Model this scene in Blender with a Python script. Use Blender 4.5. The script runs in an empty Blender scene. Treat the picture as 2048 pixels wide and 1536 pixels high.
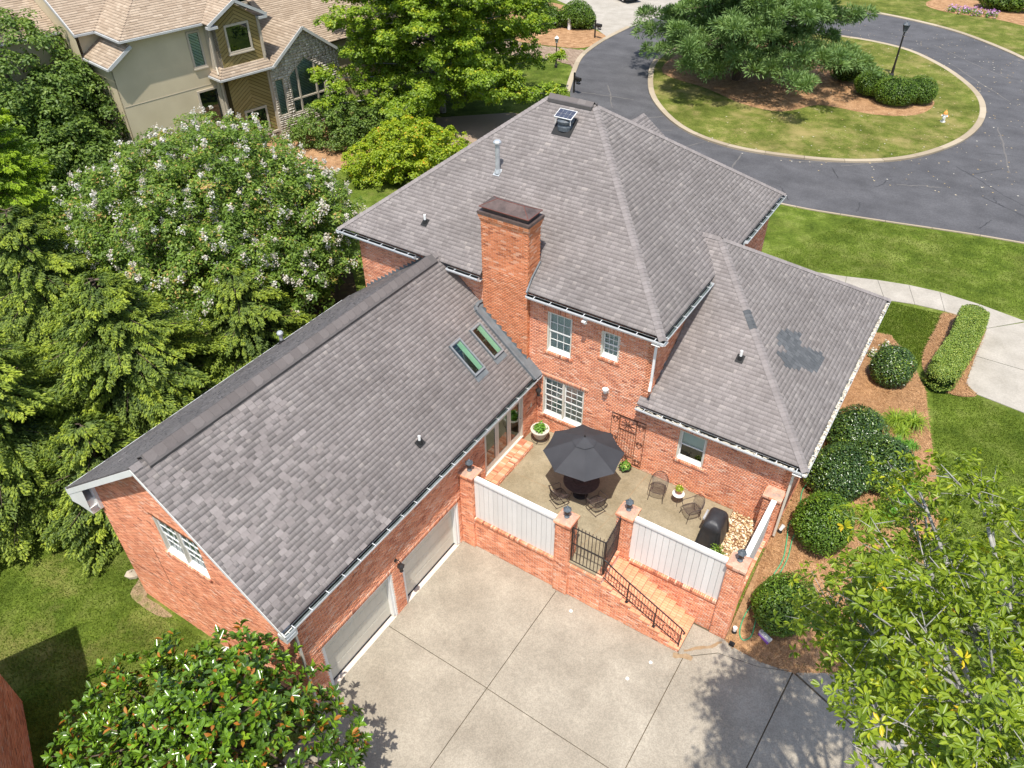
import bpy, math, random
import numpy as np
from mathutils import Vector, Matrix
from mathutils.geometry import delaunay_2d_cdt

random.seed(5)
RNG = np.random.default_rng(11)
scene = bpy.context.scene
COL = scene.collection
PI = math.pi

# ------------------------------------------------------------------ camera, sun, sky
cam_d = bpy.data.cameras.new("camera"); cam = bpy.data.objects.new("camera", cam_d); COL.objects.link(cam)
CAM = Vector((11.162, -18.846, 21.916))
right = Vector((0.83966, 0.54310, -0.00367)); upv = Vector((-0.34359, 0.53642, 0.77084)); fwd = Vector((-0.42061, 0.64598, -0.63702))
mw = Matrix((right, upv, -fwd)).transposed().to_4x4(); mw.translation = CAM
cam.matrix_world = mw
cam_d.sensor_width = 36; cam_d.lens = 1533.82 * 36 / 2048; cam_d.clip_end = 2000; cam_d.clip_start = .3
scene.camera = cam

SUN = Vector((0.15, -0.37, 1.0)).normalized()
elev = math.asin(SUN.z); azim = math.atan2(SUN.x, SUN.y)
world = bpy.data.worlds.new("World"); scene.world = world; world.use_nodes = True
wn = world.node_tree; bg = wn.nodes["Background"]
sky = wn.nodes.new("ShaderNodeTexSky"); sky.sky_type = 'NISHITA'; sky.sun_disc = False
sky.sun_elevation = elev; sky.sun_rotation = azim; sky.air_density = 1.0; sky.dust_density = 1.5; sky.ozone_density = 1.0
wn.links.new(sky.outputs[0], bg.inputs[0]); bg.inputs[1].default_value = 0.15
sd = bpy.data.lights.new("sun", 'SUN'); so = bpy.data.objects.new("sun", sd); COL.objects.link(so)
sd.energy = 4.3; sd.angle = math.radians(0.53); sd.color = (1.0, 0.955, 0.88)
so.rotation_euler = (-SUN).to_track_quat('-Z', 'Y').to_euler(); so.location = (0, 0, 60)
vs = scene.view_settings; vs.view_transform = 'Standard'; vs.look = 'None'; vs.exposure = 0.42; vs.gamma = 1
vs.use_curve_mapping = False
scene.cycles.max_bounces = 6; scene.cycles.transparent_max_bounces = 6
scene.cycles.diffuse_bounces = 3

# ------------------------------------------------------------------ materials
def _n(nt, t, **kw):
    n = nt.nodes.new(t)
    for k, v in kw.items(): setattr(n, k, v)
    return n
def PM(name, stops, src='noise', sscale=3.0, large=None, fine=None, bump=None, rough=.85, spec=.3, metal=0,
       translucent=0, coat=0, interp='LINEAR', transl_col=None, stretch=None, speck=None):
    """ramp colour from a source, varied by noise in world position"""
    m = bpy.data.materials.new(name); m.use_nodes = True; nt = m.node_tree
    b = nt.nodes["Principled BSDF"]; out = nt.nodes["Material Output"]
    geo = _n(nt, "ShaderNodeNewGeometry")
    pos = geo.outputs["Position"]
    if stretch:
        vm = _n(nt, "ShaderNodeVectorMath", operation='MULTIPLY'); nt.links.new(pos, vm.inputs[0]); vm.inputs[1].default_value = stretch; spos = vm.outputs[0]
    else: spos = pos
    def noise(scale, detail=3, p=pos, r=.55):
        n = _n(nt, "ShaderNodeTexNoise"); nt.links.new(p, n.inputs["Vector"]); n.inputs["Scale"].default_value = scale
        n.inputs["Detail"].default_value = detail; n.inputs["Roughness"].default_value = r; return n.outputs["Fac"]
    if src == 'tone':
        a = _n(nt, "ShaderNodeAttribute", attribute_name="tone"); f = a.outputs["Fac"]
    elif src == 'rand':
        a = _n(nt, "ShaderNodeObjectInfo"); f = a.outputs["Random"]
    elif src == 'noise':
        mr = _n(nt, "ShaderNodeMapRange"); nt.links.new(noise(sscale, 4, spos), mr.inputs[0])
        mr.inputs[1].default_value = .28; mr.inputs[2].default_value = .72; f = mr.outputs[0]
    if len(stops) == 1: stops = [(0, stops[0][1]), (1, stops[0][1])]
    r = _n(nt, "ShaderNodeValToRGB"); r.color_ramp.interpolation = interp
    els = r.color_ramp.elements
    while len(els) < len(stops): els.new(.5)
    for e, (p_, c) in zip(els, stops): e.position = p_; e.color = (*c, 1)
    nt.links.new(f, r.inputs[0]); col = r.outputs[0]
    sc = None
    for spec_ in (large, fine):
        if not spec_: continue
        s_, a_ = spec_[:2]
        m1 = _n(nt, "ShaderNodeMath", operation='MULTIPLY_ADD'); nt.links.new(noise(s_, 3), m1.inputs[0]); m1.inputs[1].default_value = a_ * 2; m1.inputs[2].default_value = 1 - a_
        if sc is None: sc = m1.outputs[0]
        else:
            m2 = _n(nt, "ShaderNodeMath", operation='MULTIPLY'); nt.links.new(sc, m2.inputs[0]); nt.links.new(m1.outputs[0], m2.inputs[1]); sc = m2.outputs[0]
    if speck:
        sv = _n(nt, "ShaderNodeVectorMath", operation='SCALE'); nt.links.new(pos, sv.inputs[0]); sv.inputs["Scale"].default_value = speck[0]
        sf = _n(nt, "ShaderNodeVectorMath", operation='FLOOR'); nt.links.new(sv.outputs[0], sf.inputs[0]); wnz = _n(nt, "ShaderNodeTexWhiteNoise"); nt.links.new(sf.outputs[0], wnz.inputs[0])
        m3 = _n(nt, "ShaderNodeMath", operation='MULTIPLY_ADD'); nt.links.new(wnz.outputs["Value"], m3.inputs[0]); m3.inputs[1].default_value = speck[1] * 2; m3.inputs[2].default_value = 1 - speck[1]
        m4 = _n(nt, "ShaderNodeMath", operation='MULTIPLY'); nt.links.new(m3.outputs[0], m4.inputs[0]); m4.inputs[1].default_value = 1
        if sc is not None: nt.links.new(sc, m4.inputs[1])
        sc = m4.outputs[0]
    if sc is not None:
        v = _n(nt, "ShaderNodeVectorMath", operation='SCALE'); nt.links.new(col, v.inputs[0]); nt.links.new(sc, v.inputs["Scale"]); col = v.outputs[0]
    nt.links.new(col, b.inputs["Base Color"])
    b.inputs["Roughness"].default_value = rough; b.inputs["Specular IOR Level"].default_value = spec; b.inputs["Metallic"].default_value = metal
    if bump:
        bn = _n(nt, "ShaderNodeBump"); nt.links.new(noise(bump[0], 4), bn.inputs["Height"]); bn.inputs["Strength"].default_value = bump[1]
        bn.inputs["Distance"].default_value = bump[2]; nt.links.new(bn.outputs[0], b.inputs["Normal"])
    if translucent:
        t = _n(nt, "ShaderNodeBsdfTranslucent"); mx = _n(nt, "ShaderNodeMixShader"); mx.inputs[0].default_value = translucent
        v2 = _n(nt, "ShaderNodeVectorMath", operation='MULTIPLY'); nt.links.new(col, v2.inputs[0]); v2.inputs[1].default_value = transl_col or (1.6, 1.7, .6)
        nt.links.new(v2.outputs[0], t.inputs[0]); nt.links.new(b.outputs[0], mx.inputs[1]); nt.links.new(t.outputs[0], mx.inputs[2]); nt.links.new(mx.outputs[0], out.inputs[0])
    m["_col"] = 1
    return m, nt, b, pos, noise

BR = [(0, (.30, .11, .068)), (.12, (.52, .195, .110)), (.35, (.69, .275, .155)), (.55, (.78, .325, .178)), (.75, (.80, .375, .225)), (.9, (.80, .47, .33)), (1, (.66, .41, .29))]
MAT = {}
def D(key, *a, **k): MAT[key] = PM(key, *a, **k)[0]
D('brick', BR, src='tone', large=(.7, .36), fine=(25, .2), bump=(70, .35, .01), rough=.9, spec=.2)
D('brick_each', BR, src='rand', large=(.9, .16), fine=(45, .14), bump=(70, .35, .01), rough=.9, spec=.2)
D('brick_orange', [(0, (.36, .12, .06)), (.2, (.56, .20, .09)), (.6, (.69, .25, .115)), (.85, (.72, .31, .16)), (1, (.70, .40, .27))], src='tone', large=(.9, .34), fine=(25, .2), bump=(70, .35, .01), rough=.9, spec=.2)
D('brick_orange_each', [(0, (.36, .12, .06)), (.2, (.56, .20, .09)), (.6, (.69, .25, .115)), (.85, (.72, .31, .16)), (1, (.70, .40, .27))], src='rand', large=(.9, .34), fine=(25, .2), bump=(70, .35, .01), rough=.9, spec=.2)
D('mortar', [(0, (.70, .56, .46)), (1, (.80, .70, .61))], sscale=2.2, fine=(40, .12), bump=(60, .3, .01), rough=.95, spec=.1)
SH = [(0, (.085, .074, .070)), (.08, (.190, .168, .158)), (.35, (.222, .196, .185)), (.6, (.240, .213, .202)), (.85, (.275, .245, .231)), (1, (.335, .295, .268))]
D('shingle', SH, src='tone', large=(.55, .30), fine=(22, .16), bump=(60, .4, .01), rough=.95, spec=.15)
D('shingle_each', [(0, (.20, .177, .167)), (.3, SH[2][1]), (.75, SH[3][1]), (1, SH[4][1])], src='rand', large=(.55, .30), fine=(22, .16), bump=(60, .4, .01), rough=.95, spec=.15)
D('vent_shingle', [(0, (.135, .118, .112)), (1, (.175, .155, .147))], src='rand', large=(1.5, .14), fine=(22, .14), rough=.95, spec=.15)
D('ridge_shingle', [(0, (.215, .192, .183)), (1, (.265, .237, .226))], src='rand', large=(.6, .14), fine=(22, .14), bump=(60, .4, .01), rough=.95, spec=.15)
D('new_shingle', [(0, (.078, .083, .088)), (1, (.118, .123, .128))], src='rand', fine=(20, .2), rough=.9, spec=.15)
D('roof_felt', [(0, (.10, .09, .086)), (1, (.13, .117, .112))], rough=.95)
D('tan_shingle', [(0, (.12, .09, .065)), (.1, (.33, .25, .18)), (.6, (.41, .32, .235)), (1, (.50, .40, .30))], src='tone', large=(.5, .12), fine=(40, .15), rough=.95, spec=.1)
D('tan_felt', [(0, (.17, .13, .1)), (1, (.2, .15, .11))], rough=.95)
D('white_paint', [(0, (.74, .73, .69)), (1, (.82, .81, .78))], sscale=1.2, fine=(9, .05), rough=.45, spec=.4)
D('cream_paint', [(0, (.60, .565, .47)), (1, (.66, .625, .53))], sscale=1.5, fine=(12, .05), rough=.5, spec=.35)
D('fence_paint', [(0, (.67, .655, .62)), (1, (.75, .735, .70))], src='rand', large=(1.3, .08), fine=(14, .05), rough=.5, spec=.35)
D('gutter_white', [(0, (.66, .68, .69)), (1, (.80, .81, .81))], sscale=2, fine=(6, .12), rough=.4, spec=.4)
D('gutter_bed', [(0, (.05, .07, .07)), (1, (.17, .20, .20))], sscale=2.5, fine=(14, .3), rough=.6)
D('gutter_litter', [(0, (.30, .27, .22)), (.5, (.55, .50, .40)), (1, (.68, .64, .55))], src='tone', rough=.9)
D('flashing', [(0, (.10, .115, .125)), (1, (.19, .21, .22))], sscale=2, fine=(12, .2), rough=.55, spec=.4)
D('copper', [(0, (.085, .066, .060)), (1, (.18, .13, .115))], sscale=3, fine=(12, .15), rough=.5, metal=.35)
D('copper_seam', [(1, (.17, .055, .04))], rough=.5)
D('galvanised', [(0, (.42, .44, .45)), (1, (.62, .64, .65))], sscale=6, rough=.4, metal=.4)
D('white_pipe', [(1, (.82, .82, .80))], rough=.4)
D('black_iron', [(0, (.012, .011, .011)), (1, (.035, .030, .028))], sscale=9, rough=.45, spec=.4)
D('bronze_iron', [(0, (.045, .032, .030)), (1, (.09, .062, .055))], sscale=9, rough=.5, spec=.4)
D('lamp_metal', [(0, (.05, .06, .07)), (1, (.13, .15, .17))], sscale=12, fine=(60, .3), rough=.55, spec=.4)
D('rubber', [(1, (.02, .02, .02))], rough=.7)
D('concrete', [(0, (.285, .246, .190)), (1, (.360, .318, .252))], sscale=.45, large=(.9, .20), fine=(6, .16), bump=(30, .5, .015), speck=(31, .13), rough=.95, spec=.15)
D('patio', [(0, (.245, .200, .125)), (1, (.330, .280, .190))], sscale=1.3, large=(.6, .22), fine=(7, .22), speck=(31, .10), bump=(60, .4, .01), rough=.95, spec=.15)
D('walk', [(0, (.33, .30, .25)), (1, (.42, .385, .33))], sscale=.8, large=(1.5, .14), fine=(9, .14), rough=.95, spec=.1, speck=(24, .06))
D('kerb', [(0, (.33, .27, .19)), (1, (.44, .37, .27))], src='rand', large=(1.2, .1), fine=(18, .14), rough=.95, spec=.1)
D('joint', [(0, (.09, .07, .045)), (1, (.15, .12, .08))], rough=1, spec=0)
D('paver', [(0, (.26, .185, .13)), (1, (.37, .28, .205))], src='tone', large=(.8, .1), fine=(20, .12), rough=.95, spec=.1)
D('stucco', [(0, (.55, .465, .315)), (1, (.63, .54, .375))], sscale=.6, large=(.35, .12), fine=(30, .05), rough=.95, spec=.1)
D('stucco_trim', [(0, (.43, .375, .29)), (1, (.49, .43, .34))], sscale=1, fine=(20, .05), rough=.9)
D('siding', [(0, (.25, .185, .065)), (1, (.33, .25, .10))], src='rand', fine=(10, .1), rough=.8)
D('siding_back', [(1, (.06, .042, .014))], rough=.9)
D('field_stone', [(0, (.30, .25, .2)), (.4, (.50, .44, .36)), (.8, (.64, .58, .49)), (1, (.72, .67, .59))], src='tone', fine=(14, .2), bump=(14, .6, .03), rough=.95)
D('cap_mortar', [(0, (.34, .25, .20)), (.5, (.50, .30, .21)), (1, (.60, .40, .30))], sscale=5, fine=(25, .3), rough=.95)
D('house_gutter', [(0, (.42, .42, .41)), (1, (.52, .52, .50))], sscale=2, rough=.5)
D('field_mortar', [(0, (.42, .37, .30)), (1, (.52, .46, .38))], rough=1)
D('bark', [(0, (.085, .062, .045)), (1, (.18, .14, .10))], sscale=7, fine=(25, .3), bump=(12, 1, .05), rough=1, spec=.1)
D('pale_bark', [(0, (.20, .19, .17)), (1, (.42, .41, .38))], sscale=5, fine=(22, .3), bump=(20, .8, .02), rough=.95, spec=.1)
D('soil', [(0, (.16, .08, .04)), (1, (.26, .13, .065))], sscale=8, rough=1)
D('terracotta', [(0, (.42, .19, .10)), (1, (.52, .26, .15))], sscale=8, rough=.8)
D('planter_stone', [(0, (.52, .47, .38)), (1, (.66, .61, .52))], sscale=6, fine=(30, .1), rough=.85)
D('canvas', [(0, (.036, .036, .040)), (1, (.050, .050, .055))], sscale=1.5, fine=(60, .1), rough=.75, spec=.35)
D('grill_cover', [(0, (.022, .022, .025)), (1, (.040, .040, .043))], sscale=3, rough=.5, spec=.5, bump=(5, .5, .05))
D('hose', [(1, (.08, .34, .16))], rough=.4)
D('blind', [(1, (.80, .81, .79))], rough=.6)
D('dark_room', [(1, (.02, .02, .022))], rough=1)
D('solar_cell', [(0, (.045, .05, .075)), (1, (.07, .08, .11))], sscale=4, rough=.15, spec=.6)
D('hydrant_white', [(1, (.75, .74, .70))], rough=.4)
D('hydrant_orange', [(1, (.75, .33, .08))], rough=.4)
D('purple', [(1, (.28, .12, .45))], rough=.5)
D('blue_plastic', [(1, (.06, .35, .75))], rough=.4)
D('car_paint', [(1, (.02, .02, .025))], rough=.15, spec=.6)
D('chrome', [(1, (.7, .7, .7))], rough=.2, metal=.9)
D('rock', [(0, (.32, .27, .2)), (1, (.5, .43, .33))], sscale=5, rough=.95, bump=(8, .8, .05))
D('gravel', [(0, (.24, .15, .07)), (.3, (.50, .34, .17)), (.6, (.66, .50, .30)), (.85, (.78, .68, .50)), (1, (.85, .80, .70))], src='tone', rough=.8, fine=(60, .15))
# plants
LF = (1.85, 1.75, 1.35)
def leafmat(key, stops, tr=.28, rough=.5, spec=.4, tc=None, large=(.8, .18)):
    if 'petal' not in key and key != 'straw': stops = [(p_, tuple(c * f for c, f in zip(col_, LF))) for p_, col_ in stops]
    D(key, stops, src='tone', rough=rough, spec=spec, translucent=tr, transl_col=tc, large=large)
leafmat('magnolia_leaf', [(0, (.16, .065, .015)), (.10, (.24, .10, .02)), (.13, (.030, .060, .012)), (.5, (.060, .120, .012)), (.85, (.105, .185, .015)), (1, (.17, .25, .03))], tr=.12, rough=.22, spec=.6)
leafmat('right_leaf', [(0, (.045, .08, .010)), (.5, (.105, .155, .012)), (.93, (.185, .235, .02)), (.97, (.30, .30, .02)), (1, (.42, .28, .02))], tr=.3, rough=.38, spec=.4)
leafmat('myrtle_leaf', [(0, (.030, .058, .014)), (.5, (.075, .130, .020)), (.78, (.135, .195, .035)), (.86, (.19, .165, .05)), (1, (.27, .17, .08))], tr=.28)
leafmat('hemlock_leaf', [(0, (.022, .044, .012)), (.4, (.060, .096, .018)), (.7, (.120, .168, .024)), (1, (.20, .25, .03))], tr=.25, rough=.6)
leafmat('yellow_conifer_leaf', [(0, (.05, .09, .008)), (.5, (.105, .175, .010)), (1, (.19, .27, .014))], tr=.3, rough=.6)
leafmat('ginkgo_leaf', [(0, (.045, .085, .010)), (.5, (.095, .155, .012)), (.9, (.165, .225, .02)), (1, (.28, .28, .025))], tr=.3)
leafmat('yellow_shrub_leaf', [(0, (.07, .12, .008)), (.6, (.15, .21, .012)), (.9, (.25, .26, .015)), (1, (.32, .17, .02))], tr=.3)
leafmat('pine_leaf', [(0, (.045, .085, .035)), (.5, (.085, .145, .055)), (1, (.15, .22, .085))], tr=.2, rough=.6)
leafmat('oak_leaf', [(0, (.035, .065, .018)), (.6, (.075, .125, .025)), (1, (.135, .185, .045))], tr=.25)
leafmat('box_leaf', [(0, (.022, .05, .008)), (.5, (.055, .105, .012)), (1, (.125, .19, .02))], tr=.15, rough=.35)
leafmat('holly_leaf', [(0, (.012, .030, .012)), (.45, (.030, .062, .020)), (.7, (.060, .105, .02)), (1, (.13, .185, .02))], tr=.1, rough=.25, spec=.55)
leafmat('hedge_leaf', [(0, (.04, .075, .012)), (.5, (.10, .155, .03)), (1, (.21, .25, .06))], tr=.15, rough=.4)
leafmat('daylily_leaf', [(0, (.06, .12, .012)), (1, (.19, .26, .03))], tr=.3)
leafmat('fern_leaf', [(0, (.04, .10, .015)), (1, (.10, .22, .03))], tr=.3)
leafmat('petal', [(0, (.58, .48, .36)), (.3, (.78, .71, .60)), (.7, (.86, .83, .76)), (1, (.90, .89, .86))], tr=.45, tc=(1, 1, 1), large=None)
leafmat('yellow_petal', [(0, (.55, .55, .10)), (1, (.85, .80, .30))], tr=.2, tc=(1, 1, .6))
leafmat('pink_petal', [(0, (.45, .15, .45)), (1, (.75, .50, .75))], tr=.2, tc=(1, .9, 1))
leafmat('straw', [(0, (.24, .12, .05)), (.5, (.44, .24, .11)), (1, (.62, .38, .19))], tr=.05, tc=(1, 1, 1))
leafmat('grass_blade', [(0, (.028, .052, .005)), (.6, (.055, .09, .008)), (.92, (.10, .13, .02)), (1, (.17, .155, .06))], tr=.2)
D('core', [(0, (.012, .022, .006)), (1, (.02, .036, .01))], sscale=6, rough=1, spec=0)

def grassmat():
    m, nt, b, pos, noise = PM('lawn', [(0, (.058, .090, .013)), (.5, (.105, .146, .021)), (1, (.165, .200, .045))], sscale=1.0, large=(.45, .45), fine=(9, .55), bump=(30, .8, .05), rough=1, spec=.05, speck=(22, .22))
    # dry patches, stronger towards the shaded and worn places
    old = b.inputs["Base Color"].links[0].from_socket
    n = noise(.33, 5, pos, .62)
    cr = _n(nt, "ShaderNodeValToRGB"); cr.color_ramp.elements[0].position = .52; cr.color_ramp.elements[0].color = (0, 0, 0, 1); cr.color_ramp.elements[1].position = .70; cr.color_ramp.elements[1].color = (1, 1, 1, 1)
    nt.links.new(n, cr.inputs[0])
    a = _n(nt, "ShaderNodeAttribute", attribute_name="dry"); mu = _n(nt, "ShaderNodeMath", operation='MULTIPLY'); nt.links.new(cr.outputs[0], mu.inputs[0]); nt.links.new(a.outputs["Fac"], mu.inputs[1])
    mx = _n(nt, "ShaderNodeMixRGB"); nt.links.new(mu.outputs[0], mx.inputs[0]); nt.links.new(old, mx.inputs[1]); mx.inputs[2].default_value = (.34, .27, .11, 1)
    nt.links.new(mx.outputs[0], b.inputs["Base Color"])
    MAT['lawn'] = m
grassmat()
def mulchmat():
    m, nt, b, pos, noise = PM('mulch', [(0, (.25, .14, .070)), (.5, (.37, .215, .112)), (1, (.47, .29, .16))], sscale=2.2, large=(.7, .22), fine=(14, .5), bump=(50, .9, .03), rough=1, spec=.05, speck=(26, .20))
    MAT['mulch'] = m
mulchmat()
def asphaltmat():
    m, nt, b, pos, noise = PM('asphalt', [(0, (.078, .077, .081)), (1, (.110, .108, .112))], sscale=.28, large=(.7, .36), fine=(9, .18), speck=(18, .10), bump=(70, .5, .01), rough=.9, spec=.2, stretch=(1, 2.4, 1))
    MAT['asphalt'] = m
asphaltmat()
def glassmat():
    m = bpy.data.materials.new('glass'); m.use_nodes = True; nt = m.node_tree; nt.nodes.remove(nt.nodes["Principled BSDF"]); out = nt.nodes["Material Output"]
    g = _n(nt, "ShaderNodeBsdfGlossy"); g.inputs["Roughness"].default_value = .02; g.inputs[0].default_value = (.85, .95, .95, 1)
    t = _n(nt, "ShaderNodeBsdfTransparent"); t.inputs[0].default_value = (.80, .91, .88, 1)
    lw = _n(nt, "ShaderNodeFresnel"); lw.inputs[0].default_value = 1.6
    ad = _n(nt, "ShaderNodeMath", operation='ADD'); nt.links.new(lw.outputs[0], ad.inputs[0]); ad.inputs[1].default_value = .05
    mx = _n(nt, "ShaderNodeMixShader"); nt.links.new(ad.outputs[0], mx.inputs[0]); nt.links.new(t.outputs[0], mx.inputs[1]); nt.links.new(g.outputs[0], mx.inputs[2]); nt.links.new(mx.outputs[0], out.inputs[0])
    MAT['glass'] = m
glassmat()
def tinted():
    m = MAT['glass'].copy(); m.name = 'tinted_glass'
    for n in m.node_tree.nodes:
        if n.type == 'BSDF_TRANSPARENT': n.inputs[0].default_value = (.46, .66, .54, 1)
    MAT['tinted_glass'] = m
tinted()
D('skylight_trim', [(0, (.26, .28, .29)), (1, (.34, .36, .37))], sscale=6, rough=.4, metal=.3)

# ------------------------------------------------------------------ object helpers
def V3(a): return Vector(a)
def thing(name, label, cat, loc=(0, 0, 0), rotz=0, group=None):
    o = bpy.data.objects.new(name, None); COL.objects.link(o); o.location = loc; o.rotation_euler = (0, 0, rotz)
    o["label"] = label; o["category"] = cat
    if group: o["group"] = group
    o.empty_display_size = .1
    return o
def tag(o, label=None, cat=None, group=None, kind=None):
    if label: o["label"] = label
    if cat: o["category"] = cat
    if group: o["group"] = group
    if kind: o["kind"] = kind
    return o
def link(o, parent=None):
    COL.objects.link(o)
    if parent is not None: o.parent = parent
    return o

class MB:
    def __init__(s): s.v = []; s.f = []; s.t = []; s.M = None
    def add(s, vs_, fs, tone=None):
        n = len(s.v)
        if s.M is not None: vs_ = [s.M @ Vector(p) for p in vs_]
        s.v += [tuple(p) for p in vs_]; s.f += [tuple(i + n for i in f) for f in fs]
        s.t += [random.random() if tone is None else tone] * len(fs)
        return s
    def box(s, x0, x1, y0, y1, z0, z1, tone=None):
        p = [(x, y, z) for z in (z0, z1) for y in (y0, y1) for x in (x0, x1)]
        return s.add(p, [(0, 2, 3, 1), (4, 5, 7, 6), (0, 1, 5, 4), (2, 6, 7, 3), (0, 4, 6, 2), (1, 3, 7, 5)], tone)
    def obox(s, c, a, b, n, ha, hb, hn, tone=None):
        c = V3(c); a = V3(a) * ha; b = V3(b) * hb; n = V3(n) * hn
        p = [c + a * i + b * j + n * k for k in (-1, 1) for j in (-1, 1) for i in (-1, 1)]
        return s.add(p, [(0, 2, 3, 1), (4, 5, 7, 6), (0, 1, 5, 4), (2, 6, 7, 3), (0, 4, 6, 2), (1, 3, 7, 5)], tone)
    def bar(s, p, q, w, h=None, up=(0, 0, 1), tone=None):
        p = V3(p); q = V3(q); d = q - p; L = d.length; d.normalize(); up = V3(up)
        if abs(d.dot(up)) > .98: up = V3((1, 0, 0))
        a = d.cross(up).normalized(); b = a.cross(d)
        return s.obox((p + q) / 2, d, a, b, L / 2, w / 2, (h or w) / 2, tone)
    def tube(s, pts, r, n=6, cap=True, tone=None):
        pts = [V3(p) for p in pts]; rs = r if hasattr(r, '__len__') else [r] * len(pts); vs_ = []; fs = []
        ref = V3((0, 0, 1))
        for i, p in enumerate(pts):
            d = (pts[min(i + 1, len(pts) - 1)] - pts[max(i - 1, 0)])
            if d.length < 1e-9: d = V3((0, 0, 1))
            d.normalize()
            rr = ref if abs(d.dot(ref)) < .95 else V3((1, 0, 0))
            a = d.cross(rr).normalized(); b = d.cross(a)
            for k in range(n):
                an = 2 * PI * k / n; vs_.append(p + (a * math.cos(an) + b * math.sin(an)) * rs[i])
        for i in range(len(pts) - 1):
            for k in range(n):
                k2 = (k + 1) % n; fs.append((i * n + k, i * n + k2, (i + 1) * n + k2, (i + 1) * n + k))
        if cap: fs += [tuple(range(n))[::-1], tuple(range((len(pts) - 1) * n, len(pts) * n))]
        return s.add(vs_, fs, tone)
    def lathe(s, prof, c=(0, 0, 0), n=16, tone=None, rot=0, sx=1, sy=1):
        c = V3(c); vs_ = []; fs = []
        for r, z in prof:
            for k in range(n):
                a = 2 * PI * k / n + rot; vs_.append(c + V3((r * math.cos(a) * sx, r * math.sin(a) * sy, z)))
        for i in range(len(prof) - 1):
            for k in range(n):
                k2 = (k + 1) % n; fs.append((i * n + k, i * n + k2, (i + 1) * n + k2, (i + 1) * n + k))
        fs += [tuple(range(n))[::-1], tuple(range((len(prof) - 1) * n, len(prof) * n))]
        return s.add(vs_, fs, tone)
    def prism(s, poly, z0, z1, tone=None):
        n = len(poly); v = [(x, y, z0) for x, y in poly] + [(x, y, z1) for x, y in poly]
        f = [tuple(range(n))[::-1], tuple(range(n, 2 * n))] + [(i, (i + 1) % n, (i + 1) % n + n, i + n) for i in range(n)]
        return s.add(v, f, tone)
    def sphere(s, c, r, nu=10, nv=6, tone=None):
        rr = r if hasattr(r, '__len__') else (r, r, r); vs_ = []; fs = []
        for j in range(nv + 1):
            b = PI * j / nv
            for i in range(nu):
                a = 2 * PI * i / nu; vs_.append((c[0] + rr[0] * math.cos(a) * math.sin(b), c[1] + rr[1] * math.sin(a) * math.sin(b), c[2] + rr[2] * math.cos(b)))
        for j in range(nv):
            for i in range(nu):
                i2 = (i + 1) % nu; fs.append((j * nu + i, (j + 1) * nu + i, (j + 1) * nu + i2, j * nu + i2))
        return s.add(vs_, fs, tone)
    def build(s, name, mat, parent=None, smooth=False, kind=None, label=None):
        me = bpy.data.meshes.new(name); me.from_pydata(s.v, [], s.f); me.update()
        a = me.attributes.new("tone", 'FLOAT', 'FACE'); a.data.foreach_set("value", s.t)
        if smooth: me.polygons.foreach_set("use_smooth", [True] * len(me.polygons))
        me.materials.append(MAT[mat] if isinstance(mat, str) else mat)
        o = bpy.data.objects.new(name, me); link(o, parent)
        if kind: o["kind"] = kind
        if label: o["label"] = label
        return o

def np_mesh(name, Vt, F, tone, mat, parent=None, kind=None, smooth=False):
    """Vt (N,3), F (M,k) ints, tone (M,)"""
    me = bpy.data.meshes.new(name); k = F.shape[1]; m = len(F)
    me.vertices.add(len(Vt)); me.vertices.foreach_set("co", np.ascontiguousarray(Vt, dtype=np.float32).ravel())
    me.loops.add(m * k); me.loops.foreach_set("vertex_index", np.ascontiguousarray(F, dtype=np.int32).ravel())
    me.polygons.add(m); me.polygons.foreach_set("loop_start", np.arange(0, m * k, k, dtype=np.int32)); me.polygons.foreach_set("loop_total", np.full(m, k, dtype=np.int32))
    if smooth: me.polygons.foreach_set("use_smooth", np.ones(m, bool))
    me.update(calc_edges=True)
    a = me.attributes.new("tone", 'FLOAT', 'FACE'); a.data.foreach_set("value", np.ascontiguousarray(tone, dtype=np.float32))
    me.materials.append(MAT[mat] if isinstance(mat, str) else mat)
    o = bpy.data.objects.new(name, me); link(o, parent)
    if kind: o["kind"] = kind
    return o

def inside(poly, x, y):
    """vectorised point in polygon"""
    x = np.asarray(x, float); y = np.asarray(y, float); c = np.zeros(x.shape, bool); n = len(poly)
    for i in range(n):
        x0, y0 = poly[i]; x1, y1 = poly[(i + 1) % n]
        if y0 == y1: continue
        c ^= ((y0 > y) != (y1 > y)) & (x < (x1 - x0) * (y - y0) / (y1 - y0) + x0)
    return c
def tri_poly(outer, holes=(), extra=()):
    pts = [Vector(p[:2]) for p in outer]; edges = [(i, (i + 1) % len(outer)) for i in range(len(outer))]
    for h in holes:
        b = len(pts); pts += [Vector(p) for p in h]; edges += [(b + i, b + (i + 1) % len(h)) for i in range(len(h))]
    pts += [Vector(p) for p in extra]
    v, _, f, _, _, _ = delaunay_2d_cdt(pts, edges, [], 0, 1e-6)
    out = []
    for t in f:
        cx = sum(v[i][0] for i in t) / 3; cy = sum(v[i][1] for i in t) / 3
        if inside(outer, [cx], [cy])[0] and not any(inside(h, [cx], [cy])[0] for h in holes): out.append(tuple(t))
    return [tuple(p) for p in v], out
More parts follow.
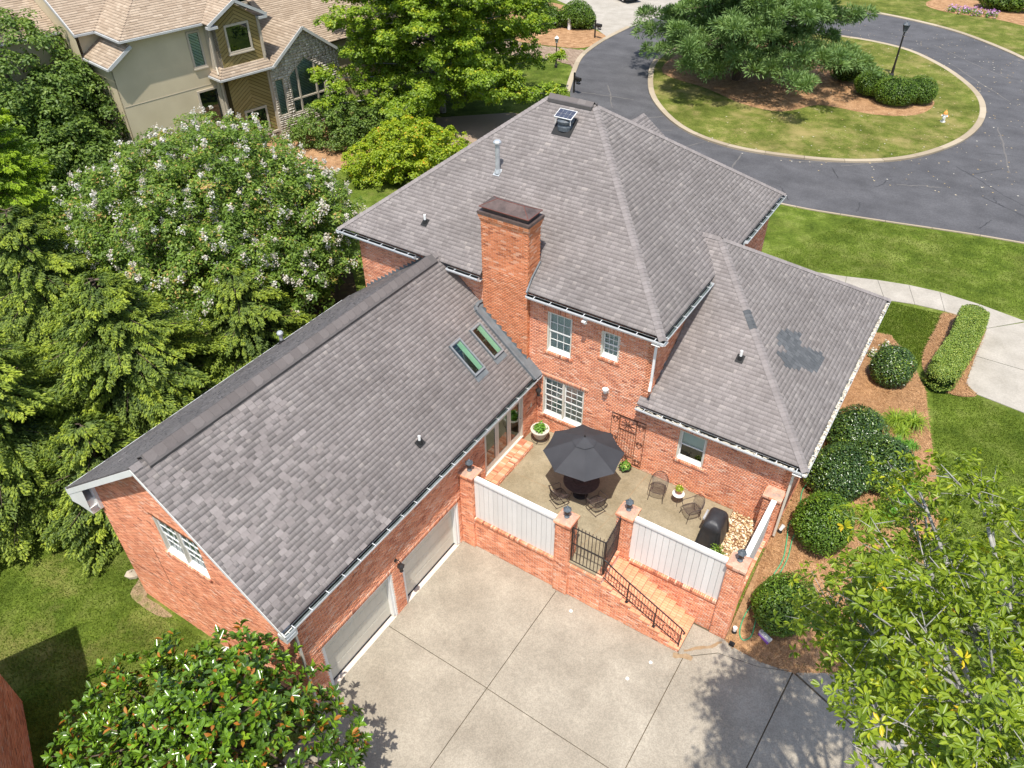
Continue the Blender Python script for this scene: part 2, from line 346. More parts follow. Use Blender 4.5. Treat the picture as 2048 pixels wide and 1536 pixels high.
def smooth_loop(pts, n=6, closed=True):
    """Catmull-Rom"""
    P = [np.array(p, float) for p in pts]; N = len(P); out = []
    rng_ = range(N) if closed else range(N - 1)
    for i in rng_:
        if closed: a, b, c, d = P[(i - 1) % N], P[i], P[(i + 1) % N], P[(i + 2) % N]
        else: a, b, c, d = P[max(i - 1, 0)], P[i], P[i + 1], P[min(i + 2, N - 1)]
        for k in range(n):
            t = k / n; out.append(tuple(.5 * ((2 * b) + (-a + c) * t + (2 * a - 5 * b + 4 * c - d) * t * t + (-a + 3 * b - 3 * c + d) * t ** 3)))
    if not closed: out.append(tuple(P[-1]))
    return out
D('soil_worn', [(0, (.20, .14, .075)), (.5, (.30, .215, .125)), (1, (.16, .16, .05))], sscale=3, fine=(12, .4), rough=1, speck=(22, .2))
D('soil_litter', [(0, (.05, .035, .018)), (.6, (.09, .06, .03)), (1, (.10, .10, .03))], sscale=3, fine=(14, .3), rough=1)

# ------------------------------------------------------------------ ground
def sm(a, b, x):
    t = np.clip((np.asarray(x, float) - a) / (b - a), 0, 1); return t * t * (3 - 2 * t)
def H(x, y):
    x = np.asarray(x, float); y = np.asarray(y, float)
    base = -.45 + (.45 - .05) * sm(-8.5, -.3, x)
    base = np.where(x > -.3, -.06, base)
    yy = y - .26 * np.maximum(x - 10, 0)
    t = np.where(x > -4.2, sm(-3.7, .8, yy), sm(-9.5, 3, y))
    return base + t * (1.4 - base)
def drape(name, outer, mat, dz=.004, step=.6, holes=(), parent=None, kind='structure', thick=0, bumpy=0, flat=None):
    xs = [p[0] for p in outer]; ys = [p[1] for p in outer]
    gx, gy = np.meshgrid(np.arange(min(xs) + step / 2, max(xs), step), np.arange(min(ys) + step / 2, max(ys), step)); gx = gx.ravel(); gy = gy.ravel()
    ok = inside(outer, gx, gy)
    for h in holes: ok &= ~inside(h, gx, gy)
    ex = [] if flat is not None else list(zip(gx[ok], gy[ok]))
    v, f = tri_poly(outer, holes, ex)
    hz = [(flat if flat is not None else float(H(x, y))) + dz + (bumpy * math.sin(x * 2.3 + y) * math.sin(y * 1.9 - x) if bumpy else 0) for x, y in v]
    mb = MB(); mb.add([(x, y, z) for (x, y), z in zip(v, hz)], f)
    if thick:
        for loop in [outer] + list(holes):
            n = len(loop); top = [(x, y, (flat if flat is not None else float(H(x, y))) + dz) for x, y in loop]; bot = [(x, y, z - thick) for x, y, z in top]
            mb.add(top + bot, [(i, (i + 1) % n, (i + 1) % n + n, i + n) for i in range(n)])
    o = mb.build(name, mat, parent, kind=kind)
    return o

# terrain: fine grid near, coarse far
def terrain():
    gx = np.concatenate([np.linspace(-420, -50, 12), np.arange(-48, 40, .8), np.linspace(42, 420, 12)])
    gy = np.concatenate([np.linspace(-300, -40, 8), np.arange(-38, 16, .5), np.arange(17, 100, 3), np.linspace(105, 700, 12)])
    X, Y = np.meshgrid(gx, gy); Z = H(X, Y); n = len(gx); m = len(gy)
    idx = np.arange(n * m).reshape(m, n); F = np.stack([idx[:-1, :-1], idx[:-1, 1:], idx[1:, 1:], idx[1:, :-1]], -1).reshape(-1, 4)
    o = np_mesh("lawn", np.stack([X.ravel(), Y.ravel(), Z.ravel()], -1), F, np.zeros(len(F)), 'lawn', kind='structure', smooth=True)
    d = o.data.attributes.new("dry", 'FLOAT', 'POINT'); xr = X.ravel(); yr = Y.ravel()
    dry = .15 + .85 * np.exp(-(((xr + 11) / 6) ** 2 + ((yr + 14) / 4) ** 2)) * .55 + .6 * np.exp(-(((xr + 16) / 5) ** 2 + ((yr - 9) / 5) ** 2)) + .9 * np.exp(-(((xr - 15.5) / 3) ** 2 + ((yr - 3) / 3) ** 2))
    dry += .5 * (yr > 58)
    d.data.foreach_set("value", np.clip(dry, 0, 1).astype(np.float32))
terrain()

ISL = [(-13.8, 40.6), (-15.3, 45.0), (-15.2, 50.0), (-13.2, 55.2), (-9.5, 58.6), (-4, 60.2), (1.2, 59.4), (4.7, 56.4), (7.2, 52.9), (8.8, 49.5), (9.5, 45.8), (9.35, 42.0), (8.4, 38.5), (6.5, 35.1), (3.8, 32.8), (0.2, 31.4), (-3.7, 30.9), (-7.6, 32.3), (-11.4, 36.2)]
ISL = smooth_loop(ISL, 4)
ROAD = [(-17.9, 34.2), (-19.6, 38.1), (-21.2, 42.2), (-21.8, 45.6), (-22.0, 49), (-21.9, 53), (-21.2, 58), (-18.5, 64), (-14, 68.2), (-9, 70.2), (-5, 70.6), (-1.3, 70.1), (3.6, 68.2), (7.3, 65.4), (10.9, 61.6), (15, 56), (22, 51), (60, 47), (60, 33), (30, 29.3), (14.3, 26.8), (11, 26.2), (6.6, 25.2), (2, 24.4), (-4, 24.8), (-10, 26.8), (-15, 30.4)]
ROADs = smooth_loop(ROAD, 3)
road = drape('road', ROADs, 'asphalt', .03, holes=[ISL], flat=1.4)
# painted-over cracks and old patches in the asphalt, sealed with tar
def strip(mb, pts, w, z):
    P = [np.array(p[:2], float) for p in pts]; L = []; R = []
    for i, p in enumerate(P):
        d = P[min(i + 1, len(P) - 1)] - P[max(i - 1, 0)]; d /= np.linalg.norm(d) + 1e-9; nrm = np.array([-d[1], d[0]]); ww = w * (.5 + random.random()) / 2
        L.append(p + nrm * ww); R.append(p - nrm * ww)
    n = len(P); zz = z if callable(z) else (lambda x, y: z)
    v = [(q[0], q[1], zz(q[0], q[1])) for q in L] + [(q[0], q[1], zz(q[0], q[1])) for q in R]
    mb.add(v, [(i, i + n, i + n + 1, i + 1) for i in range(n - 1)])
def wob(a, b, n, amp):
    a = np.array(a, float); b = np.array(b, float); d = b - a; nr = np.array([-d[1], d[0]]) / (np.linalg.norm(d) + 1e-9)
    o = 0; out = []
    for i in range(n + 1):
        o = o * .8 + random.gauss(0, amp); out.append(tuple(a + d * i / n + nr * o))
    return out
D('tar', [(1, (.045, .044, .045))], rough=.6)
D('asphalt_worn', [(0, (.125, .118, .112)), (1, (.16, .15, .14))], sscale=2, fine=(40, .2), rough=.95)
mb = MB()
for a, b in (((9.6, 35.4), (14.5, 31.0)), ((10.6, 34.6), (12.2, 36.5)), ((11.6, 31.6), (15.8, 29.0)), ((12.8, 30.9), (12.2, 31.8)), ((6.0, 29.6), (6.6, 31.2)), ((3.0, 30.9), (3.9, 29.6)), ((5.9, 25.6), (5.7, 27.0)), ((12.0, 27.2), (12.6, 28.6)), ((2.2, 25.0), (1.2, 26.6)), ((10.8, 38.6), (14.8, 39.4)), ((14, 36), (19, 34)), ((13.2, 45), (17, 41))):
    strip(mb, wob(a, b, 14, .04), .05, 1.4345)
mb.build('road_crack', 'tar', road, kind='stuff')
mb = MB()
for a, b in (((-8.0, 31.2), (-12.2, 29.2)), ((-9.6, 33.6), (-12.6, 30.4)), ((-13.0, 35.4), (-18.0, 34.6)), ((-2.6, 30.0), (-2.2, 25.2)), ((-5.4, 30.6), (-7.4, 26.6)), ((3.2, 32.0), (0.8, 30.8)), ((5.4, 33.4), (3.4, 31.6)), ((-16.2, 37.2), (-13.6, 33.0)), ((11.0, 44), (12.6, 36)), ((7, 30.6), (9.4, 31.6)), ((10.4, 55.5), (3.6, 62.2)), ((11, 50), (5.2, 58))):
    strip(mb, wob(a, b, 16, .04), .09, 1.4355)
mb.build('worn_mark', 'asphalt_worn', road, kind='stuff')
# fallen leaves on the road and the island
N = 900
x = RNG.uniform(-6, 20, N); y = RNG.uniform(30, 66, N); ok = inside(ROADs, x, y) | inside(ISL, x, y); x = x[ok]; y = y[ok]; n = len(x)
z = np.where(inside(ISL, x, y), 1.56, 1.437); a = RNG.uniform(0, 6.28, n); s = RNG.uniform(.03, .075, n)
Vt = np.stack([np.stack([x + s * np.cos(a + k * PI / 2), y + s * np.sin(a + k * PI / 2) * .7, z + .01 * (k % 2)], -1) for k in range(4)], 1).reshape(-1, 3)
D('dry_leaf', [(0, (.40, .26, .08)), (.6, (.55, .45, .28)), (1, (.70, .66, .55))], src='tone', rough=.8)
o = np_mesh('fallen_leaves', Vt, np.arange(4 * n).reshape(-1, 4), RNG.random(n), 'dry_leaf', kind='stuff'); tag(o, 'small dry leaves scattered over the island grass and the road', 'fallen leaves')

# kerbs: separate cast segments
def kerb(name, pts, w, ht, seg=2.4, closed=False, z0=1.40, side=1):
    e = thing(name, '', 'kerb', (0, 0, 0)); del e["label"]; del e["category"]; e["kind"] = 'structure'
    P = [np.array(p, float) for p in pts]
    if closed: P.append(P[0])
    # resample
    d = [0]
    for a, b in zip(P, P[1:]): d.append(d[-1] + np.linalg.norm(b - a))
    L = d[-1]; nseg = max(1, int(L / seg)); 
    def at(t):
        i = int(np.clip(np.searchsorted(d, t) - 1, 0, len(P) - 2)); u = (t - d[i]) / (d[i + 1] - d[i] + 1e-9); return P[i] + (P[i + 1] - P[i]) * u
    for k in range(nseg):
        mb = MB(); a0 = L * k / nseg + .012; a1 = L * (k + 1) / nseg - .012; inn = []; out = []
        for j in range(5):
            t = a0 + (a1 - a0) * j / 4; p = at(t); q = at(min(t + .3, L)) - at(max(t - .3, 0)); q /= np.linalg.norm(q) + 1e-9; nr = np.array([-q[1], q[0]]) * side
            inn.append(p); out.append(p + nr * w)
        v = []
        for p_, q_ in zip(inn, out):
            mm = p_ + (q_ - p_) * .12
            v += [(*p_, z0 - .05), (*p_, z0 + ht - .02), (*mm, z0 + ht), (*q_, z0 + ht), (*q_, z0 - .05)]
        f = []
        for j in range(4):
            for c in range(4): f.append((j * 5 + c, j * 5 + c + 1, (j + 1) * 5 + c + 1, (j + 1) * 5 + c))
        f += [(0, 4, 3, 2, 1), (20, 21, 22, 23, 24)]
        mb.add(v, f); mb.build('kerb_segment', 'kerb', e)
    return e
kerb('island_kerb', ISL, .42, .15, closed=True, side=1)
def sub(a, b): 
    return smooth_loop(ROAD[a:b], 4, closed=False)
kerb('road_kerb', sub(0, 6), .40, .10, side=1)
kerb('road_kerb', sub(9, 17), .42, .12, side=1)
kerb('road_kerb', smooth_loop(ROAD[18:], 3, closed=False), .14, .05, side=1)
def drymat():
    m = MAT['lawn'].copy(); m.name = 'dry_lawn'; MAT['dry_lawn'] = m
    for n in m.node_tree.nodes:
        if n.type == 'VALTORGB' and len(n.color_ramp.elements) == 3:
            for e, c in zip(n.color_ramp.elements, ((.080, .105, .018), (.135, .155, .032), (.24, .215, .075))): e.color = (*c, 1)
drymat()
isl = drape('island_lawn', [tuple(np.array([-3, 45.6]) + (np.array(p) - [-3, 45.6]) * 1.0) for p in ISL], 'dry_lawn', .135, step=1.2, flat=1.4)
d = isl.data.attributes.new("dry", 'FLOAT', 'POINT'); d.data.foreach_set("value", np.full(len(isl.data.vertices), .75, np.float32))
IM = smooth_loop([(-13.6, 42.0), (-14.6, 47), (-13.2, 53), (-6.0, 57.0), (-0.5, 52.5), (1.2, 48.0), (5.6, 47.4), (6.4, 45.6), (5.6, 43.0), (3.2, 41.6), (0.6, 41.6), (-1.0, 41.2), (-2.7, 38.6), (-5.6, 38.6), (-9.2, 40.4)], 4)
drape('island_mulch', IM, 'mulch', .139, flat=1.4)

drape('lawn_verge', [(-5, 71.0), (-1.3, 70.55), (3.7, 68.7), (7.6, 65.9), (11.3, 62.1), (15.5, 56.6), (22.3, 51.7), (60, 48), (80, 80), (40, 130), (-30, 130), (-12, 72)], 'dry_lawn', .006, step=4, flat=1.4)
# front walk and drive
e = thing('front_walk', '', ''); del e["label"]; del e["category"]; e["kind"] = 'structure'
U = [(2.0, 16.6), (4.2, 17.3), (5.8, 17.75), (7.2, 18.15), (8.6, 18.65), (10.0, 19.0), (11.4, 19.15), (13.2, 19.0), (15.2, 18.6)]
Lw = [(2.2, 15.0), (4.5, 15.7), (6.1, 16.15), (7.5, 16.5), (9.3, 17.0), (10.6, 17.35), (11.9, 17.5), (13.1, 17.4), (13.75, 17.0)]
for i in range(8):
    a0, a1, b0, b1 = [np.array(q) for q in (U[i], U[i + 1], Lw[i], Lw[i + 1])]
    g = .006; poly = [tuple(b0 + (b1 - b0) * g), tuple(b1 - (b1 - b0) * g), tuple(a1 - (a1 - a0) * g), tuple(a0 + (a1 - a0) * g)]
    drape('slab', poly, 'walk', .03, flat=1.4, parent=e, kind=None, thick=.06)
e = thing('front_drive', '', ''); del e["label"]; del e["category"]; e["kind"] = 'structure'
for poly in ([(13.78, 17.0), (15.25, 18.55), (20, 17.4), (20.3, 14.6), (13.65, 14.5)], [(13.65, 14.46), (20.3, 14.56), (20.3, 10.8), (16.0, 11.45), (14.1, 11.7), (13.6, 12.2)], [(20.35, 17.3), (40, 15), (40, 8), (20.35, 10.7)]):
    drape('slab', poly, 'walk', .03, flat=1.4, parent=e, kind=None, thick=.06)

# mulch beds
WALLX = 9.36
BED = [(9.37, 10.6), (9.37, 6), (9.37, 0.0), (9.37, -3.72), (9.7, -3.84), (10.6, -3.86), (11.6, -3.66), (12.6, -3.0), (13.4, -1.6), (13.9, .6), (14.0, 3.6), (13.5, 6.0), (13.1, 7.5), (12.7, 9.0), (12.3, 10.7), (11.6, 12.1), (10.9, 13.2), (10.2, 14.0), (9.6, 13.9), (9.2, 13.2), (9.0, 11.5)]
drape('mulch_bed', BED, 'mulch', .06, step=.4, bumpy=.008)
BED2 = smooth_loop([(11.9, 17.3), (11.85, 16.4), (11.72, 14.4), (11.75, 12.9), (12.05, 12.0), (12.6, 11.3), (13.4, 11.15), (14.1, 11.6), (13.62, 12.2), (13.64, 14.5), (13.7, 17.0), (13.0, 17.35)], 3)
drape('mulch_bed', BED2, 'mulch', .02, flat=1.4)
drape('mulch_bed', smooth_loop([(-30.2, 12.5), (-26.6, 11.0), (-24.4, 12.2), (-23.2, 14.6), (-22.8, 18.5), (-24.2, 22), (-27, 24), (-30.2, 22)], 4), 'mulch', .015)
TM = smooth_loop([(-22.2, 48.6), (-22.6, 44.9), (-25.4, 43.9), (-28.5, 43.5), (-34, 44), (-37, 52), (-34, 57), (-29, 55.5), (-26.2, 51.2), (-24.2, 50.4)], 4)
drape('mulch_bed', TM, 'mulch', .02, flat=1.4)
drape('mulch_bed', smooth_loop([(0.4, 76.5), (3.2, 74.8), (6.5, 74.8), (9.5, 73.6), (13, 71), (14, 76), (8, 82), (1, 80)], 4), 'mulch', .015, flat=1.4)
drape('worn_bed', smooth_loop([(-8.7, -9.3), (-8.2, -9.4), (-8.15, -12.3), (-7.3, -12.55), (-6.5, -12.6), (-6.9, -12.85), (-7.8, -12.9), (-8.5, -12.8), (-8.8, -12.2), (-9.3, -11.8), (-9.2, -11.0), (-8.9, -10.3)], 3), 'soil_worn', .02, step=.3)
drape('leaf_litter', smooth_loop([(-10.5, -1), (-13, -6), (-12, -11), (-17, -12.4), (-26, -8), (-30, 0), (-24, 6), (-14, 5)], 3), 'soil_litter', .015, step=1.0)
# paver drive of the house across the lane, and its concrete drive beyond
drape('concrete_drive', [(-22.2, 48.9), (-24.2, 50.7), (-26.0, 51.5), (-29, 56), (-36, 60), (-40, 75), (-24, 82), (-20, 70), (-21.3, 57)], 'walk', .012, flat=1.4)
e = thing('paver_drive', '', ''); del e["label"]; del e["category"]; e["kind"] = 'structure'
PD = [(-22.05, 44.4), (-25.2, 43.6), (-28.6, 43.2), (-40, 43.6), (-40, 36), (-30, 39.2), (-25.2, 39.9), (-22.9, 40.5), (-21.2, 40.1), (-20.5, 39.3), (-21.4, 42)]
drape('paver_bed', PD, 'joint', .010, flat=1.4, parent=e, kind=None)
mb = MB(); xs = np.arange(-40, -20, .42)
for i, yy in enumerate(np.arange(36, 45, .22)):
    for xx in xs:
        px = xx + (i % 2) * .21
        if inside(PD, [px + .2], [yy + .1])[0]: mb.add([(px, yy, 1.437), (px + .40, yy, 1.437), (px + .40, yy + .205, 1.437), (px, yy + .205, 1.437)], [(0, 1, 2, 3)])
mb.build('paver', 'paver', e, kind='stuff')
PD2 = [(-16.2, 28.6), (-19.4, 28.2), (-23.5, 24.4), (-20, 20.2), (-15, 24)]
drape('brick_path', PD2, 'paver', .012, flat=1.4)

# rear driveway: cast slabs with open joints, the dark bed shows in the joints
dr = thing('driveway', '', ''); del dr["label"]; del dr["category"]; dr["kind"] = 'structure'
drape('joint_bed', [(0, -4.9), (5.4, -4.9), (8.28, -4.9), (8.28, -3.6), (9.35, -3.6), (14, -2.4), (30, -1), (30, -30), (.25, -30), (.25, -12.6), (0, -12.45)], 'joint', 0, flat=-.035, parent=dr, kind=None)
SL = [[(0.005, -4.915), (3.9, -4.915), (3.9, -9.17), (0.005, -9.13)],
      [(3.925, -4.915), (8.27, -4.935), (8.49, -5.0), (8.49, -9.3), (3.925, -9.18)],
      [(8.515, -5.0), (9.36, -4.3), (10.6, -4.05), (11.52, -3.66), (11.2, -9.36), (8.515, -9.3)],
      [(8.3, -4.97), (8.3, -3.72), (9.36, -3.72), (9.7, -3.83), (10.6, -3.86), (11.5, -3.63), (10.62, -4.03), (9.34, -4.28), (8.49, -4.98)],
      [(11.56, -3.68), (15.0, -4.95), (19.2, -6.7), (19.2, -9.6), (11.23, -9.36)],
      [(11.62, -3.62), (12.6, -2.98), (14.2, -2.6), (19, -1.4), (24, -1), (24, -8.6), (15.02, -4.9)],
      [(0.005, -9.155), (3.9, -9.195), (3.9, -15.2), (.28, -15.2), (.28, -12.6), (.005, -12.45)],
      [(3.925, -9.205), (8.49, -9.325), (8.49, -15.2), (3.925, -15.2)],
      [(8.515, -9.325), (11.2, -9.385), (11.0, -15.2), (8.515, -15.2)], [(11.23, -9.385), (19.2, -9.63), (19.2, -15.2), (11.03, -15.2)],
      [(.28, -15.225), (5.6, -15.225), (5.6, -22), (.28, -22)], [(5.625, -15.225), (11, -15.225), (11, -22), (5.625, -22)], [(11.03, -15.225), (19.2, -15.225), (19.2, -22), (11.03, -22)]]
for s_ in SL: drape('slab', s_, 'concrete', 0, flat=0.0, parent=dr, kind=None, thick=.05)
D('stain', [(0, (.26, .17, .09)), (1, (.36, .26, .16))], sscale=6, fine=(45, .3), rough=1)
mb = MB(); strip(mb, wob((8.42, -4.78), (9.3, -3.82), 10, .02), .09, .0045); strip(mb, wob((8.2, -5.12), (8.75, -4.9), 6, .03), .16, .0045)
mb.build('rust_stain', 'stain', dr)
mb = MB()
for cx, cy in ((4.72, -5.45), (7.72, -5.72), (7.35, -6.6)):
    mb.lathe([(.055, .002), (.05, .012), (0.001, .013)], (cx, cy, 0), 12)
mb.build('drain_cap', 'white_pipe', dr)

# ------------------------------------------------------------------ brickwork and shingles
PITCH = .0667; BL = .189; BM = .0135; BH = PITCH - BM
def scan(poly, holes, t):
    xs = []
    for loop in [poly] + list(holes):
        n = len(loop)
        for i in range(n):
            a = loop[i]; b = loop[(i + 1) % n]
            if (a[1] > t) != (b[1] > t): xs.append(a[0] + (b[0] - a[0]) * (t - a[1]) / (b[1] - a[1]))
    xs.sort(); return list(zip(xs[::2], xs[1::2]))
def brick_layout(poly, holes=(), L=BL, h=BH, m=BM, t0=None, run=True):
    lo = min(p[1] for p in poly) if t0 is None else t0; hi = max(p[1] for p in poly); out = []; j = 0; t = lo
    while t + h * .6 < hi:
        for a, b in scan(poly, holes, t + h / 2):
            s = math.floor(a / (L + m)) * (L + m) + ((j % 2) * (L + m) / 2 if run else 0) - (L + m)
            while s < b:
                s0 = max(s, a); s1 = min(s + L, b)
                if s1 - s0 > .035: out.append((s0, s1, t, min(t + h, hi)))
                s += L + m
        t += h + m; j += 1
    return np.array(out) if out else np.zeros((0, 4))
def bricks(name, A, o, u, v, n, mat, parent, proud=.007, kind='stuff'):
    o, u, v, n = [np.array(q, float) for q in (o, u, v, n)]
    if len(A) == 0: return
    N = len(A); pr = proud + RNG.uniform(-.0025, .004, N)
    s = np.stack([A[:, 0], A[:, 1], A[:, 1], A[:, 0]], 1); t = np.stack([A[:, 2], A[:, 2], A[:, 3], A[:, 3]], 1)
    base = o + s[..., None] * u + t[..., None] * v
    front = base + pr[:, None, None] * n; back = base - .002 * n
    Vt = np.concatenate([front, back], 1).reshape(-1, 3); i = np.arange(N)[:, None] * 8
    F = np.concatenate([i + np.array(q) for q in ((0, 1, 2, 3), (1, 0, 4, 5), (2, 1, 5, 6), (3, 2, 6, 7), (0, 3, 7, 4))], 0)
    tone = np.tile(RNG.beta(2.2, 2.2, N), 5)
    return np_mesh(name, Vt, F, tone, mat, parent, kind=kind)
def panel(name, poly, holes, o, u, v, n, thick, mat, parent, back=True):
    o, u, v, n = [Vector(q) for q in (o, u, v, n)]; vv, ff = tri_poly(poly, holes); mb = MB()
    P = lambda s, t, d: o + u * s + v * t + n * d
    mb.add([P(s, t, 0) for s, t in vv], ff)
    if back: mb.add([P(s, t, -thick) for s, t in vv], [f[::-1] for f in ff])
    for loop in [poly] + list(holes):
        k = len(loop); mb.add([P(s, t, 0) for s, t in loop] + [P(s, t, -thick) for s, t in loop], [(i, (i + 1) % k, (i + 1) % k + k, i + k) for i in range(k)])
    return mb.build(name, mat, parent)
def rect(a, b, c, d): return [(a, c), (b, c), (b, d), (a, d)]
def brick_wall(name, poly, holes, o, u, v, n, parent, mat='brick', thick=.22, t0=None, soldier=True, label=None, panelmat='mortar'):
    w = panel(name, poly, holes, o, u, v, n, thick, panelmat, parent)
    if label: w['label'] = label
    extra = []; hs = list(holes)
    for h in holes:                                   # soldier course over each opening
        xs = [p[0] for p in h]; ys = [p[1] for p in h]; x0, x1, y1 = min(xs), max(xs), max(ys)
        if soldier and len(h) == 4:
            hs.append(rect(x0 - .14, x1 + .14, y1, y1 + .203)) if y1 + .21 < max(p[1] for p in poly) else None
            if y1 + .21 < max(p[1] for p in poly):
                k = x0 - .14
                while k < x1 + .13: extra.append((k, k + BH, y1 + .002, y1 + .198)); k += PITCH
    # scanline needs non-overlapping holes: merge by widening rows, soldier rect sits exactly on the opening
    A = brick_layout(poly, hs, t0=t0)
    if extra: A = np.concatenate([A, np.array(extra)])
    bricks('brick', A, o, u, v, n, mat, w)
    return w

X0, X1 = 0.0, 4.34
house = thing('brick_house', 'two storey red brick house with grey shingle hip roofs and long garage wing', 'house', (0, 0, 0))
ZU = (0, 0, 1)
# facade y=0: main part, lower part
W1 = rect(.36, 1.33, 5.57, 7.21); W2 = rect(2.44, 3.11, 6.16, 7.21); W3 = rect(.26, 1.97, 2.56, 4.33); W4 = rect(5.62, 6.59, 3.05, 4.35)
brick_wall('rear_wall', [(-8.09, 4.9), (-4.2, 4.9), (-.36, 4.9), (0, 4.3), (0, 1.6), (4.345, 1.6), (4.345, 7.72), (-8.09, 7.72)], [W1, W2, W3], (0, 0, 0), (1, 0, 0), ZU, (0, -1, 0), house, t0=1.62)
brick_wall('rear_wall', [(4.346, 1.2), (9.42, 1.2), (9.42, 4.78), (4.346, 4.78)], [W4], (0, 0, 0), (1, 0, 0), ZU, (0, -1, 0), house, t0=1.62 - 6 * PITCH)
brick_wall('side_wall', [(0, 4.6), (11.3, 4.6), (11.3, 7.72), (0, 7.72)], [], (4.345, 0, 0), (0, 1, 0), ZU, (1, 0, 0), house)
brick_wall('side_wall', [(0, .8), (10.6, 1.2), (10.6, 4.78), (0, 4.78)], [], (9.42, 0, 0), (0, 1, 0), ZU, (1, 0, 0), house)
panel('front_wall', [(-8.09, 1), (4.34, 1), (4.34, 7.72), (-8.09, 7.72)], [], (0, 11.3, 0), (1, 0, 0), ZU, (0, 1, 0), .2, 'brick', house)
panel('front_wall', [(4.34, 1), (9.42, 1), (9.42, 4.78), (4.34, 4.78)], [], (0, 10.6, 0), (1, 0, 0), ZU, (0, 1, 0), .2, 'brick', house)
panel('west_wall', [(0, 1), (11.3, 1), (11.3, 7.72), (0, 7.72)], [], (-8.09, 0, 0), (0, 1, 0), ZU, (-1, 0, 0), .2, 'brick', house)
# wing: east wall x=0
GE = 4.30; D1 = rect(-11.72, -8.64, -.05, 2.2); D2 = rect(-8.16, -5.14, -.05, 2.2); D3 = rect(-3.46, -.97, 1.95, 3.95)
brick_wall('garage_wall', [(-12.457, -.3), (-4.7, -.3), (-4.7, 1.0), (-.001, 1.0), (-.001, GE), (-12.457, GE)], [D1, D2, D3], (0, 0, 0), (0, 1, 0), ZU, (1, 0, 0), house, t0=-.3)
panel('wing_west_wall', [(-12.457, -.8), (0, -.8), (0, GE), (-12.457, GE)], [], (-8.103, 0, 0), (0, 1, 0), ZU, (-1, 0, 0), .2, 'brick', house)
RX, RZ = -4.22, 8.09; EX0, EX1, EZ = -9.27, .25, 4.42
sE = (RZ - EZ) / (EX1 - RX); sW = (RZ - EZ) / (RX - EX0)
GW = rect(-5.02, -3.12, 3.98, 5.5)
gable = [(-8.103, -.9), (0, -.4), (0, EZ + sE * .25 - .12), (RX, RZ - .12), (-8.103, EZ + sW * 1.167 - .12)]
brick_wall('gable_wall', gable, [GW], (0, -12.457, 0), (1, 0, 0), ZU, (0, -1, 0), house)
mb = MB()
mb.tube([(-5.89, -12.467, 3.47), (-5.84, -12.467, 2.5), (-5.81, -12.467, 1.66)], .006, 4); mb.tube([(-8.0, -12.467, 1.41), (-6.5, -12.467, 1.6), (-4.96, -12.467, 1.86)], .005, 4)
mb.build('wall_cable', 'rubber', house)

# chimney
ch = MB().box(-2.20, -.37, -.15, .62, 4.3, 10.1).build('chimney', 'mortar', house, label='tall orange brick chimney with corbelled top and copper cap')
cx0, cx1, cy0, cy1 = -2.205, -.365, -.155, .625
front = brick_layout([(cx0, 4.6), (cx1, 4.6), (cx1, 10.02), (cx0, 10.02)])
eastf = brick_layout([(cy0, 4.3), (cy1, 4.3), (cy1, 10.02), (cy0, 10.02)])
westf = brick_layout([(cy0, 6.0), (cy1, 6.0), (cy1, 10.02), (cy0, 10.02)]); northf = brick_layout([(-cx1, 8.4), (-cx0, 8.4), (-cx0, 10.02), (-cx1, 10.02)])
proto = {}
def single_bricks(A, o, u, v, n, parent, count):
    """full bricks as objects of their own, sharing a mesh; returns the rest"""
    full = [r for r in A if r[1] - r[0] > BL - .01]; full.sort(key=lambda r: -r[2]); pick = full[:count]; ids = {tuple(r) for r in pick}
    u, v, n, o = [Vector(q) for q in (u, v, n, o)]
    if 'b' not in proto:
        p = MB().box(-BL / 2, BL / 2, -BH / 2, BH / 2, -.02, .008); me = bpy.data.meshes.new('brick'); me.from_pydata(p.v, [], p.f); me.materials.append(MAT['brick_orange_each']); proto['b'] = me
    R = Matrix((u, v, n)).transposed().to_4x4()
    for r in pick:
        ob = bpy.data.objects.new('brick', proto['b']); M_ = R.copy(); M_.translation = o + u * ((r[0] + r[1]) / 2) + v * ((r[2] + r[3]) / 2) + n * random.uniform(-.002, .002); link(ob, parent); ob.matrix_world = M_
    return np.array([r for r in A if tuple(r) not in ids])
front = single_bricks(front, (0, cy0, 0), (1, 0, 0), ZU, (0, -1, 0), ch, 210)
eastf = single_bricks(eastf, (cx1, 0, 0), (0, 1, 0), ZU, (1, 0, 0), ch, 86)
bricks('brick', front, (0, cy0, 0), (1, 0, 0), ZU, (0, -1, 0), 'brick_orange', ch); bricks('brick', eastf, (cx1, 0, 0), (0, 1, 0), ZU, (1, 0, 0), 'brick_orange', ch)
bricks('brick', westf, (cx0, 0, 0), (0, 1, 0), ZU, (-1, 0, 0), 'brick_orange', ch); bricks('brick', northf, (0, cy1, 0), (-1, 0, 0), ZU, (0, 1, 0), 'brick_orange', ch)
def ring_course(mb, x0, x1, y0, y1, z, L=BL, h=BH, d=.09):
    for a, b, fx in ((x0, x1, lambda s, e: (s, e, y0, y0 + d)), (x0, x1, lambda s, e: (s, e, y1 - d, y1)), (y0 + d, y1 - d, lambda s, e: (x0, x0 + d, s, e)), (y0 + d, y1 - d, lambda s, e: (x1 - d, x1, s, e))):
        k = max(1, round((b - a) / (L + BM))); st = (b - a) / k
        for i in range(k):
            r = fx(a + i * st + BM / 2, a + (i + 1) * st - BM / 2); mb.box(*r, z, z + h)
co = MB(); mo = MB()
for i, off in enumerate((.018, .040, .062, .075, .075)):
    z = 10.02 - .0 + (i - 1) * PITCH
    ring_course(co, cx0 - off, cx1 + off, cy0 - off, cy1 + off, z); mo.box(cx0 - off + .008, cx1 + off - .008, cy0 - off + .008, cy1 + off - .008, z - .006, z + PITCH - .004)
mo.build('corbel_mortar', 'mortar', ch); co.build('corbel', 'brick_orange', ch)
ZC = 10.02 + 4 * PITCH
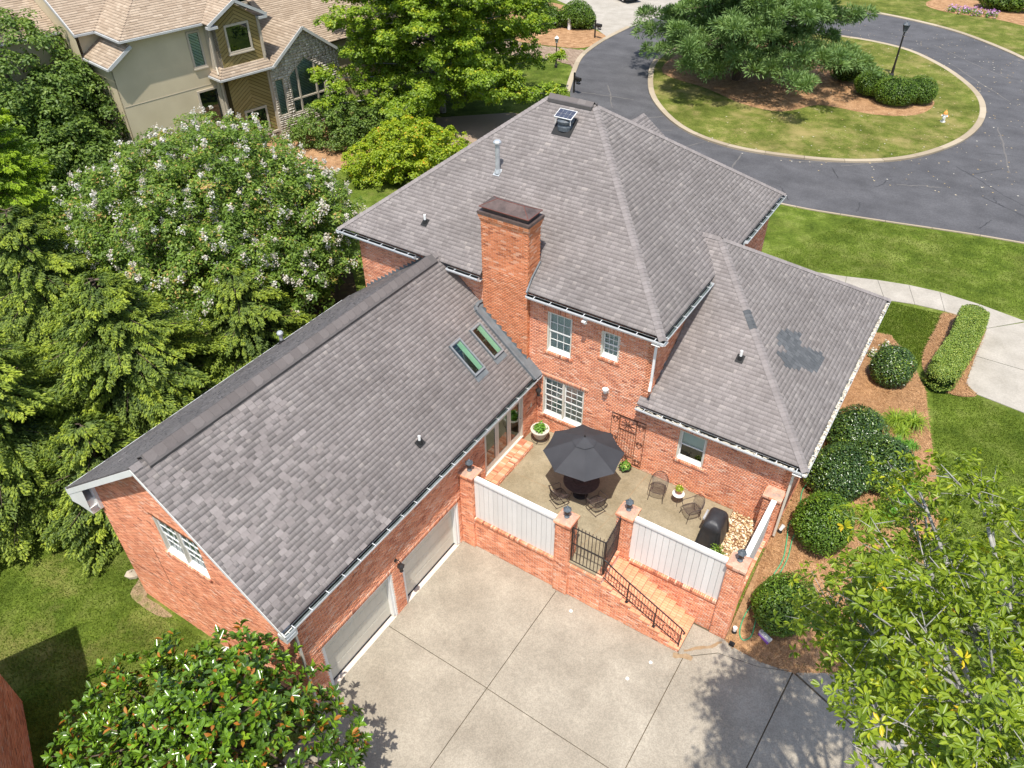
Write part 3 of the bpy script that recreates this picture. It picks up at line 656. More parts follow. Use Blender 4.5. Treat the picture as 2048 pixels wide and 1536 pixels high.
cp = MB(); cp.box(cx0 - .085, cx1 + .085, cy0 - .085, cy1 + .085, ZC, ZC + .035); cp.box(cx0 - .09, cx1 + .09, cy0 - .09, cy0 - .082, ZC - .06, ZC + .02); cp.box(cx1 + .082, cx1 + .09, cy0 - .09, cy1 + .09, ZC - .06, ZC + .02)
cap = cp.build('chimney_cap', 'copper', ch)
MB().box(cx0 + .05, cx1 - .05, cy0 + .05, cy1 - .05, ZC + .035, ZC + .20).build('cap_screen', 'copper', ch)
a0, a1, b0, b1, zz0, zz1 = cx0 - .03, cx1 + .03, cy0 - .05, cy1 + .05, ZC + .20, ZC + .40; ym = (b0 + b1) / 2
rp = MB(); rp.add([(a0, b0, zz0), (a1, b0, zz0), (a1, b1, zz0), (a0, b1, zz0), (a0 + .45, ym, zz1), (a1 - .45, ym, zz1)], [(0, 1, 5, 4), (1, 2, 5), (2, 3, 4, 5), (3, 0, 4), (3, 2, 1, 0)]); rp.build('cap_roof', 'copper', ch)
sm_ = MB()
for p, q in (((a0, b0, zz0), (a0 + .45, ym, zz1)), ((a1, b0, zz0), (a1 - .45, ym, zz1)), ((a1, b1, zz0), (a1 - .45, ym, zz1)), ((a0, b1, zz0), (a0 + .45, ym, zz1)), ((a0 + .45, ym, zz1), (a1 - .45, ym, zz1)), ((a0, b0, zz0), (a1, b0, zz0)), ((a1, b0, zz0), (a1, b1, zz0))): sm_.bar(p, q, .018)
sm_.build('cap_seam', 'copper_seam', ch)

# ------------------------------------------------------------------ roofs
EXPO = .143
def roof_slope(name, pts, eave_o, s_dir, normal_hint, parent, mat='shingle', felt='roof_felt', expo=EXPO, widths=(.11, .15, .19, .24), thick=.05, hs=(.002, .004, .010), label=None, t_start=0):
    """pts 3D polygon in one plane; rows run along s_dir"""
    P = [Vector(p) for p in pts]; o = Vector(eave_o); u = Vector(s_dir).normalized()
    nrm = Vector((0, 0, 0))
    for i in range(len(P)): nrm += P[i].cross(P[(i + 1) % len(P)])
    nrm.normalize()
    if nrm.z < 0: nrm = -nrm
    v = nrm.cross(u).normalized()
    if v.z < 0: v = -v
    poly = [((p - o).dot(u), (p - o).dot(v)) for p in P]
    r = panel(name, poly, [], o - nrm * .004, u, v, nrm, thick, felt, parent)
    if label: r['label'] = label
    rows = []; t = t_start
    tmax = max(p[1] for p in poly)
    while t < tmax - .02:
        for a, b in scan(poly, (), min(t + expo * .5, tmax - .001)):
            s = a - random.random() * .15
            while s < b:
                w = random.choice(widths); s0 = max(s, a); s1 = min(s + w - .006, b)
                if s1 - s0 > .03: rows.append((s0, s1, t, min(t + expo, tmax), random.choice(hs) + random.random() * .002))
                s += w
        t += expo
    return r, np.array(rows), (o, u, v, nrm)
def shingle_mesh(R, fr, mat, parent, name='shingle'):
    o, u, v, n = [np.array(q) for q in fr]; N = len(R)
    if not N: return
    s0, s1, t0, t1, h = R.T
    def P(s, t, d): return o + s[:, None] * u + t[:, None] * v + d[:, None] * n
    z = np.zeros(N) - .003; Vt = np.stack([P(s0, t0, h), P(s1, t0, h), P(s1, t1, z + .005), P(s0, t1, z + .005), P(s0, t0, z), P(s1, t0, z)], 1).reshape(-1, 3)
    i = np.arange(N)[:, None] * 6
    F4 = np.concatenate([i + np.array((0, 1, 2, 3)), i + np.array((4, 5, 1, 0)), i + np.array((0, 3, 4, 4))[[0, 1, 2, 2]], ], 0)
    # sides as degenerate-free triangles stored separately
    tone = RNG.beta(2.4, 2.4, N) * .86 + .12
    Fq = np.concatenate([i + np.array((0, 1, 2, 3)), i + np.array((4, 5, 1, 0))], 0)
    np_mesh(name, Vt, Fq, np.concatenate([tone, np.where(RNG.random(N) < .4, 0.0, tone * .8)]), mat, parent, kind='stuff')
shw = {}
def shingle_single(R, fr, parent, mask, mat='shingle_each'):
    o, u, v, n = fr; M0 = Matrix((u, v, n)).transposed().to_4x4()
    for r in R[mask]:
        w = round((r[1] - r[0]) / .01) * .01; key = (w, mat)
        if key not in shw:
            mb = MB(); e = EXPO
            mb.add([(-w / 2, 0, .013), (w / 2, 0, .013), (w / 2, e, .002), (-w / 2, e, .002), (-w / 2, 0, -.003), (w / 2, 0, -.003)], [(0, 1, 2, 3), (4, 5, 1, 0), (0, 3, 4), (1, 5, 2)])
            me = bpy.data.meshes.new('shingle'); me.from_pydata(mb.v, [], mb.f); me.materials.append(MAT[mat]); shw[key] = me
        ob = bpy.data.objects.new('shingle', shw[key]); link(ob, parent); M_ = M0.copy(); M_.translation = o + u * ((r[0] + r[1]) / 2) + v * r[2] + n * random.uniform(0, .003); ob.matrix_world = M_
capmesh = {}
def ridge_caps(pts, nA, nB, parent, w=.15, step=.145, mat='ridge_shingle', special=None, name='ridge_cap', lift=.012):
    """overlapping bent caps along p->q between planes with normals nA, nB"""
    p, q = [Vector(a) for a in pts]; d = (q - p); L = d.length; d.normalize(); k = int(L / step)
    a = Vector(nA).cross(d).normalized(); b = Vector(nB).cross(d).normalized()
    up = (Vector(nA) + Vector(nB)).normalized()
    if a.dot(Vector(nB)) > 0: a = -a
    if b.dot(Vector(nA)) > 0: b = -b
    key = (round(a.dot(up), 3), round(b.dot(up), 3), w, mat)
    side = up.cross(d)
    ca = (a.dot(side), a.dot(up)); cb = (b.dot(side), b.dot(up))
    me = bpy.data.meshes.new(name); h = .016; e = step * 1.02
    v = []
    for yy, hh in ((0, h), (e, .003)):
        for (sx, sz), f in ((ca, 1), (ca, .5), (None, 0) if False else ((0, 0), 0), (cb, .5), (cb, 1)):
            v.append((sx * w * f, yy, sz * w * f + hh + (.012 if f == 0 else (.004 if f == .5 else 0))))
    v += [(x_, 0, z_ - h - .002) for x_, y_, z_ in v[:5]]
    f = [(i, i + 1, i + 6, i + 5) for i in range(4)] + [(i, i + 10, i + 11, i + 1) for i in range(4)]
    me.from_pydata(v, [], f); me.materials.append(MAT[mat])
    me2 = me.copy(); me2.materials.clear(); me2.materials.append(MAT['new_shingle'])
    R = Matrix((side, d, up)).transposed().to_4x4()
    for i in range(k):
        pos = p + d * (i * step) + up * lift
        ob = bpy.data.objects.new(name, me2 if special and special(pos) else me); link(ob, parent); M_ = R.copy(); M_.translation = pos; ob.matrix_world = M_
ROOFS = []
def px_size(fr, R):
    o, u, v, n = [np.array(q) for q in fr]; c = o + ((R[:, 0] + R[:, 1]) / 2)[:, None] * u + R[:, 2:3] * v
    d = c - np.array(CAM); dist = np.linalg.norm(d, axis=1); zc = d @ np.array(fwd); uu = 1024 + 1533.8 * (d @ np.array(right)) / zc; vv_ = 768 - 1533.8 * (d @ np.array(upv)) / zc
    vis = (uu > 0) & (uu < 2048) & (vv_ > 0) & (vv_ < 1536)
    return np.where(vis, (R[:, 1] - R[:, 0]) * np.abs((d / dist[:, None]) @ n) / dist ** 2, 0)
RY0, RY1 = -12.79, .25
E0 = Vector((EX1, RY0, EZ)); 
IN = .12
r1, R1, f1 = roof_slope('roof', [(EX1 - IN, RY0, EZ + sE * IN), (EX1 - IN, -.02, EZ + sE * IN), (RX, -.02, RZ), (RX, RY0, RZ)], (EX1 - IN, RY0, EZ + sE * IN), (0, 1, 0), None, house, label='long east slope of the garage wing roof')
r2, R2, f2 = roof_slope('roof', [(EX0 + IN, RY0, EZ + sW * IN), (EX0 + IN, -.02, EZ + sW * IN), (RX, -.02, RZ), (RX, RY0, RZ)], (EX0 + IN, RY0, EZ + sW * IN), (0, 1, 0), None, house, label='narrow looking west slope of the garage wing roof')
# wing ridge continues into the main roof
MX0, MX1, MY0, MY1, ME = -8.84, 4.74, -.403, 11.72, 7.828; MRX0, MRX1, MRY, MRZ = -3.01, -1.14, 5.56, 12.24
kS = (MRZ - ME) / (MRY - MY0); yv = MY0 + (RZ - ME) / kS
wedge = MB(); ye0 = MY0
for sx, ex in ((sE, 1), (sW, -1)):
    xe = RX + ex * (RZ - ME) / sx
    wedge.add([(RX, -.02, RZ), (RX, yv + .05, RZ), (xe, MY0, ME), (RX + ex * (RZ - ME) / sx, -.02, ME)], [(0, 1, 2), (0, 2, 3)])
wedge.build('roof_saddle', 'shingle', house)
main = {}
a_, b_, c_, d_ = MX0 + IN, MX1 - IN, MY0 + IN, MY1 - IN; e_ = ME + kS * IN
main['S'] = roof_slope('roof', [(a_, c_, e_), (-2.23, c_, e_), (-2.23, .64, ME + 1.043 * kS), (-.34, .64, ME + 1.043 * kS), (-.34, c_, e_), (b_, c_, e_), (MRX1, MRY, MRZ), (MRX0, MRY, MRZ)], (a_, c_, e_), (1, 0, 0), None, house, label='rear slope of the main hip roof behind the chimney')
main['E'] = roof_slope('roof', [(b_, c_, e_), (b_, d_, e_), (MRX1, MRY, MRZ)], (b_, c_, e_), (0, 1, 0), None, house, label='triangular right hand slope of the main hip roof')
main['W'] = roof_slope('roof', [(a_, c_, e_), (a_, d_, e_), (MRX0, MRY, MRZ)], (a_, c_, e_), (0, 1, 0), None, house)
main['N'] = roof_slope('roof', [(a_, d_, e_), (b_, d_, e_), (MRX1, MRY, MRZ), (MRX0, MRY, MRZ)], (a_, d_, e_), (1, 0, 0), None, house)
LX0, LX1, LY0, LY1, LE = 4.07, 9.84, -.403, 11.02, 4.898; LRX, LRY, LRZ = 4.232, 5.285, 8.687; LXI = 3.3
low = {}
xw = 4.40
def lz(y): return LE + (y - LY0) * (LRZ - LE) / (LRY - LY0)
kl = (LRZ - LE) / (LRY - LY0); a_, b_, c_, d_ = LX0, LX1 - IN, LY0 + IN, LY1 - IN; e_ = LE + kl * IN
low['S'] = roof_slope('roof', [(a_, c_, e_), (b_, c_, e_), (LRX, LRY, LRZ), (3.2, LRY, LRZ), (3.2, 3.95, lz(3.95)), (xw - .03, 3.4, lz(3.4)), (xw - .03, -.02, lz(-.02)), (LX0, -.02, lz(-.02))], (a_, c_, e_), (1, 0, 0), None, house, label='rear slope of the low right hand roof')
low['E'] = roof_slope('roof', [(b_, c_, e_), (b_, d_, e_), (LRX, LRY, LRZ)], (b_, c_, e_), (0, 1, 0), None, house, label='right hand slope of the low roof with a dark repair patch')
low['N'] = roof_slope('roof', [(4.35, d_, e_), (b_, d_, e_), (LRX, LRY, LRZ), (3.2, LRY, LRZ), (3.2, 6.5, LE + (LY1 - 6.5) * .66)], (4.35, LY1, LE), (1, 0, 0), None, house)
# front gable seen over the hip
gz = 9.66; gx = -2.15
low['G'] = roof_slope('roof', [(gx, 8.2, gz), (gx, 12.3, gz), (gx + 2.6, 12.3, gz - 1.9), (gx + 2.6, 10.6, gz - 1.9)], (gx + 2.6, 12.3, gz - 1.9), (0, -1, 0), None, house)
allr = [(r1, R1, f1), (r2, R2, f2)] + [main[k] for k in 'SEWN'] + [low[k] for k in 'SENG']
PATCHP = [(7.47, 4.33), (7.80, 4.72), (8.0, 4.4), (8.05, 4.12), (8.62, 4.80), (8.88, 4.55), (8.80, 3.75), (7.90, 2.68), (7.55, 2.95), (7.80, 3.50), (7.45, 3.33), (7.22, 3.75)]
allsz = np.concatenate([px_size(f, R) if len(R) else np.zeros(0) for _, R, f in allr]); th = np.sort(allsz)[-246]
for r_, R_, f_ in allr:
    if not len(R_): continue
    sz = px_size(f_, R_); single = (sz >= th) & ((R_[:, 3] - R_[:, 2]) > EXPO - .01) & ((R_[:, 1] - R_[:, 0]) > .09)
    patch = np.zeros(len(R_), bool)
    if r_ is low['E'][0]:
        o_, u_, v_, n_ = [np.array(q) for q in f_]; c = o_ + ((R_[:, 0] + R_[:, 1]) / 2)[:, None] * u_ + R_[:, 2:3] * v_; patch = inside(PATCHP, c[:, 0], c[:, 1])
        shingle_single(R_, f_, r_, patch, 'new_shingle')
    shingle_single(R_, f_, r_, single & ~patch)
    shingle_mesh(R_[~(single | patch)], f_, 'shingle', r_)
NE_ = f1[3]; NW_ = f2[3]
caps = MB().box(RX - .02, RX + .02, RY0, yv, RZ - .06, RZ + .003).build('wing_ridge', 'roof_felt', house)
# ridge vent of the wing: raised cap strip with dark slot along both sides
rv = MB()
for sgn, s_ in ((1, sE), (-1, sW)):
    rv.add([(RX, RY0 + .38, RZ + .10), (RX, yv - .35, RZ + .10), (RX + sgn * .26, yv - .35, RZ + .10 - .26 * s_ * .92), (RX + sgn * .26, RY0 + .38, RZ + .10 - .26 * s_ * .92)], [(0, 1, 2, 3)])
    rv.add([(RX + sgn * .26, RY0 + .38, RZ + .10 - .26 * s_ * .92), (RX + sgn * .26, yv - .35, RZ + .10 - .26 * s_ * .92), (RX + sgn * .25, yv - .35, RZ - .26 * s_ + .03), (RX + sgn * .25, RY0 + .38, RZ - .26 * s_ + .03)], [(0, 1, 2, 3)], 0.0)
ridgevent = rv.build('ridge_vent', 'roof_felt', caps)
ridge_caps(((RX, RY0 + .42, RZ + .105), (RX, yv - .4, RZ + .105)), NE_, NW_, caps, w=.27, step=.30, lift=0, mat='vent_shingle')
ridge_caps(((RX, RY0, RZ + .01), (RX, RY0 + .42, RZ + .01)), NE_, NW_, caps, w=.17)
ridge_caps(((RX, yv - .38, RZ + .02), (RX, yv + .12, RZ + .02)), NE_, NW_, caps, w=.17)
nS, nE_, nW2, nN = [main[k][2][3] for k in 'SEWN']
ridge_caps(((MX1 - .05, MY0 + .05, ME + .04), (MRX1, MRY, MRZ)), nS, nE_, main['S'][0])
ridge_caps(((MX0 + .05, MY0 + .05, ME + .04), (MRX0, MRY, MRZ)), nS, nW2, main['W'][0])
ridge_caps(((MX1 - .05, MY1 - .05, ME + .04), (MRX1, MRY, MRZ)), nE_, nN, main['E'][0])
mrv = MB().box(MRX0 + .05, MRX1 - .05, MRY - .24, MRY + .24, MRZ - .14, MRZ - .02).build('ridge_vent', 'roof_felt', main['N'][0])
ridge_caps(((MRX0, MRY, MRZ + .06), (MRX1, MRY, MRZ + .06)), nS, nN, main['N'][0], w=.27, step=.30, mat='vent_shingle')
lS, lE, lN = [low[k][2][3] for k in 'SEN']
ridge_caps(((LX1 - .05, LY0 + .05, LE + .04), (LRX, LRY, LRZ)), lS, lE, low['E'][0], special=lambda p: 2.85 < p.y < 3.32)
ridge_caps(((LX1 - .05, LY1 - .05, LE + .04), (LRX, LRY, LRZ)), lE, lN, low['N'][0])
ridge_caps(((LRX, LRY, LRZ + .01), (3.25, LRY, LRZ + .01)), lS, lN, low['S'][0])
ridge_caps(((gx, 8.3, gz + .01), (gx, 12.3, gz + .01)), low['G'][2][3], (-low['G'][2][3].x, 0, low['G'][2][3].z), low['G'][0])
MB().add([(gx, 8.2, gz), (gx, 12.3, gz), (gx - 2.6, 12.3, gz - 1.9), (gx - 2.6, 10.6, gz - 1.9)], [(0, 1, 2, 3)]).build('gable_roof', 'shingle', house)
MB().add([(gx - 2.5, 12.0, gz - 1.9), (gx + 2.5, 12.0, gz - 1.9), (gx, 12.0, gz - .1)], [(0, 1, 2)]).build('gable_end', 'white_paint', house)

# ------------------------------------------------------------------ eaves, gutters
def gutter(p, q, outn, hangers=True, litter=0, deep=.11, parent=house, endcap=True):
    p = V3(p); q = V3(q); d = (q - p).normalized(); n_ = V3(outn); L = (q - p).length
    prof = [(0, 0), (0, -.10), (.03, -.12), (.09, -.12), (.125, -.05), (.125, 0), (.135, .004), (.135, -.055), (.098, -.13), (.0, -.13)]
    mb = MB(); vs_ = []
    for e_ in (p, q):
        for a_, z_ in prof: vs_.append(e_ + n_ * (a_ - .125) + V3((0, 0, z_)))
    k = len(prof); f = [(i, i + 1, i + 1 + k, i + k) for i in range(k - 1)]
    mb.add(vs_, f)
    if endcap:
        for e_ in (p, q): mb.add([e_ + n_ * (a_ - .125) + V3((0, 0, z_)) for a_, z_ in ((0, 0), (0, -.13), (.098, -.13), (.135, -.055), (.135, .004))], [(0, 1, 2, 3, 4)])
    g = mb.build('gutter', 'gutter_white', parent)
    b = MB(); b.add([p - n_ * .12 - V3((0, 0, .085)), q - n_ * .12 - V3((0, 0, .085)), q - n_ * .012 - V3((0, 0, .085)), p - n_ * .012 - V3((0, 0, .085))], [(0, 1, 2, 3)]); b.build('gutter_bed', 'gutter_bed', g)
    if litter:
        b = MB()
        for i in range(int(L * litter)):
            t = random.random() * L; c = p + d * t - n_ * random.uniform(.02, .11); r = random.uniform(.02, .06)
            b.obox(c - V3((0, 0, .06 - random.random() * .03)), d, n_, (0, 0, 1), r, r * .5, .006)
        b.build('gutter_litter', 'gutter_litter', g, kind='stuff')
    if hangers:
        k = max(1, int(L / .62))
        for i in range(k):
            t = (i + .5) * L / k; c = p + d * t; h_ = MB().bar(c - n_ * .12, c + n_ * .008, .022, .006); h_.build('gutter_hanger', 'gutter_white', g)
    return g
def soffit(p, q, inn, depth, ht=.2, parent=house):
    p = V3(p); q = V3(q); n_ = V3(inn); mb = MB()
    f0, f1_ = p + n_ * .125, q + n_ * .125
    mb.add([f0, f1_, f1_ - V3((0, 0, ht)), f0 - V3((0, 0, ht))], [(0, 1, 2, 3)])
    mb.add([f0 - V3((0, 0, ht)), f1_ - V3((0, 0, ht)), q + n_ * depth - V3((0, 0, ht)), p + n_ * depth - V3((0, 0, ht))], [(0, 1, 2, 3)])
    mb.build('fascia', 'white_paint', parent)
GZ = -.01
gutter((EX1, RY0 + .02, EZ + GZ), (EX1, -.06, EZ + GZ), (1, 0, 0)); soffit((EX1, RY0, EZ), (EX1, -.05, EZ), (-1, 0, 0), .25, .14)
gutter((EX0, RY0 + .02, EZ + GZ), (EX0, -.3, EZ + GZ), (-1, 0, 0)); soffit((EX0, RY0, EZ), (EX0, 0, EZ), (1, 0, 0), 1.2, .2)
for a_, b_ in ((MX0, -5.05), (-3.62, -2.26), (-.30, MX1)): gutter((a_, MY0, ME + GZ), (b_, MY0, ME + GZ), (0, -1, 0)); soffit((a_, MY0, ME), (b_, MY0, ME), (0, 1, 0), .42)
gutter((MX1, MY0, ME + GZ), (MX1, 3.74, ME + GZ), (1, 0, 0)); soffit((MX1, MY0, ME), (MX1, 3.8, ME), (-1, 0, 0), .42)
gutter((MX1, 7.2, ME + GZ), (MX1, MY1, ME + GZ), (1, 0, 0)); soffit((MX1, 7.0, ME), (MX1, MY1, ME), (-1, 0, 0), .42)
gutter((MX0, MY0, ME + GZ), (MX0, MY1, ME + GZ), (-1, 0, 0), hangers=True)
gutter((LX0, LY0, LE + GZ), (LX1, LY0, LE + GZ), (0, -1, 0), litter=26); soffit((LX0, LY0, LE), (LX1, LY0, LE), (0, 1, 0), .42)
gutter((LX1, LY0, LE + GZ), (LX1, LY1, LE + GZ), (1, 0, 0), litter=70); soffit((LX1, LY0, LE), (LX1, LY1, LE), (-1, 0, 0), .42)
# rake boards and the boxed cornice of the gable
mb = MB()
def rake(x0, z0, x1, z1, y, w=.2, t=.03):
    mb.add([(x0, y, z0), (x1, y, z1), (x1, y, z1 - w), (x0, y, z0 - w), (x0, y + t, z0), (x1, y + t, z1), (x1, y + t, z1 - w), (x0, y + t, z0 - w)], [(0, 1, 2, 3), (3, 2, 6, 7), (1, 0, 4, 5), (4, 7, 6, 5)])
rake(EX0 + .06, EZ - .02, RX, RZ - .03, RY0 - .012, .22); rake(RX, RZ - .03, EX1, EZ - .02, RY0 - .012, .16)
mb.add([(EX0 + .06, RY0, EZ - .22), (RX, RY0, RZ - .25), (RX, -12.46, RZ - .25), (EX0 + .06, -12.46, EZ - .22)], [(0, 1, 2, 3)])
mb.add([(RX, RY0, RZ - .19), (EX1, RY0, EZ - .18), (EX1, -12.46, EZ - .18), (RX, -12.46, RZ - .19)], [(0, 1, 2, 3)])
rake(-7.95, EZ + sW * 1.3 - .22, RX, RZ - .26, -12.49, .12, .02)
# cornice return
mb.add([(EX0 + .1, RY0, EZ - .1), (EX0 + .1, RY0, EZ - .52), (-8.1, RY0, EZ - .30), (-8.0, RY0, EZ + .8), (EX0 + .1, -12.3, EZ - .1), (EX0 + .1, -12.3, EZ - .52), (-8.1, -12.3, EZ - .30)], [(0, 1, 2, 3), (0, 4, 5, 1), (1, 5, 6, 2)])
mb.box(EX0 + .16, -8.11, RY0 + .02, -12.30, EZ - .50, EZ + .08)
mb.box(-8.12, -7.93, -12.56, -12.44, EZ - .34, EZ + .62)
mb.box(EX1 - .32, EX1 - .02, RY0, -12.40, EZ - .36, EZ - .13)
mb.build('rake_trim', 'white_paint', house)
def downspout(pts, parent=house, w=.075, mat='white_paint'):
    m_ = MB()
    for a_, b_ in zip(pts, pts[1:]): m_.bar(a_, b_, w, w * .8, up=(0, 1, .01))
    return m_.build('downspout', mat, parent)
downspout([(.16, -12.62, EZ - .1), (.07, -12.40, EZ - .45), (.06, -12.40, .05)], mat='cream_paint')
downspout([(4.50, -.33, ME - .12), (4.40, -.10, ME - .42), (4.40, -.10, 5.95), (4.45, -.28, 5.68)])
downspout([(9.66, -.33, LE - .12), (9.45, -.11, LE - .5), (9.45, -.11, 1.5)], mat='cream_paint')
# black diverter curb and step flashing beside the chimney
o_, u_, v_, n_ = f1
n_E = f1[3]
def onE(x, y, d=0): return V3((x, y, EZ + sE * (EX1 - x))) + n_E * d
mb = MB()
for p_, q_ in ((onE(.20, -.50, .05), onE(-2.30, -.50, .05)), (onE(-2.30, -.50, .05), onE(-2.40, -.42, .05)), (onE(-2.40, -.42, .05), onE(-2.44, -.22, .05)), (onE(-2.44, -.22, .05), onE(-2.42, -.02, .05))):
    mb.bar(p_, q_, .10, .11, up=n_)
mb.build('roof_diverter', 'flashing', house)
MB().add([onE(.22, -.5, .022), onE(.22, -.02, .022), onE(-2.40, -.02, .022), onE(-2.40, -.5, .022)], [(0, 1, 2, 3)]).build('valley_flashing', 'flashing', house)
def flash(f):
    mb = MB(); f(mb); mb.build('step_flashing', 'flashing', house)
def fl1(mb):
    for i in range(9): x_ = -.36 - i * .215; z_ = EZ + sE * (EX1 - x_); mb.box(x_ - .215, x_, -.176, -.166, z_ - .05, z_ + .20)
def fl2(mb):
    for i in range(5): y_ = -.02 + i * .26; z_ = 5.1 + y_ * .665; mb.box(4.355, 4.368, y_, y_ + .26, z_ - .1, z_ + .17)
def fl3(mb):
    for i in range(18):
        x_ = -8.0 + i * .205; z_ = EZ + sW * (x_ - EX0)
        if x_ < -4.4: mb.box(x_, x_ + .205, -.024, -.012, z_ - .05, z_ + .18)
for f_ in (fl1, fl2, fl3): flash(f_)
mb = MB(); mb.bar((-.33, .62, 8.60), (-.33, .05, 8.20), .05, .12); mb.bar((-.33, .05, 8.2), (-.28, -.35, 7.9), .05, .1); mb.build('side_flashing', 'flashing', house)

# ------------------------------------------------------------------ windows and doors
def sash(mb, fr, x0, x1, z0, z1, d, w=.045, t=.035):
    o, u, n = fr
    def b(a0, a1, c0, c1): 
        c = o + u * ((a0 + a1) / 2) + V3((0, 0, (c0 + c1) / 2)) + n * d; mb.obox(c, u, (0, 0, 1), n, (a1 - a0) / 2, (c1 - c0) / 2, t / 2)
    b(x0, x1, z0, z0 + w); b(x0, x1, z1 - w, z1); b(x0, x0 + w, z0 + w, z1 - w); b(x1 - w, x1, z0 + w, z1 - w)
def lites(win, fr, x0, x1, z0, z1, d, cols, rows, w=.045, mw_=.018, parent=None):
    o, u, n = fr; a0, a1, c0, c1 = x0 + w, x1 - w, z0 + w, z1 - w; mb = MB()
    for i in range(1, cols): c = o + u * (a0 + (a1 - a0) * i / cols) + V3((0, 0, (c0 + c1) / 2)) + n * d; mb.obox(c, u, (0, 0, 1), n, mw_ / 2, (c1 - c0) / 2, .014)
    for j in range(1, rows): c = o + u * ((a0 + a1) / 2) + V3((0, 0, c0 + (c1 - c0) * j / rows)) + n * d; mb.obox(c, u, (0, 0, 1), n, (a1 - a0) / 2, mw_ / 2, .0135)
    if mb.v: mb.build('muntin', 'white_paint', win)
    for i in range(cols):
        for j in range(rows):
            s0, s1 = a0 + (a1 - a0) * i / cols, a0 + (a1 - a0) * (i + 1) / cols; t0, t1 = c0 + (c1 - c0) * j / rows, c0 + (c1 - c0) * (j + 1) / rows
            g = MB(); g.add([o + u * s + V3((0, 0, t)) + n * (d - .004) for s, t in ((s0, t0), (s1, t0), (s1, t1), (s0, t1))], [(0, 1, 2, 3)]); g.build('pane', 'glass', win)
def window(rc, o, u, n, parent, units=1, cols=3, rows=2, blinds=True, shade=None, sillmat='white_paint', rec=.10, label=None):
    o, u, n = V3(o), V3(u), V3(n); fr = (o, u, n); x0, x1, z0, z1 = rc[0][0], rc[1][0], rc[0][1], rc[2][1]
    fb = MB()
    def b(a0, a1, c0, c1, d0, d1): fb.obox(o + u * ((a0 + a1) / 2) + V3((0, 0, (c0 + c1) / 2)) + n * ((d0 + d1) / 2), u, (0, 0, 1), n, (a1 - a0) / 2, (c1 - c0) / 2, (d1 - d0) / 2)
    fw_ = .055
    b(x0, x0 + fw_, z0, z1, -.14, -.015); b(x1 - fw_, x1, z0, z1, -.14, -.015); b(x0 + fw_, x1 - fw_, z1 - fw_, z1, -.14, -.015)
    win = fb.build('window', 'cream_paint', parent); 
    if label: win['label'] = label
    sl = MB(); P = lambda s, t, d: o + u * s + V3((0, 0, t)) + n * d
    sl.add([P(x0 + fw_, z0 + .09, -.13), P(x1 - fw_, z0 + .09, -.13), P(x1 - fw_, z0 + .015, .015), P(x0 + fw_, z0 + .015, .015), P(x0 + fw_, z0, .015), P(x1 - fw_, z0, .015), P(x0 + fw_, z0, -.13), P(x1 - fw_, z0, -.13)], [(0, 3, 2, 1), (3, 4, 5, 2), (0, 6, 4, 3), (1, 2, 5, 7)])
    sl.build('sill', sillmat, win)
    w = (x1 - x0 - 2 * fw_ - (units - 1) * .07) / units; zb = z0 + .08; zt = z1 - fw_; zm = (zb + zt) / 2
    for k in range(units):
        a0 = x0 + fw_ + k * (w + .07); a1 = a0 + w
        if k: 
            m_ = MB(); m_.obox(o + u * (a0 - .035) + V3((0, 0, (z0 + z1) / 2)) + n * -.06, u, (0, 0, 1), n, .035, (z1 - z0) / 2 - .03, .05); m_.build('mullion', 'cream_paint', win)
        s1 = MB(); sash(s1, fr, a0, a1, zm - .02, zt, -.085); s1.build('sash', 'white_paint', win); s2 = MB(); sash(s2, fr, a0, a1, zb, zm + .02, -.115); s2.build('sash', 'white_paint', win)
        lites(win, fr, a0, a1, zm - .02, zt, -.085, cols, rows); lites(win, fr, a0, a1, zb, zm + .02, -.115, cols, rows)
        bl = MB(); t = zb + .03; hi = zt - .02
        if blinds:
            while t < hi: bl.add([P(a0 + .03, t, -.141), P(a1 - .03, t, -.141), P(a1 - .03, t + .0335, -.136), P(a0 + .03, t + .0335, -.136)], [(0, 1, 2, 3)]); t += .034
            bl.build('blind', 'blind', win, kind='stuff')
        if shade: 
            bl.add([P(a0 + .02, zt - (zt - zb) * shade, -.15), P(a1 - .02, zt - (zt - zb) * shade, -.15), P(a1 - .02, zt, -.15), P(a0 + .02, zt, -.15)], [(0, 1, 2, 3)]); bl.build('roller_shade', 'blind', win)
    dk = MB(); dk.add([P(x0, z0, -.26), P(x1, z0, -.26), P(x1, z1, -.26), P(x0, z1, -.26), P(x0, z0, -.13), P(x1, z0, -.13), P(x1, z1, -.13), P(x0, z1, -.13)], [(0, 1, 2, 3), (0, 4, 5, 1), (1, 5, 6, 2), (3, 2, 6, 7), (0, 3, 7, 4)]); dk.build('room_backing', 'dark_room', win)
    # rowlock brick sill
    bs = MB(); s = x0 - .06
    while s < x1 + .04:
        p = [P(s, z0 - .10, -.05), P(s + BH, z0 - .10, -.05), P(s + BH, z0 - .115, .05), P(s, z0 - .115, .05), P(s, z0 - .005, -.05), P(s + BH, z0 - .005, -.05), P(s + BH, z0 - .035, .05), P(s, z0 - .035, .05)]
        bs.add(p, [(0, 1, 2, 3), (4, 7, 6, 5), (3, 2, 6, 7), (0, 3, 7, 4), (1, 5, 6, 2)]); s += PITCH
    bs.build('brick_sill', 'brick', win, kind='stuff')
    return win
Uy = (0, 0, 0)
window(W1, (0, 0, 0), (1, 0, 0), (0, -1, 0), house, cols=3, rows=2, label='taller upstairs window beside the chimney')
window(W2, (0, 0, 0), (1, 0, 0), (0, -1, 0), house, cols=3, rows=2, label='small upstairs window near the corner downspout')
window(W3, (0, 0, 0), (1, 0, 0), (0, -1, 0), house, units=2, cols=3, rows=3, label='double ground floor window above the big planter')
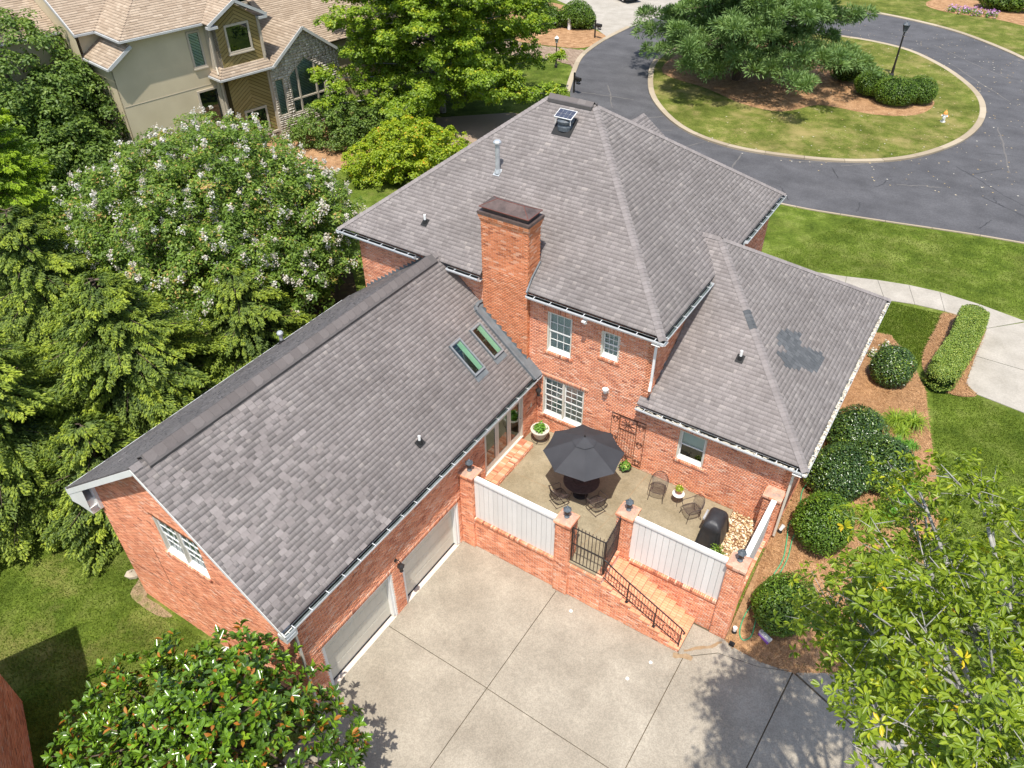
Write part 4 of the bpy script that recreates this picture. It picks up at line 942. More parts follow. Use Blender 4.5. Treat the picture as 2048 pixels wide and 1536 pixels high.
window(W4, (0, 0, 0), (1, 0, 0), (0, -1, 0), house, cols=1, rows=1, blinds=False, shade=.55, label='plain window with half drawn white shade')
window(GW, (0, -12.457, 0), (1, 0, 0), (0, -1, 0), house, units=2, cols=3, rows=2, label='bright double window in the garage gable')
# garage doors
for lab, rc in (('lower garage door nearest the magnolia', D1), ('garage door nearest the patio steps', D2)):
    y0, y1 = rc[0][0], rc[1][0]; g = MB()
    g.box(-.20, -.012, y0, y0 + .05, 0, 2.2); g.box(-.20, -.012, y1 - .05, y1, 0, 2.2); g.box(-.20, -.012, y0 + .05, y1 - .05, 2.13, 2.2); g.box(-.215, -.05, y1 - .13, y1 - .05, 0, 2.13); g.box(-.215, -.05, y0 + .05, y0 + .13, 0, 2.13)
    gd = g.build('garage_door', 'white_paint', house, label=lab)
    for i in range(4):
        z0 = .02 + i * .5275; p = MB(); p.box(-.235, -.20, y0 + .06, y1 - .06, z0, z0 + .517)
        for j in range(1, 12): yy = y0 + .06 + (y1 - y0 - .12) * j / 12; p.box(-.201, -.1965, yy - .10, yy + .10, z0 + .04, z0 + .47)
        p.build('door_section', 'cream_paint', gd)
    MB().box(-.24, -.17, y0 + .05, y1 - .05, 0, .022).build('weather_seal', 'rubber', gd)
# patio doors in the wing wall
pd = MB(); y0, y1, z0, z1 = -3.46, -.97, 1.95, 3.95
for a0, a1, c0, c1 in ((y0, y0 + .07, z0, z1), (y1 - .07, y1, z0, z1), (y0, y1, z1 - .07, z1)): pd.box(-.14, -.01, a0 + .001, a1 - .001, c0, c1)
pd.box(-.16, .03, y0, y1, z0 - .01, z0 + .03)
pdo = pd.build('patio_door', 'cream_paint', house, label='row of three glazed patio doors under the wing eave')
w = (y1 - y0 - .14) / 3
for k in range(3):
    a0 = y0 + .07 + k * w + .004; a1 = a0 + w - .008; lf = MB(); x_ = -.075; st = .115
    for b0, b1, c0, c1 in ((a0, a0 + st, z0 + .03, z1 - .07), (a1 - st, a1, z0 + .03, z1 - .07), (a0 + st, a1 - st, z1 - .19, z1 - .07), (a0 + st, a1 - st, z0 + .03, z0 + .26)): lf.box(x_ - .02, x_ + .02, b0, b1, c0, c1)
    leaf = lf.build('door_leaf', 'cream_paint', pdo); MB().add([(x_, a0 + st, z0 + .26), (x_, a1 - st, z0 + .26), (x_, a1 - st, z1 - .19), (x_, a0 + st, z1 - .19)], [(0, 1, 2, 3)]).build('pane', 'glass', pdo)
MB().lathe([(.028, 0), (.03, .03), (.012, .05)], (0, 0, 0), 10)
k_ = MB(); k_.sphere((-.02, -1.10, 2.93), .032); k_.build('door_knob', 'chrome', pdo)
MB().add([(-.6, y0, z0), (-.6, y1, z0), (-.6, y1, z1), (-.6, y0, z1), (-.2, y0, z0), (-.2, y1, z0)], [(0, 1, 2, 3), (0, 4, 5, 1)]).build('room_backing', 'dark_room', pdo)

# things fixed to the walls and roofs of the house: parts of the house
def lantern(mb, c, s=1.0):
    x, y, z = c
    mb.lathe([(.03 * s, 0), (.075 * s, .03 * s), (.035 * s, .07 * s), (.06 * s, .10 * s), (.115 * s, .27 * s), (.135 * s, .29 * s), (.10 * s, .34 * s), (.045 * s, .39 * s), (.03 * s, .41 * s), (.035 * s, .43 * s), (.006 * s, .49 * s)], c, 6)
def wall_lamp(c, n, label):
    n = V3(n); c = V3(c); m_ = MB(); m_.tube([c + n * .01, c + n * .03], .06, 10); m_.tube([c + n * .02, c + n * .16 + V3((0, 0, .10)), c + n * .22 + V3((0, 0, .04))], .014, 6)
    q = c + n * .22; m_.M = None; lantern(m_, (q.x, q.y, q.z - .42), .95); m_.build('wall_lamp', 'black_iron', house, label=label)
wall_lamp((0, -8.40, 2.60), (1, 0, 0), 'black wall lantern on the pier between the garage doors')
wall_lamp((0, -.26, 3.95), (1, 0, 0), 'black wall lantern beside the patio doors')
MB().box(.001, .012, -.47, -.37, 3.02, 3.19).build('switch_plate', 'cream_paint', house)
m_ = MB(); m_.box(2.74, 2.90, -.04, -.005, 4.72, 4.88); m_.lathe([(.05, 0), (.10, .13), (.11, .20)], (2.82, -.14, 4.76), 12); m_.build('flood_light', 'white_paint', house)
m_ = MB(); m_.box(1.86, 2.0, -.42, -.1, 7.55, 7.60); m_.sphere((1.95, -.3, 7.5), .07); m_.build('eave_lamp', 'white_paint', house)
MB().box(4.22, 4.30, -.03, -.008, 4.95, 5.12).build('conduit_box', 'white_paint', house)
def vent_pipe(base, nrm, r, h, mat, label, boot='rubber', cap=False):
    b = V3(base); m_ = MB(); m_.tube([b - V3((0, 0, .05)), b + V3((0, 0, h))], r, 10); vp = m_.build('vent_pipe', mat, house, label=label)
    nrm = V3(nrm); u_ = nrm.cross(V3((0, 1, .1))).normalized(); v2 = nrm.cross(u_)
    m2 = MB(); m2.obox(b + nrm * .022, u_, v2, nrm, .13, .15, .006); m2.tube([b, b + V3((0, 0, .13))], [r + .05, r + .012], 10); m2.build('pipe_boot', boot, vp)
    if cap: m3 = MB(); m3.lathe([(r, 0), (r * 1.7, .03), (r * 1.75, .09), (r * 1.2, .14), (.01, .16)], b + V3((0, 0, h)), 12); m3.build('pipe_cap', 'galvanised', vp)
def onS(x, y): return (x, y, ME + (y - MY0) * kS)
vent_pipe((-.72, -5.9, EZ + sE * (EX1 + .72)), f1[3], .045, .30, 'white_pipe', 'white vent pipe low on the wing roof')
vent_pipe((-8.70, -4.12, EZ + sW * (EX0 * -1 - 8.70)), f2[3], .07, .36, 'galvanised', 'metal vent pipe on the far slope of the wing roof', cap=True)
vent_pipe(onS(-5.30, .68), nS, .045, .32, 'white_pipe', 'white vent pipe on the left of the main roof')
vent_pipe(onS(-3.50, 2.80), nS, .085, 1.05, 'galvanised', 'tall capped metal flue on the main roof', boot='galvanised', cap=True)
vent_pipe((6.57, 1.95, lz(1.95)), lS, .045, .34, 'white_pipe', 'white vent pipe on the low roof')
# solar attic fan
p0 = V3(onS(-1.86, 4.72)); m_ = MB(); m_.lathe([(.28, -.12), (.29, .02), (.25, .10), (.30, .14), (.32, .22), (.27, .27), (.05, .30)], p0, 20); fan = m_.build('attic_fan', 'lamp_metal', house, smooth=False)
fl = MB(); ux = V3((1, 0, 0)); vx = nS.cross(ux).normalized(); fl.obox(p0 - vx * .05 + nS * .02, ux, vx, nS, .38, .38, .006); fl.build('fan_flashing', 'rubber', fan)
t_ = V3((0, -.33, .94)).normalized(); vy = t_.cross(ux).normalized(); pc = p0 + V3((0, -.02, .42))
sp = MB(); sp.obox(pc, ux, vy, t_, .35, .24, .015); pn = sp.build('solar_panel', 'white_paint', fan)
for i in range(4):
    for j in range(2): c = MB(); c.obox(pc + ux * (-.2475 + i * .165) + vy * (-.11 + j * .22) + t_ * .0165, ux, vy, t_, .080, .107, .002); c.build('solar_cell', 'solar_cell', pn) if False else c.build('solar_cell', 'solar_cell', fan)
sb = MB()
for sx in (-1, 1): sb.bar(pc + ux * .3 * sx - vy * .2, p0 + V3((.3 * sx, -.2, .12)), .02)
sb.build('panel_bracket', 'white_paint', fan)
# skylights
for lab, (xa, xb, ya, yb) in (('skylight farther from the chimney', (-2.05, -.98, -2.53, -1.93)), ('skylight nearer the chimney', (-2.02, -.98, -1.37, -.76))):
    A = lambda x, y, d: onE(x, y, d); fm = MB(); w_ = .075; T = .085
    def slab_(x0, x1, yy0, yy1, d0, d1, m_):
        m_.add([A(x0, yy0, d0), A(x1, yy0, d0), A(x1, yy1, d0), A(x0, yy1, d0), A(x0, yy0, d1), A(x1, yy0, d1), A(x1, yy1, d1), A(x0, yy1, d1)], [(0, 1, 2, 3), (4, 7, 6, 5), (0, 4, 5, 1), (1, 5, 6, 2), (2, 6, 7, 3), (3, 7, 4, 0)])
    slab_(xa, xb, ya, ya + w_, .01, T, fm); slab_(xa, xb, yb - w_, yb, .01, T, fm); slab_(xa, xa + w_, ya + w_, yb - w_, .01, T, fm); slab_(xb - w_, xb, ya + w_, yb - w_, .01, T, fm)
    sk = fm.build('skylight', 'flashing', house, label=lab)
    lt = MB(); slab_(xa + .01, xb - .01, ya + .01, ya + .055, T, T + .02, lt); slab_(xa + .01, xb - .01, yb - .055, yb - .01, T, T + .02, lt); slab_(xa + .01, xa + .055, ya + .055, yb - .055, T, T + .02, lt); slab_(xb - .055, xb - .01, ya + .055, yb - .055, T, T + .02, lt); lt.build('skylight_rim', 'skylight_trim', sk)
    gl = MB(); gl.add([A(xa + w_, ya + w_, T - .02), A(xb - w_, ya + w_, T - .02), A(xb - w_, yb - w_, T - .02), A(xa + w_, yb - w_, T - .02)], [(0, 1, 2, 3)]); gl.build('pane', 'tinted_glass', sk)
    wl = MB(); wl.add([A(xa + w_, yb - w_, T - .03), A(xb - w_, yb - w_, T - .03), A(xb - w_, yb - w_ - .17, .008), A(xa + w_, yb - w_ - .17, .008)], [(0, 1, 2, 3)]); wl.build('light_shaft', 'white_paint', sk)
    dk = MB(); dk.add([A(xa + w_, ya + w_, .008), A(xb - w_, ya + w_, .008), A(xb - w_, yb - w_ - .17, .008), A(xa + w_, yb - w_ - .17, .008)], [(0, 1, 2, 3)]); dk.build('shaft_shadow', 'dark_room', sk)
    ap = MB(); slab_(xb, xb + .16, ya - .02, yb + .02, .012, .024, ap); ap.build('apron_flashing', 'flashing', sk)

# ------------------------------------------------------------------ patio
ZP = 1.75
patio = drape('patio', [(0, -4.75), (4.2, -4.75), (4.2, -4.93), (5.44, -4.93), (5.44, -3.35), (7.25, -3.35), (7.42, -2.1), (7.95, -.9), (7.95, 0), (0, 0)], 'patio', 0, flat=ZP, thick=.3)
mbx = MB()
for a_, b_ in (((4.22, -4.75), (4.60, -2.2)), ((4.60, -2.2), (4.75, 0)), ((0.0, -2.6), (7.6, -2.45))): strip(mbx, wob(a_, b_, 12, .004), .02, ZP + .0045)
mbx.build('patio_joint', 'stain', patio)
# gravel corner
GR = [(7.25, -3.35), (7.42, -2.1), (7.95, -.9), (7.95, -.01), (8.98, -.01), (8.98, -3.35)]
gb = drape('gravel_bed', GR, 'soil', 0, flat=ZP - .05)
N = 2600; x = RNG.uniform(7.2, 8.98, N); y = RNG.uniform(-3.35, 0, N); ok = inside(GR, x, y); x, y = x[ok], y[ok]; n = len(x)
oct_ = np.array([(1, 0, 0), (0, 1, 0), (-1, 0, 0), (0, -1, 0), (0, 0, 1), (0, 0, -1)], float); s = RNG.uniform(.018, .042, n)
sc = np.stack([s * RNG.uniform(.8, 1.5, n), s * RNG.uniform(.7, 1.2, n), s * .55], -1); an = RNG.uniform(0, 6.28, n)
P_ = oct_[None] * sc[:, None]; Pr = P_.copy(); Pr[..., 0] = P_[..., 0] * np.cos(an)[:, None] - P_[..., 1] * np.sin(an)[:, None]; Pr[..., 1] = P_[..., 0] * np.sin(an)[:, None] + P_[..., 1] * np.cos(an)[:, None]
Pr += np.stack([x, y, ZP - .03 + RNG.uniform(-.01, .02, n)], -1)[:, None]
F_ = np.array([(0, 1, 4), (1, 2, 4), (2, 3, 4), (3, 0, 4)]); F = (np.arange(n)[:, None, None] * 6 + F_).reshape(-1, 3)
o = np_mesh('gravel', Pr.reshape(-1, 3), F, np.repeat(RNG.random(n), 4), 'gravel', kind='stuff'); tag(o, 'tan and white river gravel filling the patio corner', 'gravel')

# garden walls, pillars, stairs
def coping(mb, x0, x1, y0, y1, z, along='x', h=.095):
    if along == 'x':
        s = x0
        while s < x1 - .02: mb.box(s, min(s + BH, x1), y0, y1, z, z + h); s += PITCH
    else:
        s = y0
        while s < y1 - .02: mb.box(x0, x1, s, min(s + BH, y1), z, z + h); s += PITCH
def low_wall(label, x0, x1, y0, y1, z1, faces, zb=-.06, along='x'):
    t = thing('garden_wall', label, 'wall', (0, 0, 0))
    b = MB().box(x0, x1, y0, y1, zb, z1 - .10).build('wall_core', 'mortar', t)
    for fc in faces:
        if fc == 'S': bricks('brick', brick_layout(rect(x0, x1, zb, z1 - .17)), (0, y0, 0), (1, 0, 0), ZU, (0, -1, 0), 'brick', t)
        if fc == 'N': bricks('brick', brick_layout(rect(-x1, -x0, ZP - .1, z1 - .1)), (0, y1, 0), (-1, 0, 0), ZU, (0, 1, 0), 'brick', t)
        if fc == 'E': bricks('brick', brick_layout(rect(y0, y1, zb, z1 - .17)), (x1, 0, 0), (0, 1, 0), ZU, (1, 0, 0), 'brick', t)
    c = MB(); c2 = MB()
    if along == 'x': c.box(x0, x1, y0 - .035, y0 + .05, z1 - .17, z1 - .17 + BH); coping(c, x0, x1, y0 - .06, y1, z1 - .10)
    else: c.box(x1 - .05, x1 + .035, y0, y1, z1 - .17, z1 - .17 + BH); coping(c, x0, x1 + .06, y0, y1, z1 - .10, 'y')
    c.build('coping', 'brick', t, kind='stuff')
    return t
low_wall('low brick wall carrying the white fence beside the garage', .552, 3.732, -4.92, -4.60, 1.53, 'S')
low_wall('low brick wall under the short iron fence', 4.258, 5.45, -4.95, -4.72, 1.66, 'S')
low_wall('low brick wall carrying the white fence above the brick steps', 5.742, 8.829, -3.62, -3.34, 1.53, 'S')
low_wall('low brick side wall carrying the short white fence by the mulch', 8.98, 9.26, -3.188, -.47, 1.53, 'E', along='y')
pillars = [('brick pillar against the garage wall with a lantern on top', .03, -5.01, 1), ('brick pillar left of the iron gate with a lantern', 3.735, -5.01, 1), ('brick pillar right of the iron gate with a lantern', 5.218, -3.712, 1), ('brick pillar at the outer fence corner by the mulch', 8.832, -3.712, 1), ('brick pillar without lantern at the house corner', 8.832, -.466, 0)]
PW = .521; PT = 3.566
for lab, px, py, lamp in pillars:
    t = thing('brick_pillar', lab, 'pillar', (0, 0, 0)); zb = -.06
    MB().box(px + .008, px + PW - .008, py + .008, py + PW - .008, zb, PT - .12).build('pillar_core', 'mortar', t)
    for (o_, u_, n_, a_, b_) in (((0, py + .006, 0), (1, 0, 0), (0, -1, 0), px, px + PW), ((px + PW - .006, 0, 0), (0, 1, 0), (1, 0, 0), py, py + PW), ((px + .006, 0, 0), (0, -1, 0), (-1, 0, 0), -py - PW, -py), ((0, py + PW - .006, 0), (-1, 0, 0), (0, 1, 0), -px - PW, -px)):
        A = brick_layout([(a_, zb), (b_, zb), (b_, PT - .22), (a_, PT - .22)]); bricks('brick', A, o_, u_, ZU, n_, 'brick', t)
    c = MB(); ring_course(c, px - .022, px + PW + .022, py - .022, py + PW + .022, PT - .215); c.build('corbel', 'brick', t)
    cc = MB(); ring_course(cc, px - .05, px + PW + .05, py - .05, py + PW + .05, PT - .148, h=.085, d=.17); cc.build('cap_course', 'brick', t)
    m2 = MB(); m2.add([(px - .03, py - .03, PT - .066), (px + PW + .03, py - .03, PT - .066), (px + PW + .03, py + PW + .03, PT - .066), (px - .03, py + PW + .03, PT - .066), (px + .13, py + .13, PT), (px + PW - .13, py + .13, PT), (px + PW - .13, py + PW - .13, PT), (px + .13, py + PW - .13, PT)], [(0, 1, 5, 4), (1, 2, 6, 5), (2, 3, 7, 6), (3, 0, 4, 7), (4, 5, 6, 7)]); m2.build('mortar_cap', 'cap_mortar', t)
    if lamp:
        ll = {0: 'lantern on the pillar against the garage wall', 1: 'lantern on the pillar left of the iron gate', 2: 'lantern on the pillar right of the iron gate', 3: 'lantern on the outermost pillar by the mulch bed'}[[q[0] for q in pillars].index(lab)]
        cx, cy = px + PW / 2, py + PW / 2; L_ = thing('pillar_lantern', 'dark grey metal ' + ll, 'lantern', (cx, cy, PT), group='lanterns on the patio pillars')
        b = MB(); b.lathe([(.085, 0), (.09, .02), (.045, .05), (.035, .11), (.05, .13)], (0, 0, 0), 8); b.build('lantern_base', 'lamp_metal', L_)
        b = MB(); b.lathe([(.045, .13), (.075, .16), (.105, .33)], (0, 0, 0), 6); b.build('lantern_cage', 'black_iron', L_)
        b = MB(); b.lathe([(.14, .33), (.145, .35), (.09, .41), (.05, .44), (.055, .46), (.03, .49), (.012, .50), (.004, .56)], (0, 0, 0), 6); b.build('lantern_roof', 'lamp_metal', L_)
def white_fence(label, p, q, n, z0, z1, count):
    """planks between two points, outer normal n"""
    p, q, n = V3(p), V3(q), V3(n); d = (q - p).normalized(); L = (q - p).length; t = thing('white_fence', label, 'fence', (0, 0, 0)); w = L / count
    for i in range(count):
        c = p + d * (w * (i + .5)); b = MB(); b.obox((c.x, c.y, (z0 + z1 - .10) / 2), d, (0, 0, 1), n, w / 2 - .005, (z1 - .10 - z0) / 2, .02); b.build('plank', 'fence_paint', t)
    m = (p + q) / 2
    b = MB(); b.obox((m.x - n.x * .03, m.y - n.y * .03, (z0 + z1 - .1) / 2), d, (0, 0, 1), n, L / 2, (z1 - .12 - z0) / 2, .008); b.build('backing_board', 'white_paint', t)
    b = MB(); b.obox((m.x - n.x * .02, m.y - n.y * .02, z1 - .05), d, (0, 0, 1), n, L / 2, .05, .085); b.build('cap_rail', 'white_paint', t)
white_fence('white plank fence between the garage and gate pillars', (.552, -4.86, 0), (3.732, -4.86, 0), (0, -1, 0), 1.53, 3.47, 17)
white_fence('white plank fence above the brick steps', (5.742, -3.56, 0), (8.829, -3.56, 0), (0, -1, 0), 1.53, 3.47, 15)
white_fence('short white plank fence on the mulch side of the patio', (9.20, -3.19, 0), (9.20, -.47, 0), (1, 0, 0), 1.53, 3.47, 13)
# stairs
st = thing('brick_stairs', 'straight flight of eight brick steps down to the driveway', 'stairs', (0, 0, 0))
TX = 5.452; TR = .352; NR = 9; RH = 1.6 / NR
for i in range(8):
    x0 = TX + i * TR; zt = 1.6 - (i + 1) * RH; b = MB(); b.box(x0, x0 + TR + (.02 if i < 7 else 0), -4.94, -3.625, -.06, zt - .062); s_ = b.build('step', 'mortar', st)
    c = MB(); k = -4.965
    while k < -3.64: c.box(x0 - (.0 if i else 0) + .004, x0 + TR / 2 - .004 + .02, k, k + .091, zt - .06, zt) ; c.box(x0 + TR / 2 + .024, x0 + TR + .035, k, k + .091, zt - .06, zt); k += .10
    c.t = [random.uniform(.38, .72) for _ in range(len(c.t) // 6) for _ in range(6)]; c.build('tread_brick', 'brick', s_, kind='stuff')
    bricks('riser_brick', brick_layout(rect(-4.94, -3.63, -.05, zt - .065)), (x0 + TR, 0, 0), (0, 1, 0), ZU, (1, 0, 0), 'brick', s_) if i == 7 else bricks('riser_brick', brick_layout(rect(-4.94, -3.63, zt - RH, zt - .065)), (x0 + TR, 0, 0), (0, 1, 0), ZU, (1, 0, 0), 'brick', s_)
poly = [(TX, -.06)]; top = []
for i in range(8):
    zt = 1.6 - (i + 1) * RH - .062; top += [(TX + i * TR, zt), (TX + (i + 1) * TR, zt)]
poly = [(TX, -.06), (TX + 8 * TR, -.06)] + top[::-1]
bricks('brick', brick_layout(poly, t0=-.06), (0, -4.942, 0), (1, 0, 0), ZU, (0, -1, 0), 'brick', st)
c = MB(); coping(c, 4.26, 5.47, -4.97, -4.70, 1.66); 
b = MB(); b.box(5.44, 5.47, -4.9, -3.63, 1.42, 1.6); b.build('landing_edge', 'mortar', st)
b = MB(); k = -4.95
while k < -3.64: b.box(5.25, 5.475, k, k + BH, 1.60, 1.758); k += PITCH
b.build('landing_brick', 'brick', st, kind='stuff')

# ironwork
def picket(mb, x, y, z0, z1, r=.009, knot=None):
    mb.bar((x, y, z0), (x, y, z1), r * 2); mb.lathe([(r, 0), (.016, .012), (.003, .06)], (x, y, z1), 4)
    if knot: 
        for kz in knot: mb.sphere((x, y, kz), (.022, .022, .03), 6, 4)
def iron_panel(name, label, cat, p, q, z0, z1, n, knots=True):
    p, q = V3(p), V3(q); t = thing(name, label, cat, (0, 0, 0)); 
    for k in range(n):
        c = p + (q - p) * ((k + .5) / n); m_ = MB(); picket(m_, c.x, c.y, z0, z1 + .09, knot=((z0 + (z1 - z0) * .32, z0 + (z1 - z0) * .70) if k % 3 == 2 else None) if knots else None); m_.build('picket', 'bronze_iron', t)
    for zz, w in ((z0 + .05, .035), (z0 + (z1 - z0) * .55, .03), (z1, .035)): m_ = MB(); m_.bar((p.x, p.y, zz), (q.x, q.y, zz), w, .02); m_.build('rail', 'black_iron', t)
    for c in (p, q): m_ = MB(); m_.bar((c.x, c.y, z0 - .02), (c.x, c.y, z1 + .03), .04); m_.build('post', 'black_iron', t)
    return t
t = iron_panel('iron_fence', 'short black iron fence panel between the gate pillar and steps', 'fence', (4.29, -4.86, 0), (5.42, -4.86, 0), 1.70, 3.36, 9)
m_ = MB(); m_.tube([(4.27, -4.86, 3.42), (4.34, -4.86, 3.1), (4.42, -4.86, 2.9)], .012, 5); m_.tube([(4.50, -4.86, 3.42), (4.42, -4.86, 3.1), (4.34, -4.86, 2.9)], .012, 5); m_.build('brace', 'bronze_iron', t)
t = iron_panel('iron_gate', 'black iron picket gate standing across the top of the steps', 'gate', (5.44, -4.80, 0), (5.36, -3.72, 0), 1.80, 3.34, 12, False)
m_ = MB(); m_.box(5.405, 5.46, -4.78, -4.68, 2.35, 2.55); m_.build('gate_latch', 'black_iron', t)
ra = thing('stair_railing', 'black iron handrail with pickets along the outer edge of the steps', 'railing', (0, 0, 0))
YR = -4.86
def railz(x): return 2.50 + (1.10 - 2.50) * (x - 5.44) / (8.24 - 5.44)
m_ = MB(); m_.tube([(5.44, YR, 2.56), (5.55, YR, 2.52), (5.68, YR, 2.42)] + [(x, YR, railz(x) + .02) for x in (5.9, 6.4, 6.9, 7.4, 7.9, 8.2)] + [(8.30, YR, 1.05), (8.345, YR, .99), (8.33, YR, .93), (8.28, YR, .93)], .024, 8); m_.build('handrail', 'black_iron', ra)
m_ = MB(); m_.bar((5.46, YR, railz(5.46) - .80), (8.24, YR, railz(8.24) - .80), .03, .018); m_.build('bottom_rail', 'black_iron', ra)
m_ = MB(); m_.bar((5.46, YR, railz(5.46) - .36), (8.24, YR, railz(8.24) - .36), .024, .014); m_.build('middle_rail', 'black_iron', ra)
n = 27
for k in range(n):
    x = 5.5 + (8.2 - 5.5) * (k + .5) / n
    if min(abs(x - q) for q in (6.35, 7.345)) < .04: continue
    m_ = MB(); m_.bar((x, YR, railz(x) - .80), (x, YR, railz(x)), .014); 
    if k % 4 == 1: m_.sphere((x, YR, railz(x) - .55), (.024, .024, .04), 6, 4)
    m_.build('baluster', 'bronze_iron', ra)
for x, zb in ((6.35, 1.60 - RH * 3), (7.345, 1.60 - RH * 6), (8.24, 0.0)): m_ = MB(); m_.bar((x, YR, zb), (x, YR, railz(x)), .036); m_.box(x - .05, x + .05, YR - .05, YR + .05, zb, zb + .012); m_.build('post', 'black_iron', ra)
# brick step at the patio doors
bs = thing('brick_step', 'low brick step along the patio doors', 'step', (0, 0, 0)); MB().box(.012, .53, -3.55, -1.08, ZP - .02, ZP + .13).build('step_core', 'mortar', bs)
pm = None
for i in range(36):
    for j in range(2):
        y = -3.545 + i * (2.465 / 36); x = .016 + j * .262
        if pm is None: b = MB().box(0, .25, 0, .059, 0, .062); pm = b.build('brick', 'brick_each', bs); ob = pm
        else: ob = bpy.data.objects.new('brick', pm.data); link(ob, bs)
        ob.location = (x, y, ZP + .131 + random.uniform(-.002, .003))
A = brick_layout(rect(-3.55, -1.08, ZP, ZP + .125)); bricks('brick', A, (.53, 0, 0), (0, 1, 0), ZU, (1, 0, 0), 'brick', bs)
A = brick_layout(rect(.02, .53, ZP, ZP + .125)); bricks('brick', A, (0, -3.55, 0), (1, 0, 0), ZU, (0, -1, 0), 'brick', bs)

# ------------------------------------------------------------------ things on the patio
um = thing('patio_umbrella', 'black octagonal umbrella open over the round patio table', 'umbrella', (3.17, -2.20, 0))
UZ, UR = 3.83, 1.365
def up(k, r=1., z=None):
    a = math.radians(-60 + 45 * k); return V3((UR * r * math.cos(a), UR * r * math.sin(a), UZ + (.66 * (1 - r) ** .93 if z is None else z)))
for k in range(8):
    b = MB(); rr = [1, .8, .6, .4, .22, .09]; vs_ = []; nn = 6
    for r in rr:
        for j in range(nn + 1):
            t = j / nn; p = up(k, r).lerp(up(k + 1, r), t); sag = math.sin(t * PI) * (.035 * r); p.z -= sag; 
            if r == 1: p -= V3((p.x, p.y, 0)).normalized() * math.sin(t * PI) * .03
            vs_.append(p)
    b.add(vs_, [(i * (nn + 1) + j, (i + 1) * (nn + 1) + j, (i + 1) * (nn + 1) + j + 1, i * (nn + 1) + j + 1) for i in range(len(rr) - 1) for j in range(nn)]); b.build('canopy_panel', 'canvas', um, smooth=True)
    b = MB(); b.tube([up(k, 1) - V3((0, 0, .012)), up(k, .5) - V3((0, 0, .03)), up(k, .06) - V3((0, 0, .03))], .009, 5); b.build('rib', 'black_iron', um)
b = MB(); vs_ = [up(k, .30) + V3((0, 0, .035)) for k in range(8)] + [V3((0, 0, UZ + .70))]; b.add(vs_, [(k, (k + 1) % 8, 8) for k in range(8)]); b.build('vent_cap', 'canvas', um)
b = MB(); b.lathe([(.03, 0), (.035, .04), (.01, .09)], (0, 0, UZ + .69), 8); b.build('finial', 'black_iron', um)
b = MB(); b.tube([(0, 0, ZP + .02), (0, 0, UZ + .68)], .02, 8); b.build('pole', 'black_iron', um)
b = MB(); b.lathe([(.27, 0), (.27, .04), (.20, .07), (.06, .09), (.035, .30), (.03, .32)], (0, 0, ZP + .001), 20); b.build('umbrella_base', 'black_iron', um)
b = MB(); b.tube([(.02, -.02, UZ + .62), (.12, -.05, UZ + .60), (.2, -.12, UZ + .50)], .006, 4); b.build('tie_cord', 'black_iron', um)

tb = thing('patio_table', 'round dark iron mesh table under the black umbrella', 'table', (3.17, -2.20, ZP))
b = MB(); b.tube([(.62 * math.cos(a), .62 * math.sin(a), .70) for a in np.linspace(0, 2 * PI, 33)], .016, 6, cap=False); b.tube([(.30 * math.cos(a), .30 * math.sin(a), .70) for a in np.linspace(0, 2 * PI, 25)], .008, 5, cap=False); b.build('table_rim', 'bronze_iron', tb)
b = MB(); b.lathe([(.61, 0), (.61, .006)], (0, 0, .694), 32); b.build('tabletop', 'bronze_iron', tb)
for k in range(4):
    a = PI / 4 + k * PI / 2 + .2; c, s = math.cos(a), math.sin(a); b = MB(); b.tube([(.50 * c, .50 * s, .69), (.38 * c, .38 * s, .42), (.34 * c, .34 * s, .22), (.46 * c, .46 * s, .012)], .013, 6); b.build('leg', 'bronze_iron', tb)

